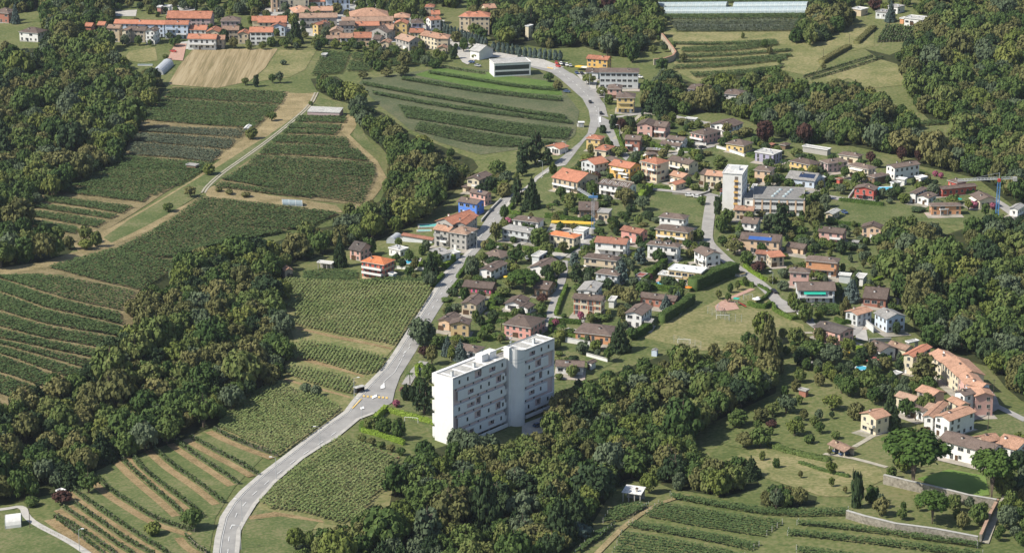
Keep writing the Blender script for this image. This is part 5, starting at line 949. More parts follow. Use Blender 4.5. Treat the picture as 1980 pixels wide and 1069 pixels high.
# ================================================================ THE WHITE APARTMENT SLAB
def big_slab():
    hh = 28.5; A, B_, C_ = [at(*cp('U', *p), hh) for p in ((255, 393), (408, 435), (1250, 145))]
    vv = (C_ - B_).to_2d().normalized(); ln = (C_ - B_).to_2d().length; uu = Vector((-vv.y, vv.x)); a = (A - B_).to_2d(); uu = uu if uu.dot(a) > 0 else -uu; D = max(9.0, abs(a.dot(uu)))
    # local x along the facade (from the near gable, B_, to the right end), local y away from the camera (uu)
    rz = math.atan2(vv.y, vv.x); ctr = B_.to_2d(); g = min(h1(*ctr), h1(*(ctr + vv * ln))) 
    root = empty('apartment_slab', (ctr.x, ctr.y, g), rz, label='huge white apartment slab with stepped balcony panels and a rounded stair tower', cat='apartment block')
    c2 = ctr + vv * ln / 2 + uu * D / 2; keep(c2.x, c2.y, vv, ln / 2 + 3, D / 2 + 3)
    X = lambda zx: (zx - 408) / (1250 - 408) * ln
    xa, xb = X(835), X(985); T = 26.2; z0 = hh - T; per = T / 5.0
    # y: facade plane at 0, core recessed to 1.5
    core = MB(); core.box(.35, xa, 1.0, D - 1.0, z0, hh - .6, 'slabpink'); core.box(xb, ln - .35, 1.0, D - 1.0, z0, hh - .6, 'slabpink'); core.box(xa, xb, 3.6, D - 1.4, z0, hh - 2.2, 'w_palegrey')
    for i in range(9): x = 2 + i * (ln - 4) / 8; core.box(x - .35, x + .35, 1.6, 2.2, -3, z0, 'w_palegrey'); core.box(x - .35, x + .35, D - 2.4, D - 1.8, -3, z0, 'w_palegrey')
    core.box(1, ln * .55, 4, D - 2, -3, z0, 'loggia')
    core.build('wall', root)
    gm = MB(); gm.box(0, .35, 0, D, -4, hh, 'white'); gm.build('gable_wall', root); gm = MB(); gm.box(ln - .35, ln, 0, D, -4, hh - .02, 'white'); gm.build('gable_wall', root)
    rf = MB(); rf.box(.35, xa, .0, D, hh - .6, hh - .35, 'r_pale'); rf.box(xb, ln - .35, .0, D, hh - .6, hh - .35, 'r_pale'); rf.box(xa, xb, 3.6, D, hh - 2.2, hh - 2.0, 'r_grey')
    for x0, x1 in ((.35, xa), (xb - 6, ln - .35)):
        rf.box(x0, x1, -.02, .35, hh - .35, hh + .0, 'white'); rf.box(x0, x1, D - .35, D + .02, hh - .35, hh, 'white'); n = int((x1 - x0) / 6)
        for i in range(n): xx = x0 + 2 + i * 6; rf.box(xx, xx + 1.1, 1.2, D - 1.2, hh - .36, hh - .28, 'white')
    rf.build('roof', root)
    ro = root.children[-1]
    for zx, yy in ((443, 2.5), (618, 2.5), (1122, 3.0), (935, 3.2)):
        c = MB(); x = X(zx); c.box(x - .45, x + .45, yy - .45, yy + .45, hh - .4, hh + 1.7, 'w_palegrey'); c.box(x - .55, x + .55, yy - .55, yy + .55, hh + 1.7, hh + 1.85, 'concrete'); c.build('chimney', ro)
    for x in (X(735), X(800)): c = MB(); c.box(x - 1.9, x + 1.9, D * .45, D * .8, hh - .6, hh + 2.4, 'white'); c.build('plant_box', ro)
    rows_l = [(408, 830, [(583, 640, 1), (700, 752, 0)], [460, 527, 807]), (450, 830, [(527, 575, 0), (755, 800, 1)], [632, 698, 815]), (408, 830, [(520, 583, 0), (590, 632, 1)], [457, 695, 800]),
              (450, 830, [(580, 632, 1), (752, 795, 1)], [522, 695, 812]), (408, 830, [(515, 575, 0), (692, 742, 0)], [453, 627, 797])]
    rows_r = [(985, 1250, [(1035, 1085, 0)], [1137, 1198]), (985, 1198, [(1085, 1135, 1)], [1033]), (985, 1250, [(1033, 1085, 0), (1118, 1145, 1)], [1197]), (985, 1190, [(1030, 1080, 0)], [1132]), (985, 1250, [(1085, 1135, 1)], [1028, 1193])]
    for wing, rows in ((0, rows_l), (1, rows_r)):
        for k, (s, e, cuts, wins) in enumerate(rows):
            top = hh - .6 - k * per + (.6 if k == 0 else 0); bot = hh - .6 - k * per - 3.75; x0, x1 = max(X(s), .35), min(X(e), ln - .35) if wing else X(e)
            # white panel with its cuts (full = whole upper part, half = slot)
            def seg(a0, a1, zb, zt, nm='facade_panel', y0=0.0, y1=.3, m='white'):
                p = MB(); p.box(a0, a1, y0, y1, zb, zt, m); p.build(nm, root)
            xs = x0
            for c0, c1, full in cuts:
                a0, a1 = X(c0), X(c1); seg(xs, a0, bot, top); seg(a0, a1, bot, bot + (.9 if full else 1.0))
                if not full: seg(a0, a1, bot + 2.7, top)
                gl = MB(); gl.box(a1 - 1.0, a1 - .3, .93, 1.01, bot + 1.2, bot + 2.6, 'glass'); gl.build('window', root); xs = a1
            seg(xs, x1, bot, top)
            p = MB(); p.box(x0, x1, .3, 1.0, bot, bot + .2, 'white'); p.box(x0, x1, .3, 1.0, top - .25, top - .05, 'white'); p.build('gallery_slab', root)
            rail = MB(); rail.box(x0, x1, .08, .16, bot - .22, bot - .04, 'metal'); rail.build('rail', root)
            for wz in wins: wx = X(wz); g_ = MB(); g_.box(wx - .45, wx + .45, -.03, .02, bot + 1.3, bot + 2.75, 'glass'); g_.box(wx - .53, wx + .53, -.06, -.025, bot + 1.2, bot + 1.3, 'frame'); g_.build('window', root)
            for q in range(int((x1 - x0) / 5)):
                dx = x0 + 2.5 + q * 5; g_ = MB(); g_.box(dx - .35, dx + .35, .93, 1.01, bot - 1.4, bot - .2, 'glass'); g_.build('door', root)
            # rear panels seen at the near gable edge
            seg(x0 if k % 2 == 0 or wing else .35, x1, bot, top, y0=D, y1=D + 1.1) if k in (0, 1, 2, 3, 4) and not wing else seg(x0, x1, bot, top, y0=D - .3, y1=D)
    for k in range(5):
        top = hh - k * per; p = MB(); p.box(-.02, .35, D, D + 1.1, top - 3.75, top, 'white'); p.build('facade_panel', root)
    p = MB(); p.box(X(560), X(835), -1.2, -.9, z0 - 1.0, z0 + .4, 'white'); p.box(X(560), X(835), -.9, 1.4, z0 - 1.0, z0 - .7, 'concrete'); p.build('terrace_parapet', root)
    p = MB(); p.box(X(985), ln, -1.2, -.9, z0 - 1.0, z0 + .2, 'white'); p.box(X(985), ln, -.9, 1.4, z0 - 1.0, z0 - .7, 'concrete'); p.build('terrace_parapet', root)
    # curved returns beside the stair tower
    for k in range(5):
        top = hh - .6 - k * per; p = MB(); cx = X(820); n = 6
        for i in range(n):
            a0, a1 = R(90) * i / n, R(90) * (i + 1) / n; r = 2.6
            q0 = (X(830) + r * math.sin(a0), r * (1 - math.cos(a0))); q1 = (X(830) + r * math.sin(a1), r * (1 - math.cos(a1)))
            p.quad([(q0[0], q0[1], top - 3.7), (q1[0], q1[1], top - 3.7), (q1[0], q1[1], top - (0 if k == 0 else 1.4)), (q0[0], q0[1], top - (0 if k == 0 else 1.4))], 'white')
        p.build('curved_parapet', root)
    st = MB(); cx = (X(872) + X(978)) / 2; r = (X(978) - X(872)) / 2 * .98; cy = .5; n = 28; tz = hh + 2.2
    ring = [(cx + r * math.cos(2 * math.pi * i / n), cy + r * .95 * math.sin(2 * math.pi * i / n)) for i in range(n)]
    def ztop(x, y): return hh + 2.9 - 1.6 * (x - (cx - r)) / (2 * r) * (1 if y < cy + r else 0)
    for i in range(n):
        a, b = ring[i], ring[(i + 1) % n]; st.quad([(a[0], a[1], -4), (b[0], b[1], -4), (b[0], b[1], ztop(*b)), (a[0], a[1], ztop(*a))], 'white')
    st.quad([(a[0], a[1], hh - .2) for a in ring], 'r_pale')
    for zz in (hh - 1.6, hh - 2.9):
        st2 = [(cx + (r + .05) * math.cos(2 * math.pi * i / n), cy + (r * .95 + .05) * math.sin(2 * math.pi * i / n)) for i in range(n)]
        for i in range(n): a, b = st2[i], st2[(i + 1) % n]; st.quad([(a[0], a[1], zz), (b[0], b[1], zz), (b[0], b[1], zz + .22), (a[0], a[1], zz + .22)], 'w_palegrey')
    st.box(cx - r - .9, cx - r + .3, -.2, cy + 2.0, -4, hh + 3.4, 'white')
    st.build('stair_tower', root); so = root.children[-1]
    an = MB(); an.tube((cx - r + 1, cy, hh), (cx - r + 1, cy, hh + 10), .16, .06, 'metal'); 
    for z in (5, 6.5, 8): an.box(cx - r + .4, cx - r + 1.6, cy - .25, cy + .25, hh + z, hh + z + .25, 'metal')
    an.build('antenna_mast', so)
big_slab()

# paved yards round the suburban houses
yards = []
for lb, (r_, dd_) in HB.items():
    sx_, sy_ = toscreen(*r_.location)
    if r_['category'] != 'house' or sy_ < 150 or sx_ < 850: continue
    rg_ = random.Random(hash_(lb)); a_, b_ = dd_[0] / 2, dd_[1] / 2; e = rg_.uniform(.6, 1.5); f = rg_.choice((2.5, 4, 5.5)); g_ = rg_.choice((1, 1, 4.5))
    mt_ = Matrix.Rotation(r_.rotation_euler.z, 2); c_ = r_.location.to_2d(); yards.append([tuple(c_ + mt_ @ Vector(p)) for p in ((-a_ - e, -b_ - f), (a_ + g_, -b_ - f), (a_ + g_, b_ + e), (-a_ - e, b_ + e))])
v = []; f = []
for i, q in enumerate(yards):
    b = len(v); n4 = 5
    for j in range(n4 + 1):
        for k in range(n4 + 1):
            s_, t_ = j / n4, k / n4; x = (q[0][0] * (1 - s_) + q[1][0] * s_) * (1 - t_) + (q[3][0] * (1 - s_) + q[2][0] * s_) * t_; y = (q[0][1] * (1 - s_) + q[1][1] * s_) * (1 - t_) + (q[3][1] * (1 - s_) + q[2][1] * s_) * t_
            v.append((x, y, h1(x, y) + .20 + .0035 * (i % 15)))
    f += [(b + j * (n4 + 1) + k, b + (j + 1) * (n4 + 1) + k, b + (j + 1) * (n4 + 1) + k + 1, b + j * (n4 + 1) + k + 1) for j in range(n4) for k in range(n4)]
me = bpy.data.meshes.new('paved_yards'); me.from_pydata(v, [], f); me.materials.append(M['yard']); me.update(); tag(mobj('paved_yards', me), kind='structure')
# ================================================================ TREES
def ico(sub=1):
    t = (1 + 5 ** .5) / 2; V = [(-1, t, 0), (1, t, 0), (-1, -t, 0), (1, -t, 0), (0, -1, t), (0, 1, t), (0, -1, -t), (0, 1, -t), (t, 0, -1), (t, 0, 1), (-t, 0, -1), (-t, 0, 1)]
    F = [(0, 11, 5), (0, 5, 1), (0, 1, 7), (0, 7, 10), (0, 10, 11), (1, 5, 9), (5, 11, 4), (11, 10, 2), (10, 7, 6), (7, 1, 8), (3, 9, 4), (3, 4, 2), (3, 2, 6), (3, 6, 8), (3, 8, 9), (4, 9, 5), (2, 4, 11), (6, 2, 10), (8, 6, 7), (9, 8, 1)]
    return np.array(V) / math.sqrt(1 + t * t), np.array(F)
ICV, ICF = ico()
def crown_mesh(name, clumps, rng, leaf, per, mat='leaf', core=.72, up=.35, aspect=1.0):
    """clumps (x,y,z,rx,rz) -> leaf quads on each clump and a dark inner body of the same leaves"""
    P = []; O = []; S = []; CV = []; CF = []; b = 0
    for (x, y, z, r, rz) in clumps:
        n = max(6, int(per * (r / .3) ** 2)); d = rng.normal(size=(n, 3)); d[:, 2] = d[:, 2] + .25; d /= np.linalg.norm(d, axis=1)[:, None]
        rad = (0.72 + .38 * rng.random(n))[:, None]; P.append(np.array([x, y, z]) + d * np.array([r, r, rz]) * rad); O.append(d); S.append(leaf * (.6 + .8 * rng.random(n)))
        v = ICV * np.array([r, r, rz]) * core * (.85 + .3 * rng.random((12, 1))) + np.array([x, y, z]); CV.append(v); CF.append(ICF + b); b += 12
    P = np.concatenate(P); O = np.concatenate(O); S = np.concatenate(S); V, F = cards(P, S, rng, up, O, aspect)
    k = len(V); V = np.concatenate([V] + CV); T = np.concatenate(CF) + k
    loops = np.concatenate([F.ravel(), T.ravel()]).astype(np.int32); ls = np.concatenate([np.arange(len(F)) * 4, F.size + np.arange(len(T)) * 3]).astype(np.int32)
    me = bpy.data.meshes.new(name); me.vertices.add(len(V)); me.vertices.foreach_set('co', V.astype(np.float32).ravel()); me.loops.add(len(loops)); me.loops.foreach_set('vertex_index', loops)
    me.polygons.add(len(ls)); me.polygons.foreach_set('loop_start', ls); me.materials.append(M[mat]); me.update(calc_edges=True); return me
def trunk_mesh(name, rng, limbs=4, taper=.55):
    mb = MB(); mb.tube((0, 0, -.15), (0, 0, .55), 1.0, taper, 'bark', 7)
    for i in range(limbs):
        a = 2 * math.pi * (i + rng.random() * .6) / limbs; z = .35 + .15 * rng.random(); mb.tube((0, 0, z), (3.4 * math.cos(a), 3.4 * math.sin(a), z + .24), taper * .7, .18, 'bark', 5)
    mb.tube((0, 0, .55), (.3, -.2, .74), taper, .2, 'bark', 5); return mb.mesh(name)
PR = {}   # kind -> list of (crown mesh, trunk mesh, crown start fraction)
rt = np.random.default_rng(77)
def broad(n, mode):
    L = []
    k = {'round': 46, 'open': 30, 'tall': 44}[mode]
    for i in range(k):
        d = rt.normal(size=3); d[2] = abs(d[2]) * .9 - .25 if mode != 'tall' else d[2]; d /= np.linalg.norm(d); q = rt.uniform(.60, .76) if mode != 'open' else rt.uniform(.5, .8)
        r = rt.uniform(.20, .30) * (1.0 if mode != 'open' else .9)
        L.append((d[0] * q, d[1] * q, .46 + d[2] * .40 * q / .8 * (1.1 if mode == 'tall' else 1), r, r * .40 + .04))
    L.append((0, 0, .45, .66, .40)); return L
for i in range(7):
    md = ['round', 'round', 'open', 'tall', 'round', 'open', 'tall'][i]
    PR.setdefault('broad', []).append((crown_mesh('crown', broad(i, md), rt, .125 if md != 'open' else .11, 34), trunk_mesh('trunk', rt), 0.12))
for i in range(3):   # spruce: drooping whorls
    L = []
    for k in range(9):
        z = .04 + .88 * k / 9; r = (1 - z) ** .85 * .92 + .05; m = max(3, int(9 * r + 2)); a0 = rt.random() * 6
        for j in range(m): a = a0 + 2 * math.pi * j / m + rt.normal() * .15; q = r * rt.uniform(.6, .85); L.append((q * 1.15 * math.cos(a), q * 1.15 * math.sin(a), z + rt.uniform(-.02, .02), max(.10, r * .38), .055))
        L.append((0, 0, z + .03, max(.08, r * .5), .09))
    L.append((0, 0, .95, .06, .06)); PR.setdefault('spruce', []).append((crown_mesh('crown', L, rt, .11, 30, 'leaf_dark', up=.1), trunk_mesh('trunk', rt, 0), 0.04))
for i in range(2):   # cedar: flat shelves
    L = []
    for k in range(8):
        z = .1 + .82 * k / 8; r = (1 - z * .72) * (1 if k > 0 else .8); m = 7
        for j in range(m): a = rt.random() * 6.28; q = r * rt.uniform(.35, .8); L.append((q * math.cos(a), q * math.sin(a), z + rt.uniform(-.05, .05), rt.uniform(.2, .34) * (.5 + r * .5), .04))
    L.append((0, 0, .5, .35, .4)); PR.setdefault('cedar', []).append((crown_mesh('crown', L, rt, .11, 30, 'leaf_dark', up=.6), trunk_mesh('trunk', rt, 3), 0.06))
L = [(rt.normal() * .25, rt.normal() * .25, z, .62 * math.sin(math.pi * min(1, z * .9 + .12)) ** .5 + .08, .09) for z in np.linspace(.05, .95, 16)]
PR['cypress'] = [(crown_mesh('crown', L, rt, .22, 16, 'leaf_dark', up=0), trunk_mesh('trunk', rt, 0), 0.04)]
for i in range(2):   # umbrella pine
    L = []
    for k in range(64): a = rt.random() * 6.28; q = math.sqrt(rt.random()) * .80; L.append((q * math.cos(a), q * math.sin(a), .38 + .42 * (1 - q * q) + rt.uniform(-.16, .05), rt.uniform(.18, .28), .16))
    L.append((0, 0, .5, .5, .25)); PR.setdefault('pine', []).append((crown_mesh('crown', L, rt, .08, 60, 'leaf_pine', up=.7), trunk_mesh('trunk', rt, 3, .7), 0.36))
for i in range(4):   # shrub
    L = []
    for k in range(16): d = rt.normal(size=3); d /= np.linalg.norm(d); L.append((d[0] * .6, d[1] * .6, .45 + abs(d[2]) * .25, rt.uniform(.3, .42), .22))
    L.append((0, 0, .4, .6, .38)); PR.setdefault('shrub', []).append((crown_mesh('crown', L, rt, .2, 22), trunk_mesh('trunk', rt, 3), 0.0))
# palm
pm = MB()
for i in range(16):
    a = 2 * math.pi * i / 16 + rt.normal() * .1; el = rt.uniform(-.1, .9); pts = []
    for s in range(4): q = s / 3; pts.append((q * math.cos(a), q * math.sin(a), .6 + q * el * .5 - q * q * .5))
    for s in range(3):
        p, q = pts[s], pts[s + 1]; wv = .11 * (1.3 - .35 * s); nx, ny = -math.sin(a) * wv, math.cos(a) * wv; w2 = wv * .8
        pm.quad([(p[0] + nx, p[1] + ny, p[2] - .04), (p[0], p[1], p[2] + .03), (q[0], q[1], q[2] + .03), (q[0] + nx * .8, q[1] + ny * .8, q[2] - .04)], 'leaf_pine'); pm.quad([(p[0], p[1], p[2] + .03), (p[0] - nx, p[1] - ny, p[2] - .04), (q[0] - nx * .8, q[1] - ny * .8, q[2] - .04), (q[0], q[1], q[2] + .03)], 'leaf_pine')
PR['palm'] = [(pm.mesh('crown'), trunk_mesh('trunk', rt, 0, .8), 0.6)]
OVR = {}
def tree(x, y, h, w, kind='broad', mat=None, label='', name=None, cat='tree', group=None, rs=None, z=None):
    rs = rs or random.Random(int(x * 31 + y * 17)); v = rs.randrange(len(PR[kind])); cm, tm, f0 = PR[kind][v]
    if mat and M[mat] != cm.materials[0]:
        key = (kind, v, mat)
        if key not in OVR: c2 = cm.copy(); c2.materials[0] = M[mat]; OVR[key] = c2
        cm = OVR[key]
    z = h1(x, y) if z is None else z; r = empty(name or {'broad': 'broadleaf_tree', 'spruce': 'spruce_tree', 'cedar': 'cedar_tree', 'cypress': 'cypress_tree', 'pine': 'umbrella_pine', 'shrub': 'shrub', 'palm': 'palm_tree'}[kind], (x, y, z), rs.random() * 6.28 if kind != 'pine' else 0, label=label, cat=cat if kind != 'shrub' else 'shrub', group=group)
    c = mobj('crown', cm, r, (0, 0, h * f0)); c.scale = (w / 2, w / 2, h * (1 - f0))
    t = mobj('trunk', tm, r); tr_ = (.022 * h + .02 * w) if kind not in ('pine', 'palm') else .03 * h; 
    if kind == 'shrub': tr_ = .1
    if kind == 'palm': tr_ = .22
    if kind == 'cypress': tr_ = .15
    t.scale = (tr_, tr_, h * (1.0 if kind != 'pine' else .95))
    if kind == 'pine': t.scale = (.018 * h, .018 * h, h * .98)
    return r
def ptree(c, x, y, h, w, kind, mat, label, **k):
    g = at(*cp(c, x, y)); return tree(g.x, g.y, h, w, kind, mat, label, **k), KT.append((g.x, g.y, w / 2))
KT = []
PT = [
('K', 460, 960, 11.5, 9, 'cedar', 'leaf_blue', 'big blue spruce in front of the grey-white house'), ('K', 670, 745, 9, 8.5, 'cedar', 'leaf_blue', 'broad blue-grey cedar left of the house with dormers'),
('J', 1760, 780, 8, 8, 'cedar', 'leaf_blue', 'blue-grey conifer left of the narrow lane, by the white parasol house'), ('J', 190, 885, 12, 8, 'spruce', None, 'dark spruce between hedge and road in front of the slanting-roof house'),
('F', 625, 1015, 17, 6.5, 'spruce', None, 'very tall dark conifer left of the pink bowed-roof house'), ('F', 845, 925, 9, 8, 'broad', None, 'round tree between the bowed-roof house and the peach villa'),
('B', 285, 335, 19, 9, 'spruce', None, 'giant dark spruce in the middle of the village'), ('B', 200, 370, 7, 7, 'broad', None, 'dark round tree at the foot of the village spruce'),
('L', 400, 420, 17, 14, 'cedar', None, 'mighty dark cedar between school and solar house'), ('L', 250, 370, 8, 8, 'cedar', 'leaf_grey', 'grey-green cedar left of the mighty dark cedar'), ('L', 760, 330, 13, 11, 'broad', 'leaf_ol', 'dense oval tree right of the mighty dark cedar'),
('L', 640, 190, 10, 9, 'broad', None, 'dark tree standing against the school front'), ('N', 440, 780, 13.5, 9, 'spruce', None, 'dark spruce beside the big brown-roofed orange house'),
('O', 1165, 240, 11, 8, 'spruce', 'leaf_blue', 'bluish spruce beside the green-awning house'), ('O', 1095, 430, 9, 5, 'cypress', 'leaf_ol', 'tall bushy conifer at the hedge corner of the hillside house'),
('X', 610, 1055, 16, 8, 'spruce', None, 'dark spruce hiding the pillared farmhouse'), ('X', 410, 640, 11, 2.8, 'cypress', None, 'slim pair of cypresses left of the hamlet gardens'),
('Y', 212, 735, 13, 4.5, 'cypress', None, 'slender cypress at the end of the lower stone wall'), ('Y', 632, 600, 23, 26, 'pine', None, 'largest umbrella pine with ivy-clad trunk'), ('Y', 1215, 668, 19, 18, 'pine', None, 'second umbrella pine at the corner of the walled lawn'),
('Y', 775, 850, 12, 13, 'pine', None, 'low umbrella pine inside the lower walled garden'), ('Y', 1300, 640, 10, 9, 'broad', None, 'dark tree behind the corner umbrella pine'), ('Y', 560, 470, 8, 7, 'broad', 'leaf_yel', 'yellow-green tree left of the largest umbrella pine'),
('X', 940, 620, 14, 16, 'cedar', 'leaf_ol', 'spreading brownish-green cedar in front of the cream hamlet house'), ('X', 770, 950, 8, 7, 'broad', None, 'dark round tree right of the farmhouse spruce'),
('H', 1010, 305, 12, 11, 'broad', 'leaf_pur', 'round copper beech at the wood edge'), ('H', 1440, 330, 12, 10, 'broad', 'leaf_pur', 'dark purple tree right of the copper beech'), ('I', 300, 560, 8, 6.5, 'broad', 'leaf_pur', 'purple tree between the bungalow and the long white house'), ('I', 640, 530, 9, 6, 'broad', 'leaf_pur', 'dark red tree behind the long white house'), ('I', 820, 545, 9, 6, 'broad', 'leaf_pur', 'dark red tree at the right end of the long white house'),
('G', 865, 745, 5.5, 6, 'broad', 'leaf_pur', 'low purple tree between the yellow and the wide white house'), ('M', 1405, 270, 5, 5.5, 'broad', 'leaf_pur', 'small purple tree beside the narrow lane'), ('M', 110, 860, 5.5, 6, 'broad', 'leaf_pur', 'purple shrub tree under the big roadside tree'), ('D', 840, 80, 9, 10, 'broad', 'leaf_pur', 'copper-red tree at the top edge beside the dark spruce'), ('C', 700, 160, 22, 16, 'broad', 'leaf_pur', 'huge dark purple beech in the park'),
('D', 958, 170, 14, 7, 'spruce', 'leaf_blue', 'spruce left of the white flat-roofed villa'), ('F', 870, 800, 14, 12, 'broad', 'leaf_yel', 'big yellow-green willow above the quonset hut'), ('F', 660, 790, 12, 12, 'broad', 'leaf_grey', 'silver-green willow at the wood edge'),
('M', 90, 720, 12, 13, 'broad', 'leaf_grey', 'big grey-green tree leaning over the straight road'), ('U', 170, 770, 15, 10, 'cedar', None, 'dark cedar hugging the gable of the white slab'), ('U', 75, 670, 6.5, 4, 'cypress', None, 'cone-shaped conifer nearer the white slab'), ('U', 18, 655, 6, 4, 'cypress', None, 'cone-shaped conifer beside the pink bush'), ('U', 235, 360, 9, 6, 'broad', 'leaf_ol', 'olive-brown tree at the left end of the slab roof'), ('U', 400, 330, 7, 4, 'broad', 'leaf_yel', 'bright yellow shrub behind the white slab'), ('U', 470, 330, 9, 6, 'spruce', 'leaf_blue', 'blue spruce behind the left half of the white slab'), ('U', 365, 290, 9, 5, 'spruce', 'leaf_blue', 'second blue spruce, left of the bright yellow shrub'),
('S', 1255, 610, 6, 6, 'broad', None, 'left tree of the three inside the hedged lawn'), ('S', 1360, 640, 7.5, 7, 'broad', None, 'round middle tree of the three inside the hedged lawn'), ('S', 1470, 668, 8.5, 6, 'broad', None, 'upright right tree of the three inside the hedged lawn'),
('S', 762, 325, 5, 5.5, 'shrub', 'leaf_grey', 'left grey olive bush on the fallow strip'), ('S', 835, 342, 5.2, 5, 'shrub', 'leaf_grey', 'right grey olive bush on the fallow strip'), ('S', 1450, 420, 3, 3.5, 'shrub', 'leaf_pink', 'pink flowering bush at the junction'), ('S', 1500, 320, 3, 3, 'shrub', 'leaf_pink', 'pink bush above the cone-shaped conifers'),
('R', 1472, 885, 8, 8.5, 'broad', None, 'lone dark tree among the vine rows near the road'), ('R', 680, 610, 8.5, 9.5, 'broad', None, 'round tree where the vine rows meet the wood'), ('R', 1175, 930, 5, 6.5, 'shrub', 'leaf_yel', 'yellowish shrub on the bowed vine row'), ('R', 480, 690, 5, 8, 'broad', 'leaf_pur', 'brownish bush below the tin hut'), ('R', 245, 710, 4, 6, 'shrub', None, 'bush at the start of the white lane'),
('W', 620, 715, 7, 9, 'broad', None, 'dense round tree at the left of the orchard'), ('W', 840, 915, 8, 9, 'broad', None, 'leafy tree in the lower orchard, right of a twin'), ('W', 700, 920, 6.5, 8, 'broad', 'leaf_ol', 'brownish twin tree in the lower orchard'), ('W', 1170, 805, 7, 8.5, 'broad', 'leaf_yel', 'light green tree in the middle of the orchard'), ('W', 1090, 590, 8, 9, 'broad', 'leaf_grey', 'grey open-crowned tree above the orchard'), ('W', 960, 620, 6, 7, 'broad', None, 'small green tree left of the grey open-crowned tree'), ('W', 840, 670, 6, 7, 'broad', 'leaf_ol', 'thin brownish orchard tree'), ('W', 1530, 560, 7, 9, 'broad', 'leaf_yel', 'loose pale tree by the orchard path'), ('W', 1760, 650, 7, 8, 'broad', 'leaf_ol', 'bare-stemmed tree left of the farmhouse'), ('W', 1560, 835, 3.5, 4, 'shrub', None, 'bush above the tile-roofed carport'), ('W', 1310, 880, 4, 4.5, 'shrub', None, 'bush between orchard and carport'), ('W', 950, 720, 3, 5, 'shrub', 'leaf_pur', 'low reddish orchard bush'),
('W', 1620, 400, 9, 9, 'broad', None, 'round garden tree above the orchard path'), ('W', 1700, 430, 9, 9, 'broad', None, 'second garden tree above the orchard path'), ('O', 740, 880, 9, 12, 'broad', None, 'wide tree below the pale pink house'), ('O', 1120, 830, 8, 8, 'broad', 'leaf_yel', 'yellowing tree right of the pale pink house'), ('O', 950, 950, 10, 10, 'broad', 'leaf_grey', 'grey-green garden tree beside the yellow parasol'),
('O', 200, 690, 14, 10, 'broad', 'leaf_yel', 'light green birch standing over the playing field edge'), ('O', 250, 1010, 24, 12, 'spruce', 'leaf_ol', 'enormous dark conifer at the bottom of the playing field'), ('O', 450, 830, 4.5, 4, 'shrub', None, 'cone bush on the small lawn'), ('O', 525, 330, 8, 5.5, 'broad', 'leaf_yel', 'first of the bright trees along the playing field lane'), ('O', 570, 380, 7, 5.5, 'broad', None, 'second of the bright trees along the playing field lane'), ('O', 665, 470, 9, 7, 'broad', None, 'largest of the bright trees along the playing field lane'), ('O', 810, 440, 5, 5, 'shrub', 'leaf_yel', 'bright round bush above the pale pink house'),
('N', 1525, 220, 4.5, 3.2, 'broad', None, 'left ball tree of the playground'), ('N', 1625, 255, 5, 3.5, 'broad', None, 'ball tree in the centre of the playground paving'), ('N', 1650, 150, 4.8, 3, 'broad', None, 'ball tree beside the tall hedge'), ('N', 1730, 120, 5, 3, 'broad', None, 'second ball tree along the red path'), ('N', 1812, 80, 5, 2.6, 'broad', None, 'last ball tree at the top of the red path'),
('N', 185, 780, 5, 5.5, 'shrub', 'leaf_yel', 'pale variegated ball bush before the orange house'), ('N', 1080, 280, 7, 5, 'spruce', 'leaf_blue', 'blue spruce at the right end of the brick-red bungalow'), ('N', 945, 330, 7, 5, 'spruce', 'leaf_blue', 'blue spruce in front of the brick-red bungalow'), ('N', 550, 280, 8, 9, 'broad', 'leaf_ol', 'olive-brown tree between cream and white gabled houses'),
('J', 900, 500, 11, 7, 'broad', 'leaf_ol', 'dark dense tree at the road junction corner'), ('J', 990, 260, 8, 5, 'broad', None, 'tall bush beside the road above the junction'), ('J', 640, 890, 11, 7.5, 'broad', 'leaf_grey', 'weeping tree at the right edge of the straight road'), ('J', 1370, 560, 10, 10, 'broad', None, 'round dark tree in front of the pale grey flat-roofed house'), ('J', 1120, 740, 8, 9, 'broad', None, 'round tree right of the white gabled house'), ('J', 1450, 690, 9, 8, 'broad', None, 'tree behind the bungalow with white gable'), ('J', 1210, 1060, 11, 16, 'pine', None, 'broad pine on twin stems among the brown houses'), ('J', 1580, 880, 8, 9, 'broad', None, 'dark tree between bungalow and narrow lane'), ('J', 1780, 930, 9, 8, 'cedar', None, 'shaggy conifer right of the narrow lane'), ('J', 1665, 235, 5, 3, 'cypress', None, 'cone conifer behind the long hedge'),
('J', 1130, 100, 16, 9, 'cedar', None, 'left dark cedar of the pair above the lawn'), ('J', 1290, 130, 17, 9, 'spruce', None, 'right dark conifer of the pair above the lawn'), ('G', 200, 560, 20, 13, 'cedar', None, 'tallest cedar left of the shaded road'), ('G', 60, 600, 15, 11, 'cedar', 'leaf_dark', 'dark conifer at the left of the tallest cedar'), ('G', 330, 560, 10, 8, 'cedar', None, 'lower cedar leaning over the shaded road'),
('G', 390, 660, 6, 4, 'cypress', 'leaf_yel', 'green cone tree at the bend of the shaded road'), ('G', 820, 870, 7, 7, 'broad', None, 'tree between the long red-roofed and wide white houses'), ('G', 955, 640, 5, 5, 'broad', None, 'round bush tree left of the golden-yellow house'), ('G', 1340, 740, 6, 6, 'broad', None, 'tree right of the golden-yellow house'), ('G', 935, 215, 4.5, 4, 'cypress', None, 'conifer behind the island house'), ('G', 1060, 170, 8, 5, 'cypress', 'leaf_dark', 'left conifer of the dark group by the right road branch'), ('G', 1140, 200, 8, 6, 'broad', 'leaf_pur', 'dark middle tree of the group by the right road branch'), ('G', 1240, 190, 8, 6, 'cypress', None, 'right conifer of the dark group by the right road branch'), ('G', 1200, 240, 6, 7, 'broad', 'leaf_ol', 'round tree below the dark group by the right road branch'),
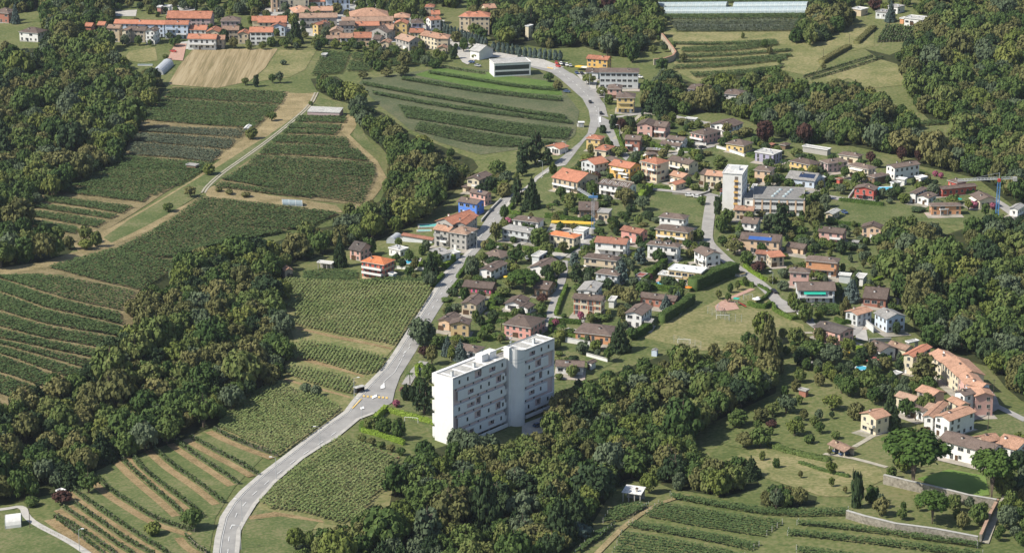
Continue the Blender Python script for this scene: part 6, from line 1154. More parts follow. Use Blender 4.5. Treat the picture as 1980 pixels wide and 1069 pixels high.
('G', 1180, 980, 8, 11, 'broad', 'leaf_ol', 'wide olive tree below the wide white house'), ('G', 1370, 1060, 8, 8, 'broad', 'leaf_grey', 'grey-green willow at the left of the lawn'), ('H', 600, 240, 8, 7.5, 'broad', 'leaf_ol', 'olive-brown tree between the solar-roof and pink-white houses'), ('H', 520, 600, 7, 9, 'broad', None, 'dark tree at the bottom of the sloping lawn'), ('H', 1350, 470, 5, 8, 'shrub', None, 'rounded bush right of the lilac house'), ('H', 320, 1000, 5, 5, 'shrub', None, 'bush in the triangle bed by the parked cars'),
('K', 1550, 400, 9, 7, 'broad', None, 'dark tree right of the sloping street'), ('K', 1610, 300, 8, 8, 'broad', None, 'tree behind the dark one right of the sloping street'), ('K', 1510, 200, 9, 4, 'cypress', None, 'narrow conifer beside the sloping street'), ('K', 1700, 640, 8, 9.5, 'broad', 'leaf_ol', 'brownish round tree left of the solar house'), ('K', 1830, 750, 7, 7, 'broad', None, 'leafy tree above the bright hedge'), ('K', 1300, 490, 6, 6.5, 'broad', None, 'bushy tree right of the yellow apartment house'), ('L', 150, 840, 6, 7, 'broad', 'leaf_pur', 'brown-red tree above the bright hedge'), ('L', 420, 890, 5, 6, 'shrub', 'leaf_grey', 'grey ball tree left of the pastel pink house'), ('L', 420, 1030, 5, 6, 'broad', 'leaf_grey', 'olive tree beside the lower lane'), ('L', 815, 480, 8, 6.5, 'broad', None, 'green tree in front of the pale pink house'), ('L', 940, 600, 6, 7, 'broad', 'leaf_yel', 'bright garden tree below the pale pink house'), ('L', 780, 520, 5, 3, 'cypress', 'leaf_yel', 'yellow-green cone bush by the pale pink house'), ('L', 1280, 710, 5, 5.5, 'shrub', 'leaf_grey', 'silvery bush in the kitchen garden'),
('C', 690, 430, 16, 14, 'broad', 'leaf_grey', 'huge grey-green tree behind the golden house'), ('C', 880, 480, 14, 10, 'broad', None, 'dark tree right of the huge grey-green one'), ('C', 1110, 560, 10, 9, 'broad', None, 'tree at the foot of the curved garden wall'), ('C', 1055, 250, 9, 9, 'broad', None, 'tree at the top of the curved garden wall'), ('C', 100, 260, 20, 10, 'cedar', None, 'blue-dark cedar near the lookout tower'), ('C', 310, 690, 6, 7, 'broad', 'leaf_ol', 'olive tree on the inside of the road curve'), ('C', 240, 630, 6, 7, 'broad', None, 'bushy tree on the inside of the road curve'), ('C', 820, 215, 12, 6, 'spruce', None, 'spruce standing in the park in front of the purple beech'), ('C', 580, 180, 18, 6, 'cypress', 'leaf_grey', 'tall columnar tree in the park'), ('C', 650, 740, 6, 7, 'broad', None, 'tree beside the small pink house'), ('C', 700, 800, 6, 6, 'broad', None, 'tree left of the yellow house by the upper road'), ('C', 960, 890, 4, 1.6, 'cypress', None, 'pencil cypress by the drive'),('C', 550, 650, 7, 9, 'broad', None, 'group tree in front of the long pale apartment block'),
('B', 560, 1, 9, 4, 'cypress', None, 'thin tree by the palazzo') , ('B', 1495, 455, 8, 5, 'cypress', None, 'dark cone conifer left of the workshop'), ('B', 1570, 400, 7, 7, 'broad', None, 'tree in front of the workshop'), ('B', 1670, 450, 4.5, 8, 'shrub', 'leaf_yel', 'bright green bush below the workshop'), ('B', 880, 390, 7, 7, 'broad', None, 'tree in front of the bright orange village roof'), ('B', 460, 340, 7, 9, 'broad', None, 'dark tree before the yellow village house'), ('B', 100, 930, 6, 7, 'broad', None, 'round tree beside the farm track'), ('B', 400, 810, 3, 3, 'shrub', None, 'small bush at the corner of the farm shed'), ('B', 190, 500, 3.5, 4.5, 'shrub', 'leaf_grey', 'lone bush on the dry meadow'), ('B', 105, 640, 6, 5, 'broad', None, 'dark tree at the bottom of the dry meadow'), ('B', 165, 640, 8, 6, 'broad', 'leaf_grey', 'grey tree at the bottom of the dry meadow'), ('B', 1100, 585, 7, 10, 'broad', 'leaf_ol', 'largest bush of the thicket under the vine beds'), ('B', 980, 590, 5, 8, 'broad', 'leaf_ol', 'middle bush of the thicket under the vine beds'), ('B', 800, 605, 5, 8, 'broad', 'leaf_ol', 'left bush of the thicket under the vine beds'), ('B', 1350, 525, 6, 9, 'broad', None, 'dark bush at the end of the vine beds'),
('A', 1880, 655, 5, 6, 'broad', None, 'dark round tree at the lower right corner of the stubble field'), ('A', 1965, 665, 7, 4, 'cypress', None, 'dark upright tree at the lower right corner of the stubble field'), ('A', 1600, 960, 3, 3, 'shrub', None, 'single small tree in the dark upper vineyard'), ('A', 1925, 1068, 7, 8, 'broad', None, 'big round tree beside the farm track bend'), ('A', 1340, 360, 6, 8, 'broad', None, 'tree in front of the light blue house'), ('A', 1265, 460, 4, 5, 'broad', None, 'bush tree left of the village forecourt'), ('A', 120, 185, 14, 6, 'spruce', 'leaf_blue', 'blue-green conifer right of the brick-red house'), ('A', 740, 175, 11, 7, 'spruce', None, 'dark conifer at the village edge wood'), ('A', 1505, 100, 9, 2, 'cypress', None, 'pencil cypress at the top of the village'),
('E', 1600, 310, 6, 7.5, 'broad', 'leaf_yel', 'round tree right of the wooden vineyard hut'), ('E', 1460, 480, 6, 7, 'broad', 'leaf_ol', 'tree on the green bank near the track corner'), ('E', 1290, 595, 5, 7, 'broad', None, 'tree on the green bank between the two vineyards'), ('E', 860, 245, 6, 6, 'broad', 'leaf_grey', 'silver bush tree at the wood edge above the broad vineyard'), ('E', 1675, 440, 2.5, 4, 'shrub', 'leaf_ol', 'left bush on the tan strip above the wide vineyard'), ('E', 1760, 460, 3, 5, 'shrub', 'leaf_ol', 'middle bush on the tan strip above the wide vineyard'), ('E', 1880, 480, 3, 5.5, 'shrub', 'leaf_ol', 'right bush on the tan strip above the wide vineyard'), ('E', 660, 880, 5, 8, 'broad', 'leaf_yel', 'yellow bush at the tip of the left wood strip'), ('E', 650, 830, 9, 8, 'broad', None, 'tallest tree at the tip of the left wood strip'), ('E', 740, 860, 8, 6, 'broad', None, 'outermost tree at the tip of the left wood strip'),
('F', 690, 640, 8, 7, 'broad', None, 'dark tree where the tan strip meets the lane'), ('Q', 1540, 270, 5, 5, 'broad', None, 'garden tree right of the peach villa'), ('Q', 1740, 265, 3, 4, 'spruce', 'leaf_blue', 'small silver spruce right of the peach villa'), ('Q', 1415, 130, 4, 4.5, 'broad', None, 'little tree beside the round pool'), ('Q', 250, 420, 7, 6, 'broad', None, 'bush at the left corner of the large maize field'), ('I', 1010, 690, 3.5, 3.5, 'shrub', 'leaf_pink', 'left pink bush by the white pavilion'), ('I', 1070, 710, 3.5, 3, 'shrub', 'leaf_pink', 'right pink bush by the white pavilion'), ('I', 1425, 1030, 4, 6, 'shrub', 'leaf_pink', 'large pink bush in front of the cream and brown house'), ('I', 1640, 1045, 3.5, 4, 'shrub', 'leaf_pink', 'pink bush at the foot of the right-hand crane'), ('J', 1030, 300, 3.5, 5, 'shrub', 'leaf_pink', 'pink-lilac bush behind the junction tree'), ('M', 1550, 510, 3.5, 3.5, 'shrub', 'leaf_pink', 'pink bush at the lane corner near the salmon house'), ('M', 1825, 440, 4, 3.5, 'shrub', 'leaf_pink', 'red-pink bush before the cream shuttered house'), ('K', 770, 920, 3.5, 3, 'shrub', 'leaf_pink', 'pink bush beside the blue pool'),
('I', 265, 935, 5, 3, 'palm', None, 'palm in front of the bright red house'), ('H', 1215, 610, 6, 4, 'palm', None, 'pair-forming palm by the lemon-yellow house, left one'), ('H', 1240, 612, 5.5, 4, 'palm', None, 'palm by the lemon-yellow house, right one'), ('H', 1815, 635, 6, 4.5, 'palm', None, 'palm beside the mauve house'), ('J', 1515, 190, 6, 6, 'palm', None, 'palm on the lawn between cedars and long hedge'), ('X', 865, 985, 6, 4.5, 'palm', None, 'palm beside the old hamlet farm'), ('G', 912, 470, 5, 3.5, 'palm', None, 'palm in front of the cream annex on the fork'), ('M', 1615, 610, 5, 5, 'palm', None, 'palm next to the small blue pool'), ('S', 1555, 250, 5.5, 4, 'palm', None, 'palm beside the drive near the white slab'), ('X', 1085, 640, 5, 4.5, 'palm', None, 'palm in the hamlet yard'), ('M', 960, 560, 5.5, 5, 'palm', None, 'palm in the garden of the salmon house'),
('V', 720, 985, 17, 13, 'spruce', 'leaf_dark', 'tall drooping spruce left of the vineyard corner'), ('V', 850, 900, 16, 11, 'spruce', 'leaf_dark', 'second drooping spruce, right of the tall one'), ('V', 455, 800, 8, 7, 'broad', 'leaf_yel', 'bright tree at the clearing in the central wood'), ('V', 530, 1040, 9, 13, 'broad', 'leaf_ol', 'rounded olive-green tree at the bottom edge'), ('V', 640, 1068, 8, 11, 'broad', 'leaf_yel', 'rounded paler tree at the bottom edge'), ('V', 1405, 610, 8, 7, 'broad', 'leaf_yel', 'round lime tree behind the tractor shed'), ('V', 150, 900, 24, 13, 'spruce', 'leaf_dark', 'darkest tall conifer in the central wood'), ('V', 870, 960, 6, 9, 'broad', 'leaf_blue', 'blue-green bush beside the drooping spruces'), ('T', 1690, 1060, 17, 16, 'cedar', 'leaf_grey', 'large silvery cedar at the bottom edge'), ('T', 1800, 560, 12, 8, 'broad', 'leaf_yel', 'vivid lime-green tree in the central wood'), ('T', 1930, 340, 12, 10, 'broad', 'leaf_grey', 'silver-grey tree in front of the slab base'), ('T', 680, 1040, 8, 7, 'broad', 'leaf_yel', 'yellow-green tree at the field corner near the bottom edge'), ('V', 1280, 190, 10, 12, 'broad', 'leaf_yel', 'bright yellow-green crown right of the white slab'), ('V', 1490, 220, 9, 9, 'broad', 'leaf_yel', 'pale yellow-green crown near the orchard edge'), ('V', 800, 330, 11, 11, 'broad', 'leaf_yel', 'yellow-green crown in the middle of the central wood'),
('P', 1720, 760, 14, 15, 'broad', 'leaf_ol', 'big golden-brown chestnut in the ravine wood, left of a twin'), ('P', 1930, 770, 14, 13, 'broad', 'leaf_ol', 'big golden-brown chestnut in the ravine wood, right twin'), ('P', 1200, 1050, 14, 15, 'broad', 'leaf_ol', 'golden chestnut standing lower in the ravine wood'), ('P', 700, 1060, 13, 11, 'broad', 'leaf_ol', 'golden-green tree above the lower ravine'), ('Q', 150, 480, 13, 12, 'broad', 'leaf_ol', 'brown-leaved tree left of the large maize field'), ('P', 1340, 290, 11, 10, 'broad', 'leaf_ol', 'golden crown near the straw track end'), ('D', 1340, 400, 12, 9, 'broad', 'leaf_ol', 'golden-brown crown on the eastern slope'), ('D', 1850, 350, 14, 12, 'broad', 'leaf_ol', 'brown-tinted crown on the far right slope'), ('Z', 1190, 540, 9, 6, 'broad', 'leaf_grey', 'half-dead grey tree in the bottom right thicket'),
]
for c, x, y, h_, w_, kd, mt, lb in PT: ptree(c, x, y, h_, w_, kd, mt, lb)
for i in range(5):   # fruit bushes along the hedged lawn
    ptree('S', 1185 + 75 * i, 690 + 25 * i, 3.2, 3.8, 'shrub', 'leaf_ol' if i % 2 else None, ['first bush from the road in the row below the hedged lawn', 'second bush of the row below the hedged lawn', 'middle bush of the row below the hedged lawn', 'fourth bush of the row below the hedged lawn', 'last bush of the row, nearest the wood below the hedged lawn'][i], group='bushes in a row below the hedged lawn')
# plane avenue (clipped columnar trees)
AV = []
for p0, p1, n in ((cp('B', 1370, 240), cp('B', 1740, 370), 15), (cp('B', 1800, 400), cp('B', 1980, 428), 6), (cp('C', 20, 440), cp('C', 330, 470), 9)):
    for i in range(n): f = i / (n - 1); AV.append((p0[0] + (p1[0] - p0[0]) * f, p0[1] + (p1[1] - p0[1]) * f))
for i, (x, y) in enumerate(AV):
    g = at(x, y); sec = 'clipped avenue row along the village road' if i < 15 else ('clipped avenue row by the workshop' if i < 21 else 'clipped avenue row right of the white cube building')
    tree(g.x, g.y, 6.5, 3.0, 'cypress', 'leaf_blue', 'grey-green column tree, ' + ['first', 'second', 'third', 'fourth', 'fifth', 'sixth', 'seventh', 'eighth', 'ninth', 'tenth', 'eleventh', 'twelfth', 'thirteenth', 'fourteenth', 'last'][i if i < 15 else (i - 15 if i < 21 else i - 21)] + ' of the ' + sec.replace('stretch ', 'row '), name='clipped_tree', group='clipped avenue trees'); KT.append((g.x, g.y, 1.5))
# ---- woodland: scattered crowns
def blocked(x, y, r):
    for cx, cy, ux, uy, hx, hy in KEEP:
        dx, dy = x - cx, y - cy
        if abs(dx) > 60 or abs(dy) > 60: continue
        a = abs(dx * ux + dy * uy) - hx; b = abs(-dx * uy + dy * ux) - hy
        if a < r and b < r: return True
    return False
ROADL = [(mainpoly, None)]
LG = [(smooth_line(gpoly(l), 1), w_ / 2) for l, w_ in LANES]
def onroad(x, y, r):
    if bool(inpoly(np.array([x]), np.array([y]), mainpoly)[0]) or bool(inpoly(np.array([x]), np.array([y]), branch)[0]): return True
    for P, w_ in LG:
        for (x0, y0), (x1, y1) in zip(P[:-1], P[1:]):
            vx, vy = x1 - x0, y1 - y0; t = max(0, min(1, ((x - x0) * vx + (y - y0) * vy) / (vx * vx + vy * vy + 1e-9)))
            if math.hypot(x - x0 - t * vx, y - y0 - t * vy) < w_ + r: return True
    return False
def hides(x, y):
    for cx, cy, ux, uy, hx, hy in KEEP:
        if -17 < y - cy < -1 and abs(x - cx) < abs(ux) * hx + abs(uy) * hy + 2.5: return True
    return False
def scatter(poly, rad, rng, grid, tries=1.0, minf=.62):
    a = np.array(poly); x0, y0 = a.min(0); x1, y1 = a.max(0); n = int((x1 - x0) * (y1 - y0) / (rad * rad) * 2.2 * tries)
    x = rng.uniform(x0, x1, n); y = rng.uniform(y0, y1, n); k = inpoly(x, y, poly); out = []
    cs = 8.0
    for px_, py_ in zip(x[k], y[k]):
        r = rad * rng.choice([.5, .7, .9, 1.05, 1.25, 1.55], p=[.14, .20, .24, .20, .14, .08]); ci, cj = int(px_ // cs), int(py_ // cs); ok = True
        for i in range(ci - 2, ci + 3):
            for j in range(cj - 2, cj + 3):
                for (qx, qy, qr) in grid.get((i, j), ()):
                    if math.hypot(px_ - qx, py_ - qy) < (r + qr) * minf: ok = False; break
                if not ok: break
            if not ok: break
        if ok: grid.setdefault((ci, cj), []).append((px_, py_, r)); out.append((float(px_), float(py_), float(r)))
    return out
grid = {}
for x, y, r in KT: grid.setdefault((int(x // 8), int(y // 8)), []).append((x, y, r))
rs = np.random.default_rng(11); FT = []
DESC = dict(west='upper left wood', strip='wood strip at the left edge', ravine='ravine wood', centre='wood around the white slab', thicket='thicket at bottom right', east='wood behind the hamlet', topleft='trees behind the village', village='grove behind the village', square='grove by the village square', mansion='grove near the mansion', clump='oval clump on the eastern meadow', park='mansion park', hill='right hillside forest')
for nm_, poly in list(WOODG.items()):
    if nm_ == 'hill': continue
    rad = {'centre': 4.8, 'ravine': 4.9, 'thicket': 3.2, 'park': 5.2, 'clump': 4.7}.get(nm_, 5.2)
    for x, y, r in scatter(poly, rad, rs, grid): 
        if not blocked(x, y, r * .8) and not (nm_ in ('park', 'ravine', 'west', 'east') and hides(x, y)): FT.append((x, y, r, nm_))
for poly in HILLG:
    for x, y, r in scatter(poly, 5.2, rs, grid):
        if not blocked(x, y, r * .8) and not onroad(x, y, 1) and not hides(x, y): FT.append((x, y, r, 'hill'))
MATW = ['leaf'] * 13 + ['leaf_ol'] * 5 + ['leaf_yel'] * 2 + ['leaf_grey'] * 2 + ['leaf_dark'] * 2
CW = {'leaf': ['dark green', 'mid green', 'deep green'], 'leaf_ol': ['olive-brown', 'golden-brown'], 'leaf_yel': ['yellow-green'], 'leaf_grey': ['grey-green'], 'leaf_dark': ['blackish green']}
ALLW = [WOODS[k] for k in WOODS if k != 'hill'] + HILL
recs = []; PEND = []
rr = random.Random(3)
for x, y, r, nm_ in FT:
    z = h1(x, y); d = math.sqrt(x * x + y * y + (CAMZ - z) ** 2); sx, sy = toscreen(x, y, z + 6)
    if not (-40 < sx < 2020 and -60 < sy < 1130): continue
    tx, ty = toscreen(x, y, z + 1.55 * r)
    if ty > -25 and not any(bool(inpoly(np.array([tx]), np.array([ty]), q)[0]) for q in ALLW): continue
    kd = 'spruce' if rr.random() < .05 else 'broad'; mt = rr.choice(MATW) if kd == 'broad' else 'leaf_dark'; recs.append((r / d, x, y, z, r, nm_, kd, mt, sx, sy))
recs.sort(reverse=True)
nb = 0; rest = []; INDIV = 230
LMK = [(lb, root_) for lb, (root_, _) in HB.items()]
def near_house(x, y):
    b = min(LMK, key=lambda q: (q[1].location.x - x) ** 2 + (q[1].location.y - y) ** 2); return b[0], math.hypot(b[1].location.x - x, b[1].location.y - y)
for t in recs:
    _, x, y, z, r, nm_, kd, mt, sx, sy = t
    if nb < INDIV and kd == 'broad' or (kd == 'spruce' and nb < INDIV):
        nb += 1; hgt = r * rr.uniform(1.65, 2.3) + 1.5; side = 'left' if sx < 990 else 'right'
        size = 'small' if r < 3.2 else ('large' if r > 4.6 else 'medium')
        PEND.append((tree(x, y, hgt, r * 2.25, kd, mt, '', group='trees of the ' + DESC[nm_], rs=random.Random(int(x * 7 + y))), (size, rr.choice(CW[mt]), 'conifer' if kd == 'spruce' else 'broadleaf', DESC[nm_]), sx))
    else: rest.append(t)
NUM = 'sixteenth seventeenth eighteenth nineteenth twentieth twenty-first twenty-second twenty-third twenty-fourth twenty-fifth twenty-sixth twenty-seventh twenty-eighth twenty-ninth thirtieth thirty-first thirty-second thirty-third thirty-fourth thirty-fifth thirty-sixth thirty-seventh thirty-eighth thirty-ninth fortieth'.split()
ORD = ['leftmost', 'second from left', 'third from left', 'fourth from left', 'fifth from left', 'sixth from left', 'seventh from left', 'eighth from left', 'ninth from left', 'tenth from left', 'eleventh from left', 'twelfth from left', 'thirteenth from left', 'fourteenth from left', 'fifteenth from left'] + [q + ' from left' for q in NUM]
byk = {}
for o_, k_, sx_ in PEND: byk.setdefault(k_, []).append((sx_, o_))
for (sz_, cl_, kd_, ds_), l_ in byk.items():
    l_.sort(key=lambda q: q[0])
    for i_, (_, o_) in enumerate(l_): o_['label'] = f"{sz_} {cl_} {kd_} in the {ds_}" if len(l_) == 1 else f"{ORD[i_] if not (i_ == len(l_) - 1) else 'rightmost'} of the {sz_} {cl_} {kd_}s in the {ds_}"
print('forest', len(recs), 'individual', nb)
# everything further: one mass
def forest_mass(name, items, label):
    V = []; rot = []; scl = []; idx = []
    rg = random.Random(9); kinds = []
    for m_ in ('leaf', 'leaf_ol', 'leaf_yel', 'leaf_grey', 'leaf_dark'):
        for v in range(len(PR['broad'])): kinds.append(('broad', v, m_))
    for v in range(3): kinds.append(('spruce', v, 'leaf_dark'))
    used = {}
    for _, x, y, z, r, nm_, kd, mt, sx, sy in items:
        v = rg.randrange(len(PR[kd])); k = kinds.index((kd, v, mt)); V.append((x, y, z + .3)); rot.append((0, 0, rg.random() * 6.28)); hh = r * rg.uniform(1.65, 2.3) + 1.5; scl.append((r * 1.2, r * 1.2, hh)); idx.append(k)
    me = bpy.data.meshes.new(name); me.from_pydata(V, [], []); a = me.attributes.new('rot', 'FLOAT_VECTOR', 'POINT'); a.data.foreach_set('vector', np.array(rot, np.float32).ravel())
    a = me.attributes.new('scl', 'FLOAT_VECTOR', 'POINT'); a.data.foreach_set('vector', np.array(scl, np.float32).ravel()); a = me.attributes.new('idx', 'INT', 'POINT'); a.data.foreach_set('value', np.array(idx, np.int32))
    o = mobj(name, me); tag(o, label, 'woodland', None, 'stuff')
    # sources: a tree already standing in the scene for each crown mesh
    src = {}
    for ob in col.objects:
        if ob.name.startswith('crown') and ob.type == 'MESH': src.setdefault(ob.data.name, ob)
    ng = bpy.data.node_groups.new('woodland', 'GeometryNodeTree'); ng.interface.new_socket('Geometry', in_out='INPUT', socket_type='NodeSocketGeometry'); ng.interface.new_socket('Geometry', in_out='OUTPUT', socket_type='NodeSocketGeometry')
    N = ng.nodes.new; Lk = ng.links.new; gi = N('NodeGroupInput'); go = N('NodeGroupOutput'); jn = N('GeometryNodeJoinGeometry')
    ar = N('GeometryNodeInputNamedAttribute'); ar.data_type = 'FLOAT_VECTOR'; ar.inputs[0].default_value = 'rot'; asc = N('GeometryNodeInputNamedAttribute'); asc.data_type = 'FLOAT_VECTOR'; asc.inputs[0].default_value = 'scl'
    ai = N('GeometryNodeInputNamedAttribute'); ai.data_type = 'INT'; ai.inputs[0].default_value = 'idx'; e2r = N('FunctionNodeEulerToRotation'); Lk(ar.outputs[0], e2r.inputs[0])
    for k in sorted(set(idx)):
        kd, v, mt = kinds[k]; cm = PR[kd][v][0]
        if M[mt] != cm.materials[0]:
            cm2 = OVR.get((kd, v, mt))
            if cm2 is None: cm2 = cm.copy(); cm2.materials[0] = M[mt]; OVR[(kd, v, mt)] = cm2
            cm = cm2
        ob = src.get(cm.name)
        if ob is None:   # no standing tree uses this crown yet: take the closest one that does
            for (k2, v2, m2) in kinds:
                c2 = PR[k2][v2][0] if M[m2] == PR[k2][v2][0].materials[0] else OVR.get((k2, v2, m2))
                if m2 == mt and c2 is not None and c2.name in src: ob = src[c2.name]; break
        oi = N('GeometryNodeObjectInfo'); oi.inputs[0].default_value = ob; oi.inputs[1].default_value = True; oi.transform_space = 'ORIGINAL'
        cmpn = N('FunctionNodeCompare'); cmpn.data_type = 'INT'; cmpn.operation = 'EQUAL'; Lk(ai.outputs[0], cmpn.inputs[2]); cmpn.inputs[3].default_value = k
        ip = N('GeometryNodeInstanceOnPoints'); Lk(gi.outputs[0], ip.inputs['Points']); Lk(cmpn.outputs[0], ip.inputs['Selection']); Lk(oi.outputs['Geometry'], ip.inputs['Instance']); Lk(e2r.outputs[0], ip.inputs['Rotation']); Lk(asc.outputs[0], ip.inputs['Scale']); Lk(ip.outputs[0], jn.inputs[0])
    Lk(jn.outputs[0], go.inputs[0]); md = o.modifiers.new('woodland', 'NODES'); md.node_group = ng
forest_mass('woodland', rest, 'dense mixed woodland of the slopes and ravines seen as one mass')
# ---- garden trees and shrubs between the houses
GP = gpoly([(880, 560), (960, 440), (1000, 410), (1060, 400), (1140, 300), (1200, 235), (1250, 225), (1330, 240), (1480, 270), (1700, 320), (1790, 350), (1880, 380), (1970, 420), (1960, 425), (1880, 425), (1740, 405), (1705, 420), (1700, 520), (1740, 600), (1740, 660), (1640, 625), (1545, 600), (1480, 545), (1430, 520), (1400, 512), (1250, 632), (1180, 700), (1080, 740), (1000, 720), (880, 700), (815, 670), (850, 600)])
LAWN = [gpoly([(1395, 290), (1480, 318), (1400, 335), (1355, 315)]), gpoly([(1250, 370), (1362, 380), (1358, 435), (1252, 422)]), gpoly([(1600, 388), (1725, 400), (1715, 430), (1640, 435), (1602, 420)]), gpoly([(1545, 283), (1590, 285), (1590, 310), (1540, 300)])]
def clear(x, y):
    return not any(bool(inpoly(np.array([x]), np.array([y]), q)[0]) for q in LAWN)
CNT = {}; EXTRA = []; GL = {}
def garden(poly, rad, n_max, label, seed, mats, hs=(1.6, 4.5), kinds=('shrub', 'broad'), grp='garden shrubs and trees', minf=.8):
    r_ = random.Random(seed); rg = np.random.default_rng(seed); c = 0; pts = scatter(poly, rad, rg, grid, .9, minf); seen = set()
    for x, y, r in pts:
        if c >= n_max: break
        r = r * .8
        if blocked(x, y, r * .55 + .4) or onroad(x, y, r * .7) or not clear(x, y): continue
        kd = r_.choice(kinds); h_ = min(r_.uniform(*hs), 1.2 + r * 1.9); lb, d = near_house(x, y); mt = r_.choice(mats); rel = 'beside' 
        hx = HOUSE_XY[lb]; rel = 'in front of' if y < hx[1] - 3 else ('behind' if y > hx[1] + 3 else 'beside')
        cn = {'leaf': 'green', 'leaf_ol': 'olive-brown', 'leaf_yel': 'yellow-green', 'leaf_grey': 'grey-green', 'leaf_pur': 'purple', 'leaf_dark': 'dark', 'leaf_pink': 'pink-flowering'}[mt]
        l_ = ' '.join(f"{cn} {'bush' if kd == 'shrub' else 'garden tree'} {rel} the {lb}".split()[:12]); l_ = l_[:-5] if l_.endswith((' with', ' from')) else l_; l_ = l_[:-4] if l_.endswith((' the', ' and')) else l_; l_ = l_[:-2] if l_.endswith(' a') else l_
        nk = 'garden_shrub' if kd == 'shrub' else 'garden_tree'; c += 1
        if CNT.get(nk, 0) >= 296: EXTRA.append((0, x, y, h1(x, y), r * .95, '', 'broad', mt if mt in ('leaf', 'leaf_ol', 'leaf_yel', 'leaf_grey', 'leaf_dark') else 'leaf', 0, 0)); continue
        CNT[nk] = CNT.get(nk, 0) + 1; o_ = tree(x, y, h_ if kd == 'shrub' else h_ * 1.35, r * 2.2, kd, mt, l_, name=nk, group=grp, rs=random.Random(int(x * 13 + y * 3))); GL.setdefault(l_, []).append((toscreen(x, y, o_.location.z)[0], o_))
    return c
HOUSE_XY = {lb: (root_.location.x, root_.location.y) for lb, (root_, _) in HB.items()}
GM = ['leaf', 'leaf', 'leaf', 'leaf', 'leaf_ol', 'leaf_yel', 'leaf_grey', 'leaf_dark']
c1 = garden(GP, 3.2, 560, '', 21, GM, hs=(2.0, 5.8), minf=.66)
VG = gpoly([(205, 95), (260, 60), (430, 20), (540, 30), (860, 20), (850, 100), (740, 95), (540, 98), (360, 98), (255, 95)])
c2 = garden(gpoly([(500, 80), (620, 88), (860, 92), (860, 128), (720, 140), (700, 100), (560, 100)]), 3.4, 60, '', 22, GM, hs=(2, 5))
c3 = garden(gpoly([(1510, 655), (1640, 665), (1700, 700), (1770, 700), (1830, 740), (1790, 800), (1700, 790), (1640, 760), (1560, 720)]), 3.4, 60, '', 23, GM, hs=(2, 5.5))
c4 = garden(px('Y', [(300, 600), (450, 590), (800, 640), (1230, 700), (1150, 900), (900, 900), (500, 840), (200, 760)]), 3.0, 26, '', 24, ['leaf', 'leaf_grey', 'leaf_ol'], hs=(1.5, 3), kinds=('shrub',), minf=1.1)
c5 = garden(gpoly([(200, 20), (440, -20), (540, -10), (700, -20), (880, -20), (900, 10), (700, 30), (450, 28), (300, 35)]), 4.0, 110, '', 25, GM, hs=(4, 8), kinds=('broad',))
c6 = garden(gpoly([(1640, -10), (1800, -10), (1790, 40), (1740, 32), (1660, 40)]), 4, 20, '', 26, GM, hs=(4, 7), kinds=('broad',))
c7 = garden(gpoly([(1500, 650), (1560, 650), (1650, 720), (1640, 800), (1560, 860), (1450, 840), (1480, 760)]), 2.8, 26, '', 27, GM, hs=(1.2, 3.6), minf=1.4)
garden(gpoly([(1400, 880), (1500, 860), (1700, 900), (1640, 960), (1500, 940)]), 1.6, 7, '', 37, ['leaf', 'leaf_ol', 'leaf_yel'], hs=(.8, 1.6), kinds=('shrub',), minf=1.8)
garden(gpoly([(1280, 75), (1640, 60), (1690, 100), (1560, 150), (1310, 120)]), 2.2, 7, '', 38, ['leaf', 'leaf_ol'], hs=(1, 2), kinds=('shrub',), minf=2.4)
c8 = garden(gpoly([(1720, 900), (1780, 915), (1760, 930), (1720, 925)]), 3.2, 10, '', 28, GM)
c9 = garden(gpoly([(830, 560), (870, 500), (830, 480), (750, 470), (760, 540), (830, 545)]), 3, 16, '', 29, GM, minf=1.2)
c10 = garden(px('C', [(700, 340), (1080, 300), (1130, 400), (1000, 430), (760, 420)]), 3.4, 14, '', 30, GM, minf=1.3)
c11 = garden(gpoly([(1900, 880), (1990, 860), (1990, 1060), (1915, 1050), (1950, 960)]), 3.4, 26, '', 31, GM)
c12 = garden(gpoly([(770, 730), (840, 700), (840, 760), (800, 790)]), 3, 12, '', 32, GM, minf=1.3)
c13 = garden(gpoly([(930, 330), (1040, 330), (1010, 350), (1000, 375), (900, 400), (905, 350)]), 3.6, 20, '', 33, GM + ['leaf_dark'] * 4, hs=(4, 9), kinds=('broad',))
garden(VG, 3.4, 90, '', 33, GM, hs=(2.5, 6.5), kinds=('broad',), minf=1.0)
garden(gpoly([(860, 60), (960, 70), (1010, 110), (930, 112), (870, 100)]), 3.6, 16, '', 34, GM, hs=(3, 7), minf=1.1)
print('garden', c1, c2, c3, c4, c5, c6, c7, c8, c9, c10, c11, c12, c13)

for l_, q_ in GL.items():
    q_.sort(key=lambda t: t[0])
    if len(q_) > 1:
        for i_, (_, o_) in enumerate(q_): o_['label'] = (ORD[i_] if i_ < len(q_) - 1 else 'rightmost') + ' ' + l_
if EXTRA: forest_mass('garden_greenery', EXTRA, 'remaining small garden trees and bushes between the houses')
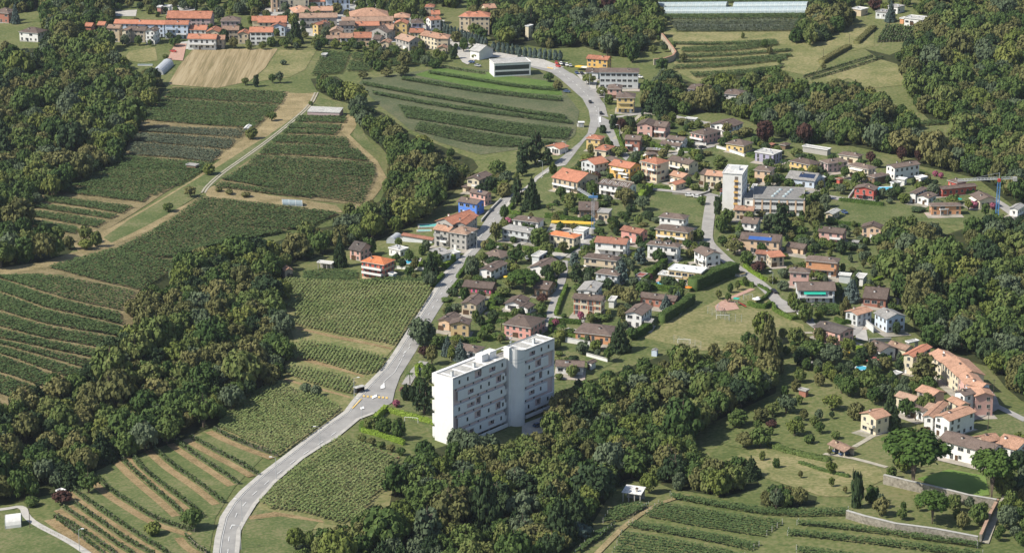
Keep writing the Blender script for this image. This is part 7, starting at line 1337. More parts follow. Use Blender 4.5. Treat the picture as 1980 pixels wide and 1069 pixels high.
# ================================================================ HEDGES, WALLS, STREET THINGS
rh_ = np.random.default_rng(55)
def hedge(c, pts, w_, h_, label, mat='hedge', it=0):
    P = px(c, pts); P = smooth_line(P, it) if it else P; L = resample(P, 1.5); A = np.array(L); c0 = A.mean(0); z0 = h1(*c0)
    root_loc = (float(c0[0]), float(c0[1]), z0); VV = []; FF = []; n = len(L); TT = []; NN = []
    O1 = np.array(offset_line(L, w_ / 2)); O2 = np.array(offset_line(L, -w_ / 2)); Z = H(A[:, 0], A[:, 1]) - z0
    k = int(n * 1.5 * (h_ * 2 + w_) * 5.0)
    t = rh_.random(k) * (n - 1); j = t.astype(int).clip(0, n - 2); r = (t - j)[:, None]
    a = O1[j] * (1 - r) + O1[j + 1] * r; b = O2[j] * (1 - r) + O2[j + 1] * r; zz = Z[j] * (1 - r[:, 0]) + Z[j + 1] * r[:, 0]
    pick = rh_.random(k); tot = 2 * h_ + w_; u = rh_.random(k)
    s1 = pick < h_ / tot; s2 = (~s1) & (pick < 2 * h_ / tot); p = np.where(s1[:, None], a, np.where(s2[:, None], b, a * u[:, None] + b * (1 - u[:, None]))); z = np.where(s1 | s2, u * h_, h_) + rh_.normal(size=k) * .06
    side = (a - b) / np.maximum(np.linalg.norm(a - b, axis=1), 1e-6)[:, None]; out = np.column_stack([np.where(s1[:, None], side, np.where(s2[:, None], -side, 0)), np.where(s1 | s2, .2, 1)])
    V, F = cards(np.column_stack([p - c0, z + zz]), .5 * (.6 + .8 * rh_.random(k)), rh_, .2, out); b0 = len(V)
    core = []; cf = []
    for i in range(n):
        for q, hh in ((O1[i], 0), (O1[i], 1), (O2[i], 1), (O2[i], 0)): m_ = A[i] + (q - A[i]) * .86; core.append((m_[0] - c0[0], m_[1] - c0[1], Z[i] + (-.5 if hh == 0 else h_ - .08)))
    for i in range(n - 1):
        x = b0 + 4 * i
        for s in range(3): cf.append((x + s, x + s + 1, x + s + 5, x + s + 4))
    cf.append((b0, b0 + 3, b0 + 2, b0 + 1)); e = b0 + 4 * (n - 1); cf.append((e, e + 1, e + 2, e + 3))
    me = npmesh('hedge', np.concatenate([V, np.array(core)]), np.concatenate([F, np.array(cf)]), mat); tag(mobj('hedge', me, None, root_loc), label, 'hedge', 'clipped garden hedges')
for a in [
 ('J', [(365, 775), (485, 640)], 1.8, 2.6, 'bright yellow-green hedge beside the road at the slanting-roof house', 'hedge_lt'), ('J', [(0, 760), (280, 765), (375, 785)], 1.5, 2, 'yellow-green hedge below the round pool', 'hedge_lt'), ('J', [(215, 985), (320, 880)], 1.6, 2, 'hedge along the road at the top of the maize field'), ('J', [(1045, 155), (1085, 110)], 1.6, 2, 'short hedge at the start of the upper lane'), ('J', [(1040, 190), (1170, 205)], 1.5, 1.8, 'hedge behind the white hip-roofed house'), ('J', [(1440, 230), (1870, 292)], 1.8, 2.2, 'long hedge below the palm lawn, above the yellow slabs'), ('J', [(820, 485), (900, 540), (1090, 562)], 1.2, 1.2, 'low curved hedge at the road junction corner'), ('J', [(1200, 585), (1700, 622), (1795, 560)], 1.5, 1.8, 'hedge round the orange-roofed cream house'), ('J', [(1510, 1060), (1550, 990), (1530, 960)], 1.6, 2, 'hedge left of the narrow lane'), ('J', [(405, 1050), (500, 945)], 1.6, 1.8, 'hedge between straight road and brown chalet'), ('J', [(600, 700), (560, 800), (480, 900)], 1.6, 1.8, 'hedge on the right road side below the junction'),
 ('G', [(1350, 935), (1455, 830)], 3.0, 3.4, 'tall bright hedge at the left edge of the lawn', 'hedge_lt'), ('G', [(1320, 800), (1680, 835)], 1.5, 1.6, 'hedge below the tall cream house'), ('G', [(520, 915), (1000, 935)], 1.8, 2, 'long hedge below the red-roofed house'), ('G', [(1080, 200), (1150, 380), (1190, 430)], 1.6, 1.8, 'hedge along the right road branch'), ('G', [(1420, 330), (1560, 380), (1700, 400), (2000, 430)], 2, 1.8, 'hedge band below the white row house'),
 ('K', [(700, 980), (780, 880), (940, 740)], 2.6, 3, 'tall hedge left of the sand-coloured villa'), ('K', [(740, 1005), (900, 1030), (1095, 1055)], 2.4, 2.6, 'thick hedge below the blue pool'), ('K', [(1235, 1030), (1400, 960), (1540, 900), (1700, 845)], 5.5, 5.5, 'very tall dark hedge dividing villa and playing field', 'leaf'), ('N', [(900, 480), (1000, 410), (1110, 350), (1230, 250)], 3.5, 4, 'lower part of the dark tree hedge along the field', 'leaf'), ('N', [(600, 650), (690, 590), (775, 540)], 3, 3, 'bulky hedge in front of the white gabled house'), ('N', [(1720, 60), (1905, 85)], 1.6, 2, 'square hedge at the villa forecourt'), ('O', [(150, 85), (240, 130), (275, 160), (225, 215), (150, 255)], 1.2, 1.5, 'curved hedge along the playground street'), ('O', [(35, 285), (130, 315), (215, 325), (290, 285)], 1.5, 2, 'clipped hedge around the small street bay'), ('O', [(310, 290), (325, 350), (400, 395), (500, 445), (600, 435)], 1.4, 1.8, 'long clipped hedge enclosing the parking bay'),
 ('L', [(0, 770), (60, 830), (200, 920), (350, 935)], 1.7, 1.6, 'glowing light green hedge along the winding street', 'hedge_lt'), ('L', [(1345, 965), (1500, 900)], 1.5, 1.4, 'light hedge beside the upper driveway', 'hedge_lt'), ('O', [(990, 455), (1060, 492), (1300, 485)], 1.6, 2, 'hedge between hillside house and lane'), ('X', [(290, 290), (620, 400)], 2.2, 2.2, 'long bright hedge below the hamlet gardens', 'hedge_lt'), ('X', [(240, 440), (380, 400)], 2, 1.8, 'dark hedge beside the yellow parasol'), ('M', [(830, 345), (935, 350)], 1.8, 2, 'short block hedge by the parked dark car'), ('M', [(740, 625), (780, 525), (885, 460)], 1.8, 2, 'hedge left of the salmon garden'), ('M', [(700, 655), (1000, 665)], 1.8, 2, 'hedge below the salmon garden'), ('M', [(210, 675), (690, 690)], 2, 2, 'long hedge above the hip-roofed bungalow'), ('M', [(1490, 590), (1505, 475), (1660, 480), (1830, 495)], 1.8, 2, 'hedge around the small blue pool'), ('M', [(1550, 605), (1920, 695)], 1.8, 2, 'hedge below the orange house terrace'), ('M', [(1375, 600), (1400, 490)], 1.4, 1.8, 'hedge on the left side of the narrow lane'), ('M', [(1555, 395), (1590, 290), (1670, 90)], 1.6, 1.8, 'long hedge on the right side of the narrow lane'), ('M', [(915, 400), (1200, 415), (1450, 435)], 1.6, 1.8, 'hedge in front of the white round-bush bungalow'), ('M', [(840, 330), (880, 230), (1000, 170)], 3, 2.4, 'broad leafy hedge left of the white bungalow'),
 ('S', [(1390, 462), (1560, 505), (1740, 558)], 1.5, 1.8, 'straight hedge from the junction to the white slab', 'hedge_lt'), ('S', [(1290, 525), (1375, 445)], 1.8, 2.2, 'tall bright end of the hedge at the junction', 'hedge_lt'), ('S', [(1180, 610), (1190, 570), (1290, 525)], 1.5, 1.8, 'left side of the hedge square by the road'), ('S', [(1190, 612), (1300, 640), (1510, 712)], 1.5, 1.8, 'front of the hedge square by the road', 'hedge_lt'), ('S', [(1610, 190), (1605, 130), (1640, 110), (1650, 130)], 1.4, 1.6, 'horseshoe hedge beside the drive to the slab', 'hedge_lt'),
 ('L', [(1030, 50), (1280, 80), (1500, 105)], 1.6, 1.6, 'hedge along the top of the eastern lawn'), ('I', [(0, 962), (250, 985), (440, 1010)], 1.6, 1.8, 'hedge in front of the bright red house'), ('I', [(1090, 895), (1440, 875)], 1.6, 1.8, 'hedge in front of the long red barn-like house'), ('L', [(1000, 305), (1260, 335)], 1.6, 1.8, 'hedge at the lower edge of the eastern lawn'), ('L', [(430, 485), (640, 500)], 1.8, 1.8, 'hedge behind the low brown outbuilding'), ('H', [(1110, 640), (1450, 640)], 1.8, 1.6, 'hedge below the lemon-yellow house'), ('H', [(820, 470), (900, 490)], 1.6, 2, 'hedge left of the lilac house'), ('D', [(700, 340), (830, 220)], 4, 2, 'scrubby hedge left of the bare vine plot', 'leaf_ol'), ('D', [(430, 490), (530, 430), (640, 370)], 4, 2.4, 'scrub band on the eastern meadow', 'leaf_ol'), ('W', [(930, 900), (1100, 960), (1300, 1010), (1500, 1050)], 3, 1.5, 'scrub line across the meadow below the orchard', 'leaf'), ('Z', [(1370, 180), (1550, 240), (1750, 290)], 1.6, 1.0, 'low scrub line further down the meadow', 'leaf')]: hedge(*a)
def wall(c, pts, w_, h_, label, mat='stone', cap=None, name='stone_wall', cat='wall'):
    L = resample(px(c, pts), 4.0); A = np.array(L); c0 = A.mean(0); z0 = h1(*c0); root = empty(name, (float(c0[0]), float(c0[1]), z0), label=label, cat=cat)
    def strip(wd, za, zb, m, nm_):
        O1 = offset_line(L, wd / 2); O2 = offset_line(L, -wd / 2); mb = MB(); Q = []
        for (x, y), p, q in zip(L, O1, O2): z = h1(x, y) - z0; Q.append(((p[0] - c0[0], p[1] - c0[1]), (q[0] - c0[0], q[1] - c0[1]), z))
        for (p, q, z), (p2, q2, z2) in zip(Q[:-1], Q[1:]):
            mb.quad([(*q, z + za), (*q2, z2 + za), (*q2, z2 + zb), (*q, z + zb)], m); mb.quad([(*p2, z2 + za), (*p, z + za), (*p, z + zb), (*p2, z2 + zb)], m); mb.quad([(*q, z + zb), (*q2, z2 + zb), (*p2, z2 + zb), (*p, z + zb)], m)
        for (p, q, z), s in ((Q[0], 1), (Q[-1], -1)): f = [(*p, z + za), (*q, z + za), (*q, z + zb), (*p, z + zb)]; mb.quad(f if s > 0 else f[::-1], m)
        mb.build(nm_, root)
    strip(w_, -1, h_, mat, 'wall'); strip(w_ + .25, h_, h_ + .15, cap or 'concrete', 'coping')
for a in [('Y', [(415, 555), (600, 600), (820, 650), (1040, 705), (1250, 740)], .8, 3.4, 'upper rubble stone wall below the bright lawn'), ('Y', [(140, 810), (275, 850), (500, 905), (800, 945), (1112, 1005)], .8, 2.8, 'lower rubble stone wall with dark buttress lines above the vines'), ('Y', [(1258, 720), (1200, 830), (1132, 985)], .8, 2.6, 'wall with red tile capping descending beside the lane', 'stone', 'r_oldtile'),
          ('C', [(1078, 262), (1130, 330), (1185, 400), (1212, 440), (1190, 470), (1130, 490), (1045, 500)], .8, 3.6, 'curved high garden wall with red tiled top', 'w_stonewall', 'r_tile'), ('J', [(740, 280), (860, 140), (955, 45)], .5, 1.2, 'pale roadside wall near the bright blue house', 'concrete', None, 'garden_wall'), ('F', [(1085, 815), (1330, 828)], .4, 1.6, 'white wall at the back of the dry yard', 'w_white', None, 'garden_wall'),
          ('Q', [(1330, 190), (1700, 215)], .4, 1.2, 'white garden wall under the yellow-green hedge', 'w_white', None, 'garden_wall'), ('H', [(485, 380), (600, 410), (790, 475)], .4, 1.6, 'white retaining wall before the yellow bungalow', 'w_white', None, 'garden_wall'), ('H', [(185, 335), (370, 350)], .4, 1.6, 'curved white wall below the pink-white house', 'w_white', None, 'garden_wall'), ('M', [(1535, 430), (1680, 465), (1850, 475)], .4, 1.1, 'white low wall in front of the cream shuttered house', 'w_white', None, 'garden_wall'), ('M', [(1660, 690), (1930, 735)], .4, 2.2, 'white terrace wall under the orange house hedge', 'w_white', None, 'garden_wall'), ('N', [(80, 840), (310, 905)], .4, 1.4, 'white wall below the spruce garden', 'w_white', None, 'garden_wall'), ('O', [(1290, 490), (1410, 590)], .4, 3.0, 'white balustrade wall beside the hillside double house', 'w_palegrey', None, 'garden_wall'), ('O', [(1360, 690), (1600, 680)], .4, 1.5, 'long pale wall above the hamlet', 'concrete', None, 'garden_wall'), ('K', [(1410, 800), (1500, 790), (1560, 800)], .4, 1.5, 'grey wall at the villa entrance', 'concrete', None, 'garden_wall'), ('H', [(0, 885), (300, 905), (400, 870), (405, 830)], .5, 1.2, 'dry stone wall around the triangle bed'), ('L', [(450, 20), (560, 30)], .3, .8, 'little white wall before the barn', 'w_white', None, 'garden_wall'), ('I', [(60, 935), (120, 850)], .4, 1.2, 'white stair wall left of the bright red house', 'w_white', None, 'garden_wall')]: wall(*a)
# ---- street lamps
def lamp(x, y, lx, h_, label):
    g = at(x, y); r = empty('street_lamp', tuple(g), 0, label=label, cat='street lamp', group='street lamps along the roads'); m = MB(); m.tube((0, 0, -.2), (0, 0, h_ - .4), .11, .07, 'metal')
    s = 1 if lx > 0 else -1; pts = [(0, 0, h_ - .4), (s * .5, 0, h_), (s * abs(lx), 0, h_ + .15)]
    for p, q in zip(pts[:-1], pts[1:]): m.tube(p, q, .07, .06, 'metal')
    m.build('pole', r); m = MB(); m.box(min(s * abs(lx), s * (abs(lx) + 1.0)), max(s * abs(lx), s * (abs(lx) + 1.0)), -.22, .22, h_ + .05, h_ + .25, 'white'); m.build('lamp_head', r)
for a in [(619, 867, -1.4, 8.5, 'lamp between the maize fields, arm reaching left'), (534, 927, -1.2, 8.5, 'lamp on the right kerb above the bend'), (468, 1010, -1.6, 8.5, 'lamp on the inside of the road bend'), (466, 1062, -1.6, 8.5, 'lamp nearest the bottom edge of the road'), (700, 811, -1.2, 8.5, 'lamp beside the road just below the crossing'), (685, 770, 1.2, 8.5, 'lamp behind the bus shelter'), (1049, 341, -1.2, 8, 'lamp on the shaded bend below the fork'), (1094, 303, -1.2, 8, 'lamp by the white bungalow near the fork'), (1198, 270, -1.2, 8, 'lower lamp by the dark conifer group'), (1187, 251, -1.2, 8, 'upper lamp by the dark conifer group'), (1140, 176, 1.0, 11, 'tall lamp in front of the long pale apartment block'), (1168, 203, -1.2, 8, 'lamp opposite the small pink house'), (922, 482, -1.6, 8, 'lamp at the grey double villa'), (1494, 550, -.8, 6, 'lamp on the winding street'), (1127, 492, .6, 6, 'lamp by the crane road'), (154, 1066, .8, 8, 'lamp on the outer vine row near the white lane')]: lamp(*a[:4], a[4])
def pole(x, y, h_, label):
    g = at(x, y); r = empty('utility_pole', tuple(g), 0, label=label, cat='pole'); m = MB(); m.tube((0, 0, -.2), (0, 0, h_), .13, .09, 'bark'); m.build('pole', r); m = MB(); m.box(-.5, .5, -.06, .06, h_ - .5, h_ - .38, 'dark'); m.build('crossarm', r)
for a in [(58, 1020, 8, 'dark wooden pole beside the white tent'), (1592, 113, 6, 'thin pole on the eastern meadow, lower one'), (1642, 85, 6, 'thin pole on the eastern meadow, upper one'), (2010 - 90, 775, 9, 'pole behind the hamlet'), (1910, 833, 9, 'pole on the green beside the villa')]: pole(*a)
# ---- cars
def car_mesh():
    S = [(-2.15, .55, .78, .72), (-2.05, .32, .95, .80), (-1.3, .28, .98, .84), (-.3, .28, 1.0, .84), (1.2, .28, .98, .84), (2.0, .32, .82, .80), (2.15, .5, .70, .70)]
    mb = MB()
    for (x0, a0, b0, w0), (x1, a1, b1, w1) in zip(S[:-1], S[1:]):
        for s in (-1, 1):
            q = [(x0, s * w0, a0), (x1, s * w1, a1), (x1, s * w1, b1), (x0, s * w0, b0)]; mb.quad(q if s < 0 else q[::-1], 'silver')
        mb.quad([(x0, -w0, b0), (x1, -w1, b1), (x1, w1, b1), (x0, w0, b0)], 'silver'); mb.quad([(x0, w0, a0), (x1, w1, a1), (x1, -w1, a1), (x0, -w0, a0)], 'silver')
    x, a, b, w_ = S[0]; mb.quad([(x, w_, a), (x, -w_, a), (x, -w_, b), (x, w_, b)], 'silver'); x, a, b, w_ = S[-1]; mb.quad([(x, -w_, a), (x, w_, a), (x, w_, b), (x, -w_, b)], 'silver')
    mb.quad([(-1.35, -.62, 1.45), (.35, -.62, 1.47), (.35, .62, 1.47), (-1.35, .62, 1.45)], 'silver'); body = mb
    g = MB(); T = [(-1.35, 1.45), (.35, 1.47)]; Bt = [(-1.95, .96), (1.1, .985)]
    g.quad([(-1.95, .76, .96), (-1.95, -.76, .96), (-1.35, -.61, 1.44), (-1.35, .61, 1.44)], 'glass'); g.quad([(1.1, -.78, .985), (1.1, .78, .985), (.35, .61, 1.46), (.35, -.61, 1.46)], 'glass')
    for s in (-1, 1): q = [(-1.95, s * .78, .96), (1.1, s * .8, .985), (.35, s * .615, 1.46), (-1.35, s * .615, 1.44)]; g.quad(q if s < 0 else q[::-1], 'glass')
    wh = MB(); wh.tube((0, -.1, 0), (0, .1, 0), .33, .33, 'tyre', 12); wh.tube((0, -.11, 0), (0, .11, 0), .18, .18, 'metal', 8)
    return body, g.mesh('windows'), wh.mesh('wheel')
CB, CG, CWH = car_mesh(); CBM = {}
def car(x, y, hx, hy, colr, label, sc=1.0, z=None, cat='car', pos=None):
    if colr not in CBM:
        b = MB(); b.v, b.f, b.mi, b.m = CB.v, CB.f, CB.mi, [M[colr]]; CBM[colr] = b.mesh('body')
    g = at(x, y) if pos is None else pos; g2 = at(x + hx, y + hy); rz = math.atan2(g2.y - g.y, g2.x - g.x) if pos is None else hx
    r = empty('car', (g.x, g.y, g.z + .42), rz, label=label, cat=cat, group='cars on the streets and yards'); r.scale = (sc, sc, sc)
    mobj('body', CBM[colr], r); mobj('windows', CG, r)
    for wx in (-1.35, 1.35):
        for wy in (-.74, .74): mobj('wheel', CWH, r, (wx, wy, .33))
for a in [(1141, 200, -8, -14, 'darkcar', 'black car driving up the curved main road'), (1162, 222, -4, -12, 'darkcar', 'dark car in the right lane near the road fork'), (1333, 381, 10, .5, 'white', 'left of the two white cars parked on the lawn edge'), (1349, 383.5, 10, .5, 'white', 'right of the two white cars parked on the lawn edge'), (1497, 567, 8, 6, 'darkcar', 'black car on the winding street'), (943, 392, -5, 6, 'white', 'white car parked by the dark pink house'), (1079, 131, 8, 3, 'red', 'red car turning at the upper road'), (1076, 125, 2, 3, 'red', 'dark red car at the start of the parked line'), (1085, 126, 2, 3, 'white', 'first white car of the parked line'), (1090, 127, 2, 3, 'darkcar', 'black car of the parked line'), (1096, 128.5, 2, 3, 'white', 'second white car of the parked line'), (1103, 130, 2, 3, 'silver', 'last silver car of the parked line'), (1115, 144, 3, 3, 'bluecar', 'dark blue car in the apartment car park'), (1125, 145, 3, 3, 'darkcar', 'black car in the apartment car park'), (1096, 180, 9, 1, 'bluecar', 'blue car parked on the grass inside the curve'), (912, 123, 8, 1, 'bluecar', 'dark car parked left of the white cube building'), (924, 130, 8, 1, 'silver', 'silver car parked left of the white cube building'), (946, 611, 9, -2, 'darkcar', 'dark convertible parked in front of the beige brick house'), (335, 102, 8, 1, 'red', 'red car on the village forecourt'), (1189, 432, 6, 1, 'white', 'white car on the crane site lane'), (1957, 461, 4, 10, 'darkcar', 'dark car parked at the right-hand street'), (1358, 288, 9, -1, 'darkcar', 'dark car below the pink-white house'), (1396, 372, 3, -9, 'rust', 'rust-red car behind the white tower block'), (1396, 380, 3, -9, 'bluecar', 'blue car at the foot of the white tower block'), (911, 434, 5, -6, 'bluecar', 'blue car beside the orange cross gable'), (828, 51, 8, 1, 'silver', 'pale car by the village mansion'), (1021, 437, 3, 6, 'white', 'white car by the grey cube house') if False else (1020, 503, 3, 5, 'silver', 'pale car left of the grey cube house'), (980, 724, 8, 2, 'white', 'x') if False else (1225, 163, 6, 1, 'silver', 'pale car by the drive of the apartment block'), (1633, 414, 6, 3, 'bluecar', 'dark van on the eastern lawn beside the barn'), (1164, 221, 1, 1, 'silver', 'y') if False else (1237, 152, 6, 1, 'white', 'white car right of the apartment block'), (1148, 622, 8, -1, 'darkcar', 'dark car in the yard of the cream shuttered house'), (1156, 616, 8, -4, 'white', 'white car in the yard of the cream shuttered house'), (1040, 826, 8, -2, 'bluecar', 'dark car under the right wing of the slab'), (1055, 815, 8, -2, 'darkcar', 'black car under the right wing of the slab'), (1566, 620, 6, 5, 'bluecar', 'dark blue car at the bright tree row'), (1548, 612, 5, 4, 'white', 'white car in the clipped parking bay'), (1466, 582, 8, -3, 'white', 'white car in the small hedged street bay')]: car(*a[:5], a[5])
rc, dc = HB['open carport with old tile roof at the end of the gravel drive']
for i, cl_ in ((-1, 'bluecar'), (1, 'bluecar')):
    v = rc.matrix_basis @ Vector((i * 1.8, -.3, 0)); car(0, 0, rc.rotation_euler.z + R(90), 0, cl_, ('left' if i < 0 else 'right') + ' blue car inside the tiled carport', pos=Vector((v.x, v.y, rc.location.z)))
# ---- bus shelter, tent, kiosk, quonset, tunnels
def thing_at(c, x, y, name, label, cat, rz=0.0, **k): g = at(*cp(c, x, y)); return empty(name, tuple(g), rz, label=label, cat=cat, **k)
r = thing_at('S', 1168, 310, 'bus_shelter', 'small bus shelter with grey roof beside the road', 'bus shelter', R(38)); m = MB(); m.box(-1.9, 1.9, .8, .9, 0, 2.3, 'brown'); m.box(-1.9, -1.8, -.8, .8, 0, 2.3, 'glass'); m.box(1.8, 1.9, -.8, .8, 0, 2.3, 'glass'); m.build('wall', r); m = MB(); m.box(-2.2, 2.2, -1.2, 1.2, 2.3, 2.5, 'r_pale'); m.build('roof', r); m = MB(); m.box(-1.4, 1.4, .3, .7, .4, .5, 'brown'); m.build('bench', r)
r = thing_at('C', 490, 972, 'transformer_kiosk', 'grey transformer kiosk with white roof on the verge', 'kiosk'); m = MB(); m.box(-1.5, 1.5, -1.3, 1.3, -.5, 2.6, 'concrete'); m.box(-.5, .5, -1.34, -1.29, .1, 2.1, 'metal'); m.build('body', r); m = MB(); m.box(-1.8, 1.8, -1.6, 1.6, 2.6, 2.8, 'white'); m.build('roof', r)
r = thing_at('C', 465, 970, 'utility_cabinet', 'narrow white utility cabinet left of the kiosk', 'cabinet'); m = MB(); m.box(-.5, .5, -.4, .4, -.3, 1.7, 'white'); m.build('body', r); m = MB(); m.box(-.58, .58, -.48, .48, 1.7, 1.8, 'concrete'); m.build('lid', r)
def tunnel(p0, p1, w_, h_, label, mat='plastic', name='plastic_tunnel', cat='tunnel', ribs=True, open_end=False, c='_'):
    A = at(*cp(c, *p0)); B = at(*cp(c, *p1)); d = (B - A).to_2d(); ln = d.length; rz = math.atan2(d.y, d.x); r = empty(name, tuple(A), rz, label=label, cat=cat, group='plastic tunnels' if mat == 'plastic' else None)
    m = MB(); n = 10; prof = [(w_ / 2 * math.cos(math.pi * i / n), h_ * math.sin(math.pi * i / n) ** .8) for i in range(n + 1)]; k = max(1, int(ln / 3))
    for j in range(k):
        for (y0, z0), (y1, z1) in zip(prof[:-1], prof[1:]): m.quad([(ln * j / k, y0, z0 - .1), (ln * (j + 1) / k, y0, z0 - .1), (ln * (j + 1) / k, y1, z1 - .1), (ln * j / k, y1, z1 - .1)][::-1], mat)
    zs = [h1(A.x + d.x * j / k, A.y + d.y * j / k) - A.z for j in range(k + 1)]
    m.v = [(x, y, z + zs[min(k, max(0, round(x / ln * k)))]) for x, y, z in m.v]; m.build('cover', r); m = MB()
    for j in range(k + 1):
        if not ribs and j not in (0, k): continue
        for (y0, z0), (y1, z1) in zip(prof[:-1], prof[1:]): m.tube((ln * j / k, y0, z0 - .06), (ln * j / k, y1, z1 - .06), .07, .07, 'white' if mat == 'plastic' else 'metal', 4)
    m.v = [(x, y, z + zs[min(k, max(0, round(x / ln * k)))]) for x, y, z in m.v]; m.build('hoops', r)
    if not open_end:
        m = MB(); m.quad([(0.02, y, z - .1) for y, z in prof], mat); m.quad([(ln - .02, y, z - .1 + zs[-1]) for y, z in prof[::-1]], mat); m.build('end_wall', r)
tunnel((1272, 14), (1406, 13), 7, 3.4, 'rear left long plastic tunnel at the top edge'); tunnel((1420, 14), (1562, 13), 7, 3.4, 'rear right long plastic tunnel at the top edge'); tunnel((1278, 24.5), (1560, 23), 7.5, 3.6, 'front full-length plastic tunnel at the top edge')
tunnel((546, 395), (584, 397), 4.5, 2.6, 'small plastic tunnel on the straw strip between the vineyards'); tunnel((1205, 575), (1285, 500), 7.5, 4, 'grey corrugated quonset barn next to the stubble field', 'metal', 'quonset_barn', 'barn', False, False, 'A'); tunnel((1015, 835), (1065, 800), 5, 3.2, 'little grey quonset hut at the edge of the dry yard', 'metal', 'quonset_hut', 'hut', False, False, 'F')
tunnel((45, 865), (165, 850), 7, 4.2, 'white rounded tent on the grass in the lower left corner', 'tent', 'event_tent', 'tent', True, True, 'R')
# low white frame beside the quonset
r = thing_at('A', 1112, 505, 'cold_frame', 'long low white cold frame left of the quonset barn', 'cold frame'); m = MB(); m.box(-4.5, 4.5, -.7, .7, 0, .8, 'white'); m.build('body', r); m = MB(); m.box(-4.6, 4.6, -.8, .8, .8, .88, 'plastic'); m.build('lid', r)
# ---- pools
def pool(c, x, y, a, b, rz, label, mat='water', round_=False, raised=0.0, deck='pave'):
    r = thing_at(c, x, y, 'swimming_pool', label, 'swimming pool', R(rz)); n = 28 if round_ else 4; r.location.z += .25
    f = (lambda s: [(s * a * math.cos(2 * math.pi * i / n), s * b * math.sin(2 * math.pi * i / n)) for i in range(n)]) if round_ else (lambda s: [(-a - s, -b - s), (a + s, -b - s), (a + s, b + s), (-a - s, b + s)])
    I = f(1.0 if round_ else 0); O = f(1.14 if round_ else .7); z = raised + .22; m = MB(); m.quad([(*p, z - .08) for p in I], mat); m.build('water', r); m = MB()
    for i in range(n):
        j = (i + 1) % n; m.quad([(*O[i], z), (*O[j], z), (*I[j], z), (*I[i], z)], deck); m.quad([(*I[i], z), (*I[j], z), (*I[j], z - .5), (*I[i], z - .5)], 'white'); m.quad([(*O[i], -1), (*O[j], -1), (*O[j], z), (*O[i], z)], 'cyanblue' if raised else 'concrete')
    m.build('rim', r)
pool('J', 165, 325, 4.6, 2.4, 8, 'turquoise rectangular pool left of the grey double villa', 'tealwater'); pool('F', 1160, 982, 2.9, 2.9, 0, 'round blue pool inside a white terrace', 'water', True); pool('K', 885, 962, 4.2, 2.6, 10, 'bright blue pool on red paving before the sand-coloured villa', deck='redpave'); pool('M', 1690, 575, 3.2, 1.8, 55, 'narrow blue pool beside the orange house'); pool('I', 455, 855, 5.2, 3.2, 5, 'raised blue pool behind the bright red house', 'water', False, 1.3, 'white'); pool('W', 1815, 180, 2.6, 2.6, 0, 'white-rimmed round garden pool above the orchard', 'water', True, .7, 'white'); pool('J', 115, 380, 3, 1, 5, 'small white whirlpool deck below the turquoise pool', 'tealwater')
# ---- parasols
def parasol(c, x, y, mat, label, r_=1.6):
    r = thing_at(c, x, y, 'parasol', label, 'parasol', group='garden parasols'); m = MB(); m.tube((0, 0, 0), (0, 0, 2.3), .04, .04, 'metal'); m.build('pole', r); m = MB(); n = 10
    for i in range(n):
        a, b = 2 * math.pi * i / n, 2 * math.pi * (i + 1) / n; p, q = (r_ * math.cos(a), r_ * math.sin(a), 2.05), (r_ * math.cos(b), r_ * math.sin(b), 2.05); m.quad([p, q, (0, 0, 2.6)], mat); m.quad([q, p, (0, 0, 2.54)], mat)
    m.build('canopy', r)
for a in [('K', 958, 690, 'pinkp', 'pink parasol below the house with dormers', 1.9), ('K', 100, 800, 'white', 'white parasol below the beige wide-roofed house', 2.3), ('O', 1108, 850, 'yellow', 'yellow parasol in the garden under the pale pink house'), ('J', 1018, 925, 'yellow', 'yellow parasol on the paved yard behind the brown chalet'), ('K', 1195, 1040, 'orange', 'orange garden canopy below the villa lawn', 1.6), ('I', 595, 830, 'awn', 'cream parasol right of the raised pool', 2.6), ('G', 1200, 735, 'white', 'white parasol in front of the golden-yellow house', 2.2), ('G', 465, 880, 'awn', 'cream parasol under the long red-roofed house', 2.4), ('J', 1910, 795, 'white', 'small white parasol right of the blue-grey conifer'), ('H', 1145, 715, 'awn', 'cream parasol right of the peach cube house', 2), ('I', 1260, 975, 'green', 'green canopy in the garden behind the orange house', 2), ('O', 125, 262, 'white', 'white cover in the hedged street bay', 1.8), ('C', 480, 535, 'yellow', 'yellow-white restaurant canopy beside the upper road', 3.2), ('C', 520, 540, 'awn', 'cream restaurant canopy next to the yellow one', 3.0)]: parasol(a[0], a[1], a[2], a[3], a[4], *(a[5:] if len(a) > 5 else []))
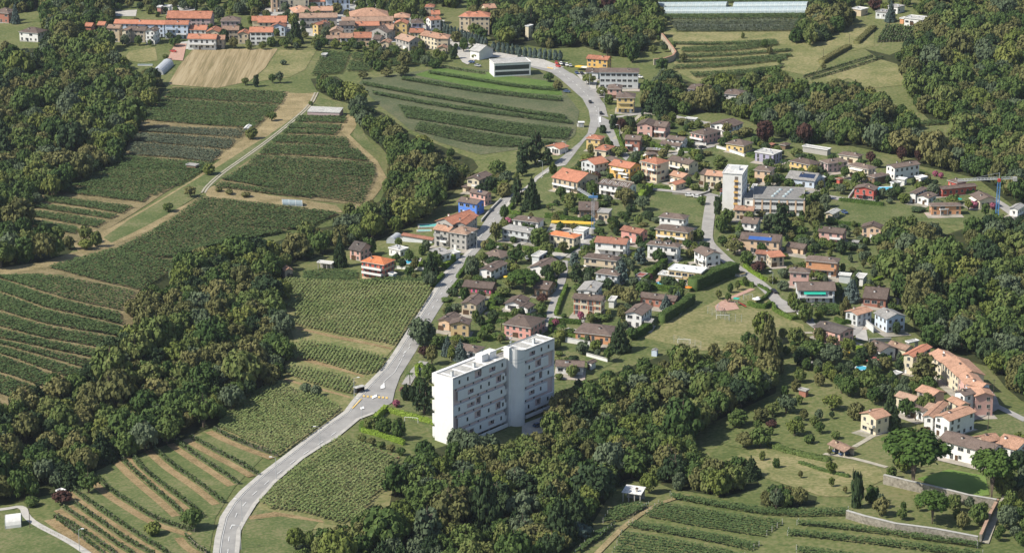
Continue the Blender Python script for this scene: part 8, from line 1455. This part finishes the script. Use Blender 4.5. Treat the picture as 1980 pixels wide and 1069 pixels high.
# ---- construction site: orange-yellow formwork slabs and cranes
for i, (x, y, l_, w_) in enumerate([(1620, 340, 10, 4), (1750, 345, 9, 4), (1885, 352, 7, 4)]):
    r = thing_at('J', x, y, 'formwork_table', ['left', 'middle', 'right'][i] + ' yellow formwork slab on the building site', 'formwork', R(-6), group='yellow formwork slabs'); m = MB(); m.box(-l_ / 2, l_ / 2, -w_ / 2, w_ / 2, 2.7, 2.95, 'yellow'); m.build('slab', r); m = MB()
    for a_ in (-.42, 0, .42):
        for b_ in (-.4, .4): m.tube((a_ * l_, b_ * w_, -.3), (a_ * l_, b_ * w_, 2.7), .08, .08, 'metal')
    m.build('props', r)
def lattice(m, p0, p1, w_, mat, step=2.0, r_=.055, tri=False):
    p0, p1 = Vector(p0), Vector(p1); d = (p1 - p0); n = max(1, int(d.length / step)); q = d.to_track_quat('Z', 'Y'); cs = [(-w_ / 2, -w_ / 2), (w_ / 2, -w_ / 2), (w_ / 2, w_ / 2), (-w_ / 2, w_ / 2)] if not tri else [(-w_ / 2, 0), (w_ / 2, 0), (0, w_)]
    C = [[p0 + d * (i / n) + q @ Vector((a, b, 0)) for a, b in cs] for i in range(n + 1)]; k = len(cs)
    for j in range(k): m.tube(C[0][j], C[-1][j], r_ * 1.5, r_ * 1.5, mat, 4)
    for i in range(n):
        for j in range(k): m.tube(C[i][j], C[i + 1][(j + 1) % k], r_, r_, mat, 3); m.tube(C[i][j], C[i][(j + 1) % k], r_, r_, mat, 3)
b = at(*cp('K', 148, 405)); top = at(*cp('K', 148, 405)); Hc = 17.5
r = empty('tower_crane', tuple(b), 0, label='blue and grey tower crane with folded-back jib above the building site', cat='crane', group='tower cranes')
m = MB(); m.tube((0, 0, -.5), (0, 0, 2.6), 1.7, 1.6, 'concrete', 14); m.build('base', r); m = MB(); lattice(m, (0, 0, 2.6), (0, 0, 8), 1.2, 'cyanblue'); lattice(m, (0, 0, 8), (0, 0, Hc), 1.0, 'metal'); m.build('mast', r)
t1 = Vector(plane(*cp('G', 665, 765), b.z + Hc + 4)); m = MB(); lattice(m, (0, 0, Hc), (t1.x - b.x, t1.y - b.y, Hc + 1.5), .9, 'metal', 1.5, .05); m.build('jib', r); m = MB(); m.box(-2.2, 2.2, -.5, .5, Hc, Hc + .9, 'cyanblue'); m.box(.4, 2.0, -.6, .6, Hc - 1.2, Hc, 'concrete'); m.build('counterweight', r)
m = MB(); m.box(-5.5, -.9, -1.2, .9, Hc - 3.0, Hc - 2.9, 'cyanblue') if False else m.tube((0, 0, Hc), (0, 0, Hc + 2.5), .25, .12, 'cyanblue'); m.build('apex', r)
b = at(1927, 430); Hc2 = (430 - 352) / (FPX / math.hypot(b.y, CAMZ) * .96)
r = empty('tower_crane', tuple(b), R(0), label='right-hand blue tower crane with red slewing head and long pale jib', cat='crane', group='tower cranes')
m = MB(); lattice(m, (0, 0, 0), (0, 0, Hc2), 1.25, 'cyanblue', 2.2, .075); m.build('mast', r); m = MB(); m.box(-.7, .7, -.7, .7, Hc2, Hc2 + 1.4, 'red'); m.tube((0, 0, Hc2 + 1.6), (0, 0, Hc2 + 4.5), .18, .1, 'metal'); m.build('slewing_head', r)
m = MB(); lattice(m, (-1, 0, Hc2 + 1.2), (-20.5, -3, Hc2 + 1.0), 1.0, 'w_palegrey', 1.6, .06, True); m.tube((0, 0, Hc2 + 4.3), (-14, -2, Hc2 + 2), .05, .05, 'metal', 4); m.build('jib', r); m = MB(); lattice(m, (1, 0, Hc2 + 1.2), (8, .8, Hc2 + 1.2), 1.0, 'metal', 1.6, .06, True); m.build('counter_jib', r); m = MB(); m.box(6.8, 8.6, -.3, 1.5, Hc2 + .2, Hc2 + 2.0, 'concrete'); m.build('counterweight', r)
# ---- playground
def pg(c, x, y, name, label, rz, build): r = thing_at(c, x, y, name, label, 'playground', R(rz), group='playground equipment'); build(r); return r
def slide(r):
    m = MB(); m.quad([(-.4, 0, 2.0), (.4, 0, 2.0), (.4, -4, .3), (-.4, -4, .3)][::-1], 'red'); m.quad([(-.4, 0, 1.95), (.4, 0, 1.95), (.4, -4, .25), (-.4, -4, .25)], 'red'); m.build('chute', r); m = MB()
    for s in (-.4, .4):
        for y in (0, 1.6): m.tube((s, y, 0), (s, y, 3.2), .07, .07, 'post')
    m.box(-.5, .5, 0, 1.6, 1.9, 2.0, 'post'); m.build('platform', r); m = MB(); m.box(-1.1, 1.1, -.5, 2.1, 3.2, 3.3, 'green'); m.build('roof', r)
def swing(r):
    m = MB()
    for x in (-2, 2):
        for s in (-1, 1): m.tube((x, s * 1.0, 0), (x, 0, 2.5), .06, .06, 'metal')
    m.tube((-2, 0, 2.5), (2, 0, 2.5), .07, .07, 'metal'); m.build('frame', r); m = MB()
    for x in (-.8, .8): m.box(x - .25, x + .25, -.1, .1, .5, .55, 'dark'); m.tube((x - .2, 0, .55), (x - .2, 0, 2.45), .02, .02, 'metal', 3); m.tube((x + .2, 0, .55), (x + .2, 0, 2.45), .02, .02, 'metal', 3)
    m.build('seats', r)
def net(r):
    m = MB(); m.tube((0, 0, 0), (0, 0, 3.4), .08, .08, 'dark'); m.build('mast', r); m = MB(); n = 8
    for i in range(n):
        a = 2 * math.pi * i / n; m.tube((0, 0, 3.3), (1.7 * math.cos(a), 1.7 * math.sin(a), .2), .03, .03, 'dark', 3)
        for z_ in (.8, 1.5, 2.2): q = 1.7 * (3.3 - z_) / 3.1; b_ = a + 2 * math.pi / n; m.tube((q * math.cos(a), q * math.sin(a), z_), (q * math.cos(b_), q * math.sin(b_), z_), .03, .03, 'dark', 3)
    m.build('ropes', r)
pg('N', 1735, 290, 'slide_tower', 'play tower with green roof and red slide', 60, slide); pg('N', 1845, 225, 'swing_set', 'swing set right of the play tower', 10, swing); pg('N', 1585, 395, 'climbing_net', 'dark pyramid climbing net at the edge of the red paving', 0, net); pg('N', 1515, 340, 'swing_set', 'swing set left of the climbing net', 80, swing)
def goal(c, x, y, rz, label):
    r = thing_at(c, x, y, 'football_goal', label, 'football goal', R(rz), group='football goals'); m = MB(); w_ = 2.6
    for s in (-w_, w_): m.tube((s, 0, 0), (s, 0, 2), .08, .08, 'white'); m.tube((s, 0, 2), (s, 1.2, 0), .04, .04, 'white')
    m.tube((-w_, 0, 2), (w_, 0, 2), .08, .08, 'white'); m.build('frame', r); m = MB()
    for i in range(9): x_ = -w_ + i * w_ / 4; m.tube((x_, .02, 2), (x_, 1.2, 0), .015, .015, 'white', 3)
    m.build('net', r)
goal('N', 1570, 440, -4, 'football goal at the playground end of the field'); goal('N', 1145, 705, -8, 'football goal at the near end of the playing field'); goal('S', 1565, 540, -14, 'football goal on the hedged lawn by the white slab')
def fence(c, pts, h_, label, n_, mat='metal'):
    P = px(c, pts); c0 = P[0]; z0 = h1(*c0); r = empty('mesh_fence', (c0[0], c0[1], z0), label=label, cat='fence'); L = resample(P, 3.0); m = MB()
    for x, y in L: z = h1(x, y) - z0; m.tube((x - c0[0], y - c0[1], z - .1), (x - c0[0], y - c0[1], z + h_), .05, .05, mat, 4)
    m.build('posts', r); m = MB()
    for (x, y), (x2, y2) in zip(L[:-1], L[1:]):
        for k in range(n_): q = h_ * (k + 1) / n_; m.tube((x - c0[0], y - c0[1], h1(x, y) - z0 + q), (x2 - c0[0], y2 - c0[1], h1(x2, y2) - z0 + q), .018, .018, mat, 3)
    m.build('wires', r)
fence('N', [(1405, 380), (1640, 465), (1775, 470)], 3.5, 'high mesh fence behind the playground goal', 5); fence('N', [(1035, 700), (1200, 740), (1330, 765)], 3.5, 'high mesh fence at the near end of the playing field', 5); fence('R', [(300, 875), (480, 960), (700, 1075)], 1.0, 'low fence along the white lane in the lower left', 2, 'post'); fence('V', [(1340, 740), (1230, 850), (1050, 1000)], 1.2, 'post line beside the field path at bottom right', 1, 'post'); fence('Q', [(520, 328), (1045, 340)], 1.2, 'fence along the top of the large maize field', 2); fence('C', [(1200, 165), (1600, 168), (2040, 168)], 2.4, 'tall netting posts over the crop beds, upper line', 2); fence('C', [(1230, 215), (1600, 218), (2000, 218)], 2.4, 'tall netting posts over the crop beds, lower line', 2)
# posts of the near trellis vineyards: one mass of short stakes
m = MB()
for x, y in ALLPOSTS: z = h1(x, y); m.box(x - .07, x + .07, y - .07, y + .07, z - .1, z + 2.0, 'frame')
o = m.build('vine_stakes'); tag(o, 'pale end stakes of the trellis rows at the bottom right', 'vine stakes', None, 'stuff')
# round planter and dish
r = thing_at('K', 1750, 862, 'round_planter', 'round stone planter wall at the bend of the winding street', 'planter'); m = MB(); n = 18
for i in range(n):
    a, b_ = 2 * math.pi * i / n, 2 * math.pi * (i + 1) / n; m.quad([(2.9 * math.cos(a), 2.9 * math.sin(a), -.5), (2.9 * math.cos(b_), 2.9 * math.sin(b_), -.5), (2.9 * math.cos(b_), 2.9 * math.sin(b_), 1.3), (2.9 * math.cos(a), 2.9 * math.sin(a), 1.3)], 'concrete')
m.quad([(2.9 * math.cos(2 * math.pi * i / n), 2.9 * math.sin(2 * math.pi * i / n), 1.28) for i in range(n)], 'soil'); m.build('wall', r)
rt_, dd = HB['tile-roofed house with satellite dish in the curved row']; m = MB(); n = 14
m.quad([(.75 * math.cos(2 * math.pi * i / n), -.5 - .1, .75 * math.sin(2 * math.pi * i / n) + 1.6) for i in range(n)], 'white'); m.quad([(.75 * math.cos(-2 * math.pi * i / n), -.5 - .04, .75 * math.sin(-2 * math.pi * i / n) + 1.6) for i in range(n)], 'white'); m.tube((0, -.5, .3), (0, -.5, 1.6), .06, .06, 'metal'); m.build('satellite_dish', dd[4])
# ================================================================ HAZE: the air between the aircraft and the hills
hb = MB(); hb.box(-9500, 9500, -2400, 14500, -30, 380, 'white'); o = hb.build('haze'); o.data.materials.clear()
hm = bpy.data.materials.new('haze'); hm.use_nodes = True; hn = hm.node_tree; hn.nodes.clear(); vo = hn.nodes.new('ShaderNodeVolumePrincipled'); out = hn.nodes.new('ShaderNodeOutputMaterial')
vo.inputs['Color'].default_value = (0.80, 0.87, 1.0, 1); vo.inputs['Density'].default_value = 0.00003; vo.inputs['Anisotropy'].default_value = 0.2
hn.links.new(vo.outputs[0], out.inputs['Volume']); o.data.materials.append(hm); tag(o, 'thin bluish summer haze over the whole valley', 'haze', None, 'stuff')
scene.cycles.volume_bounces = 0
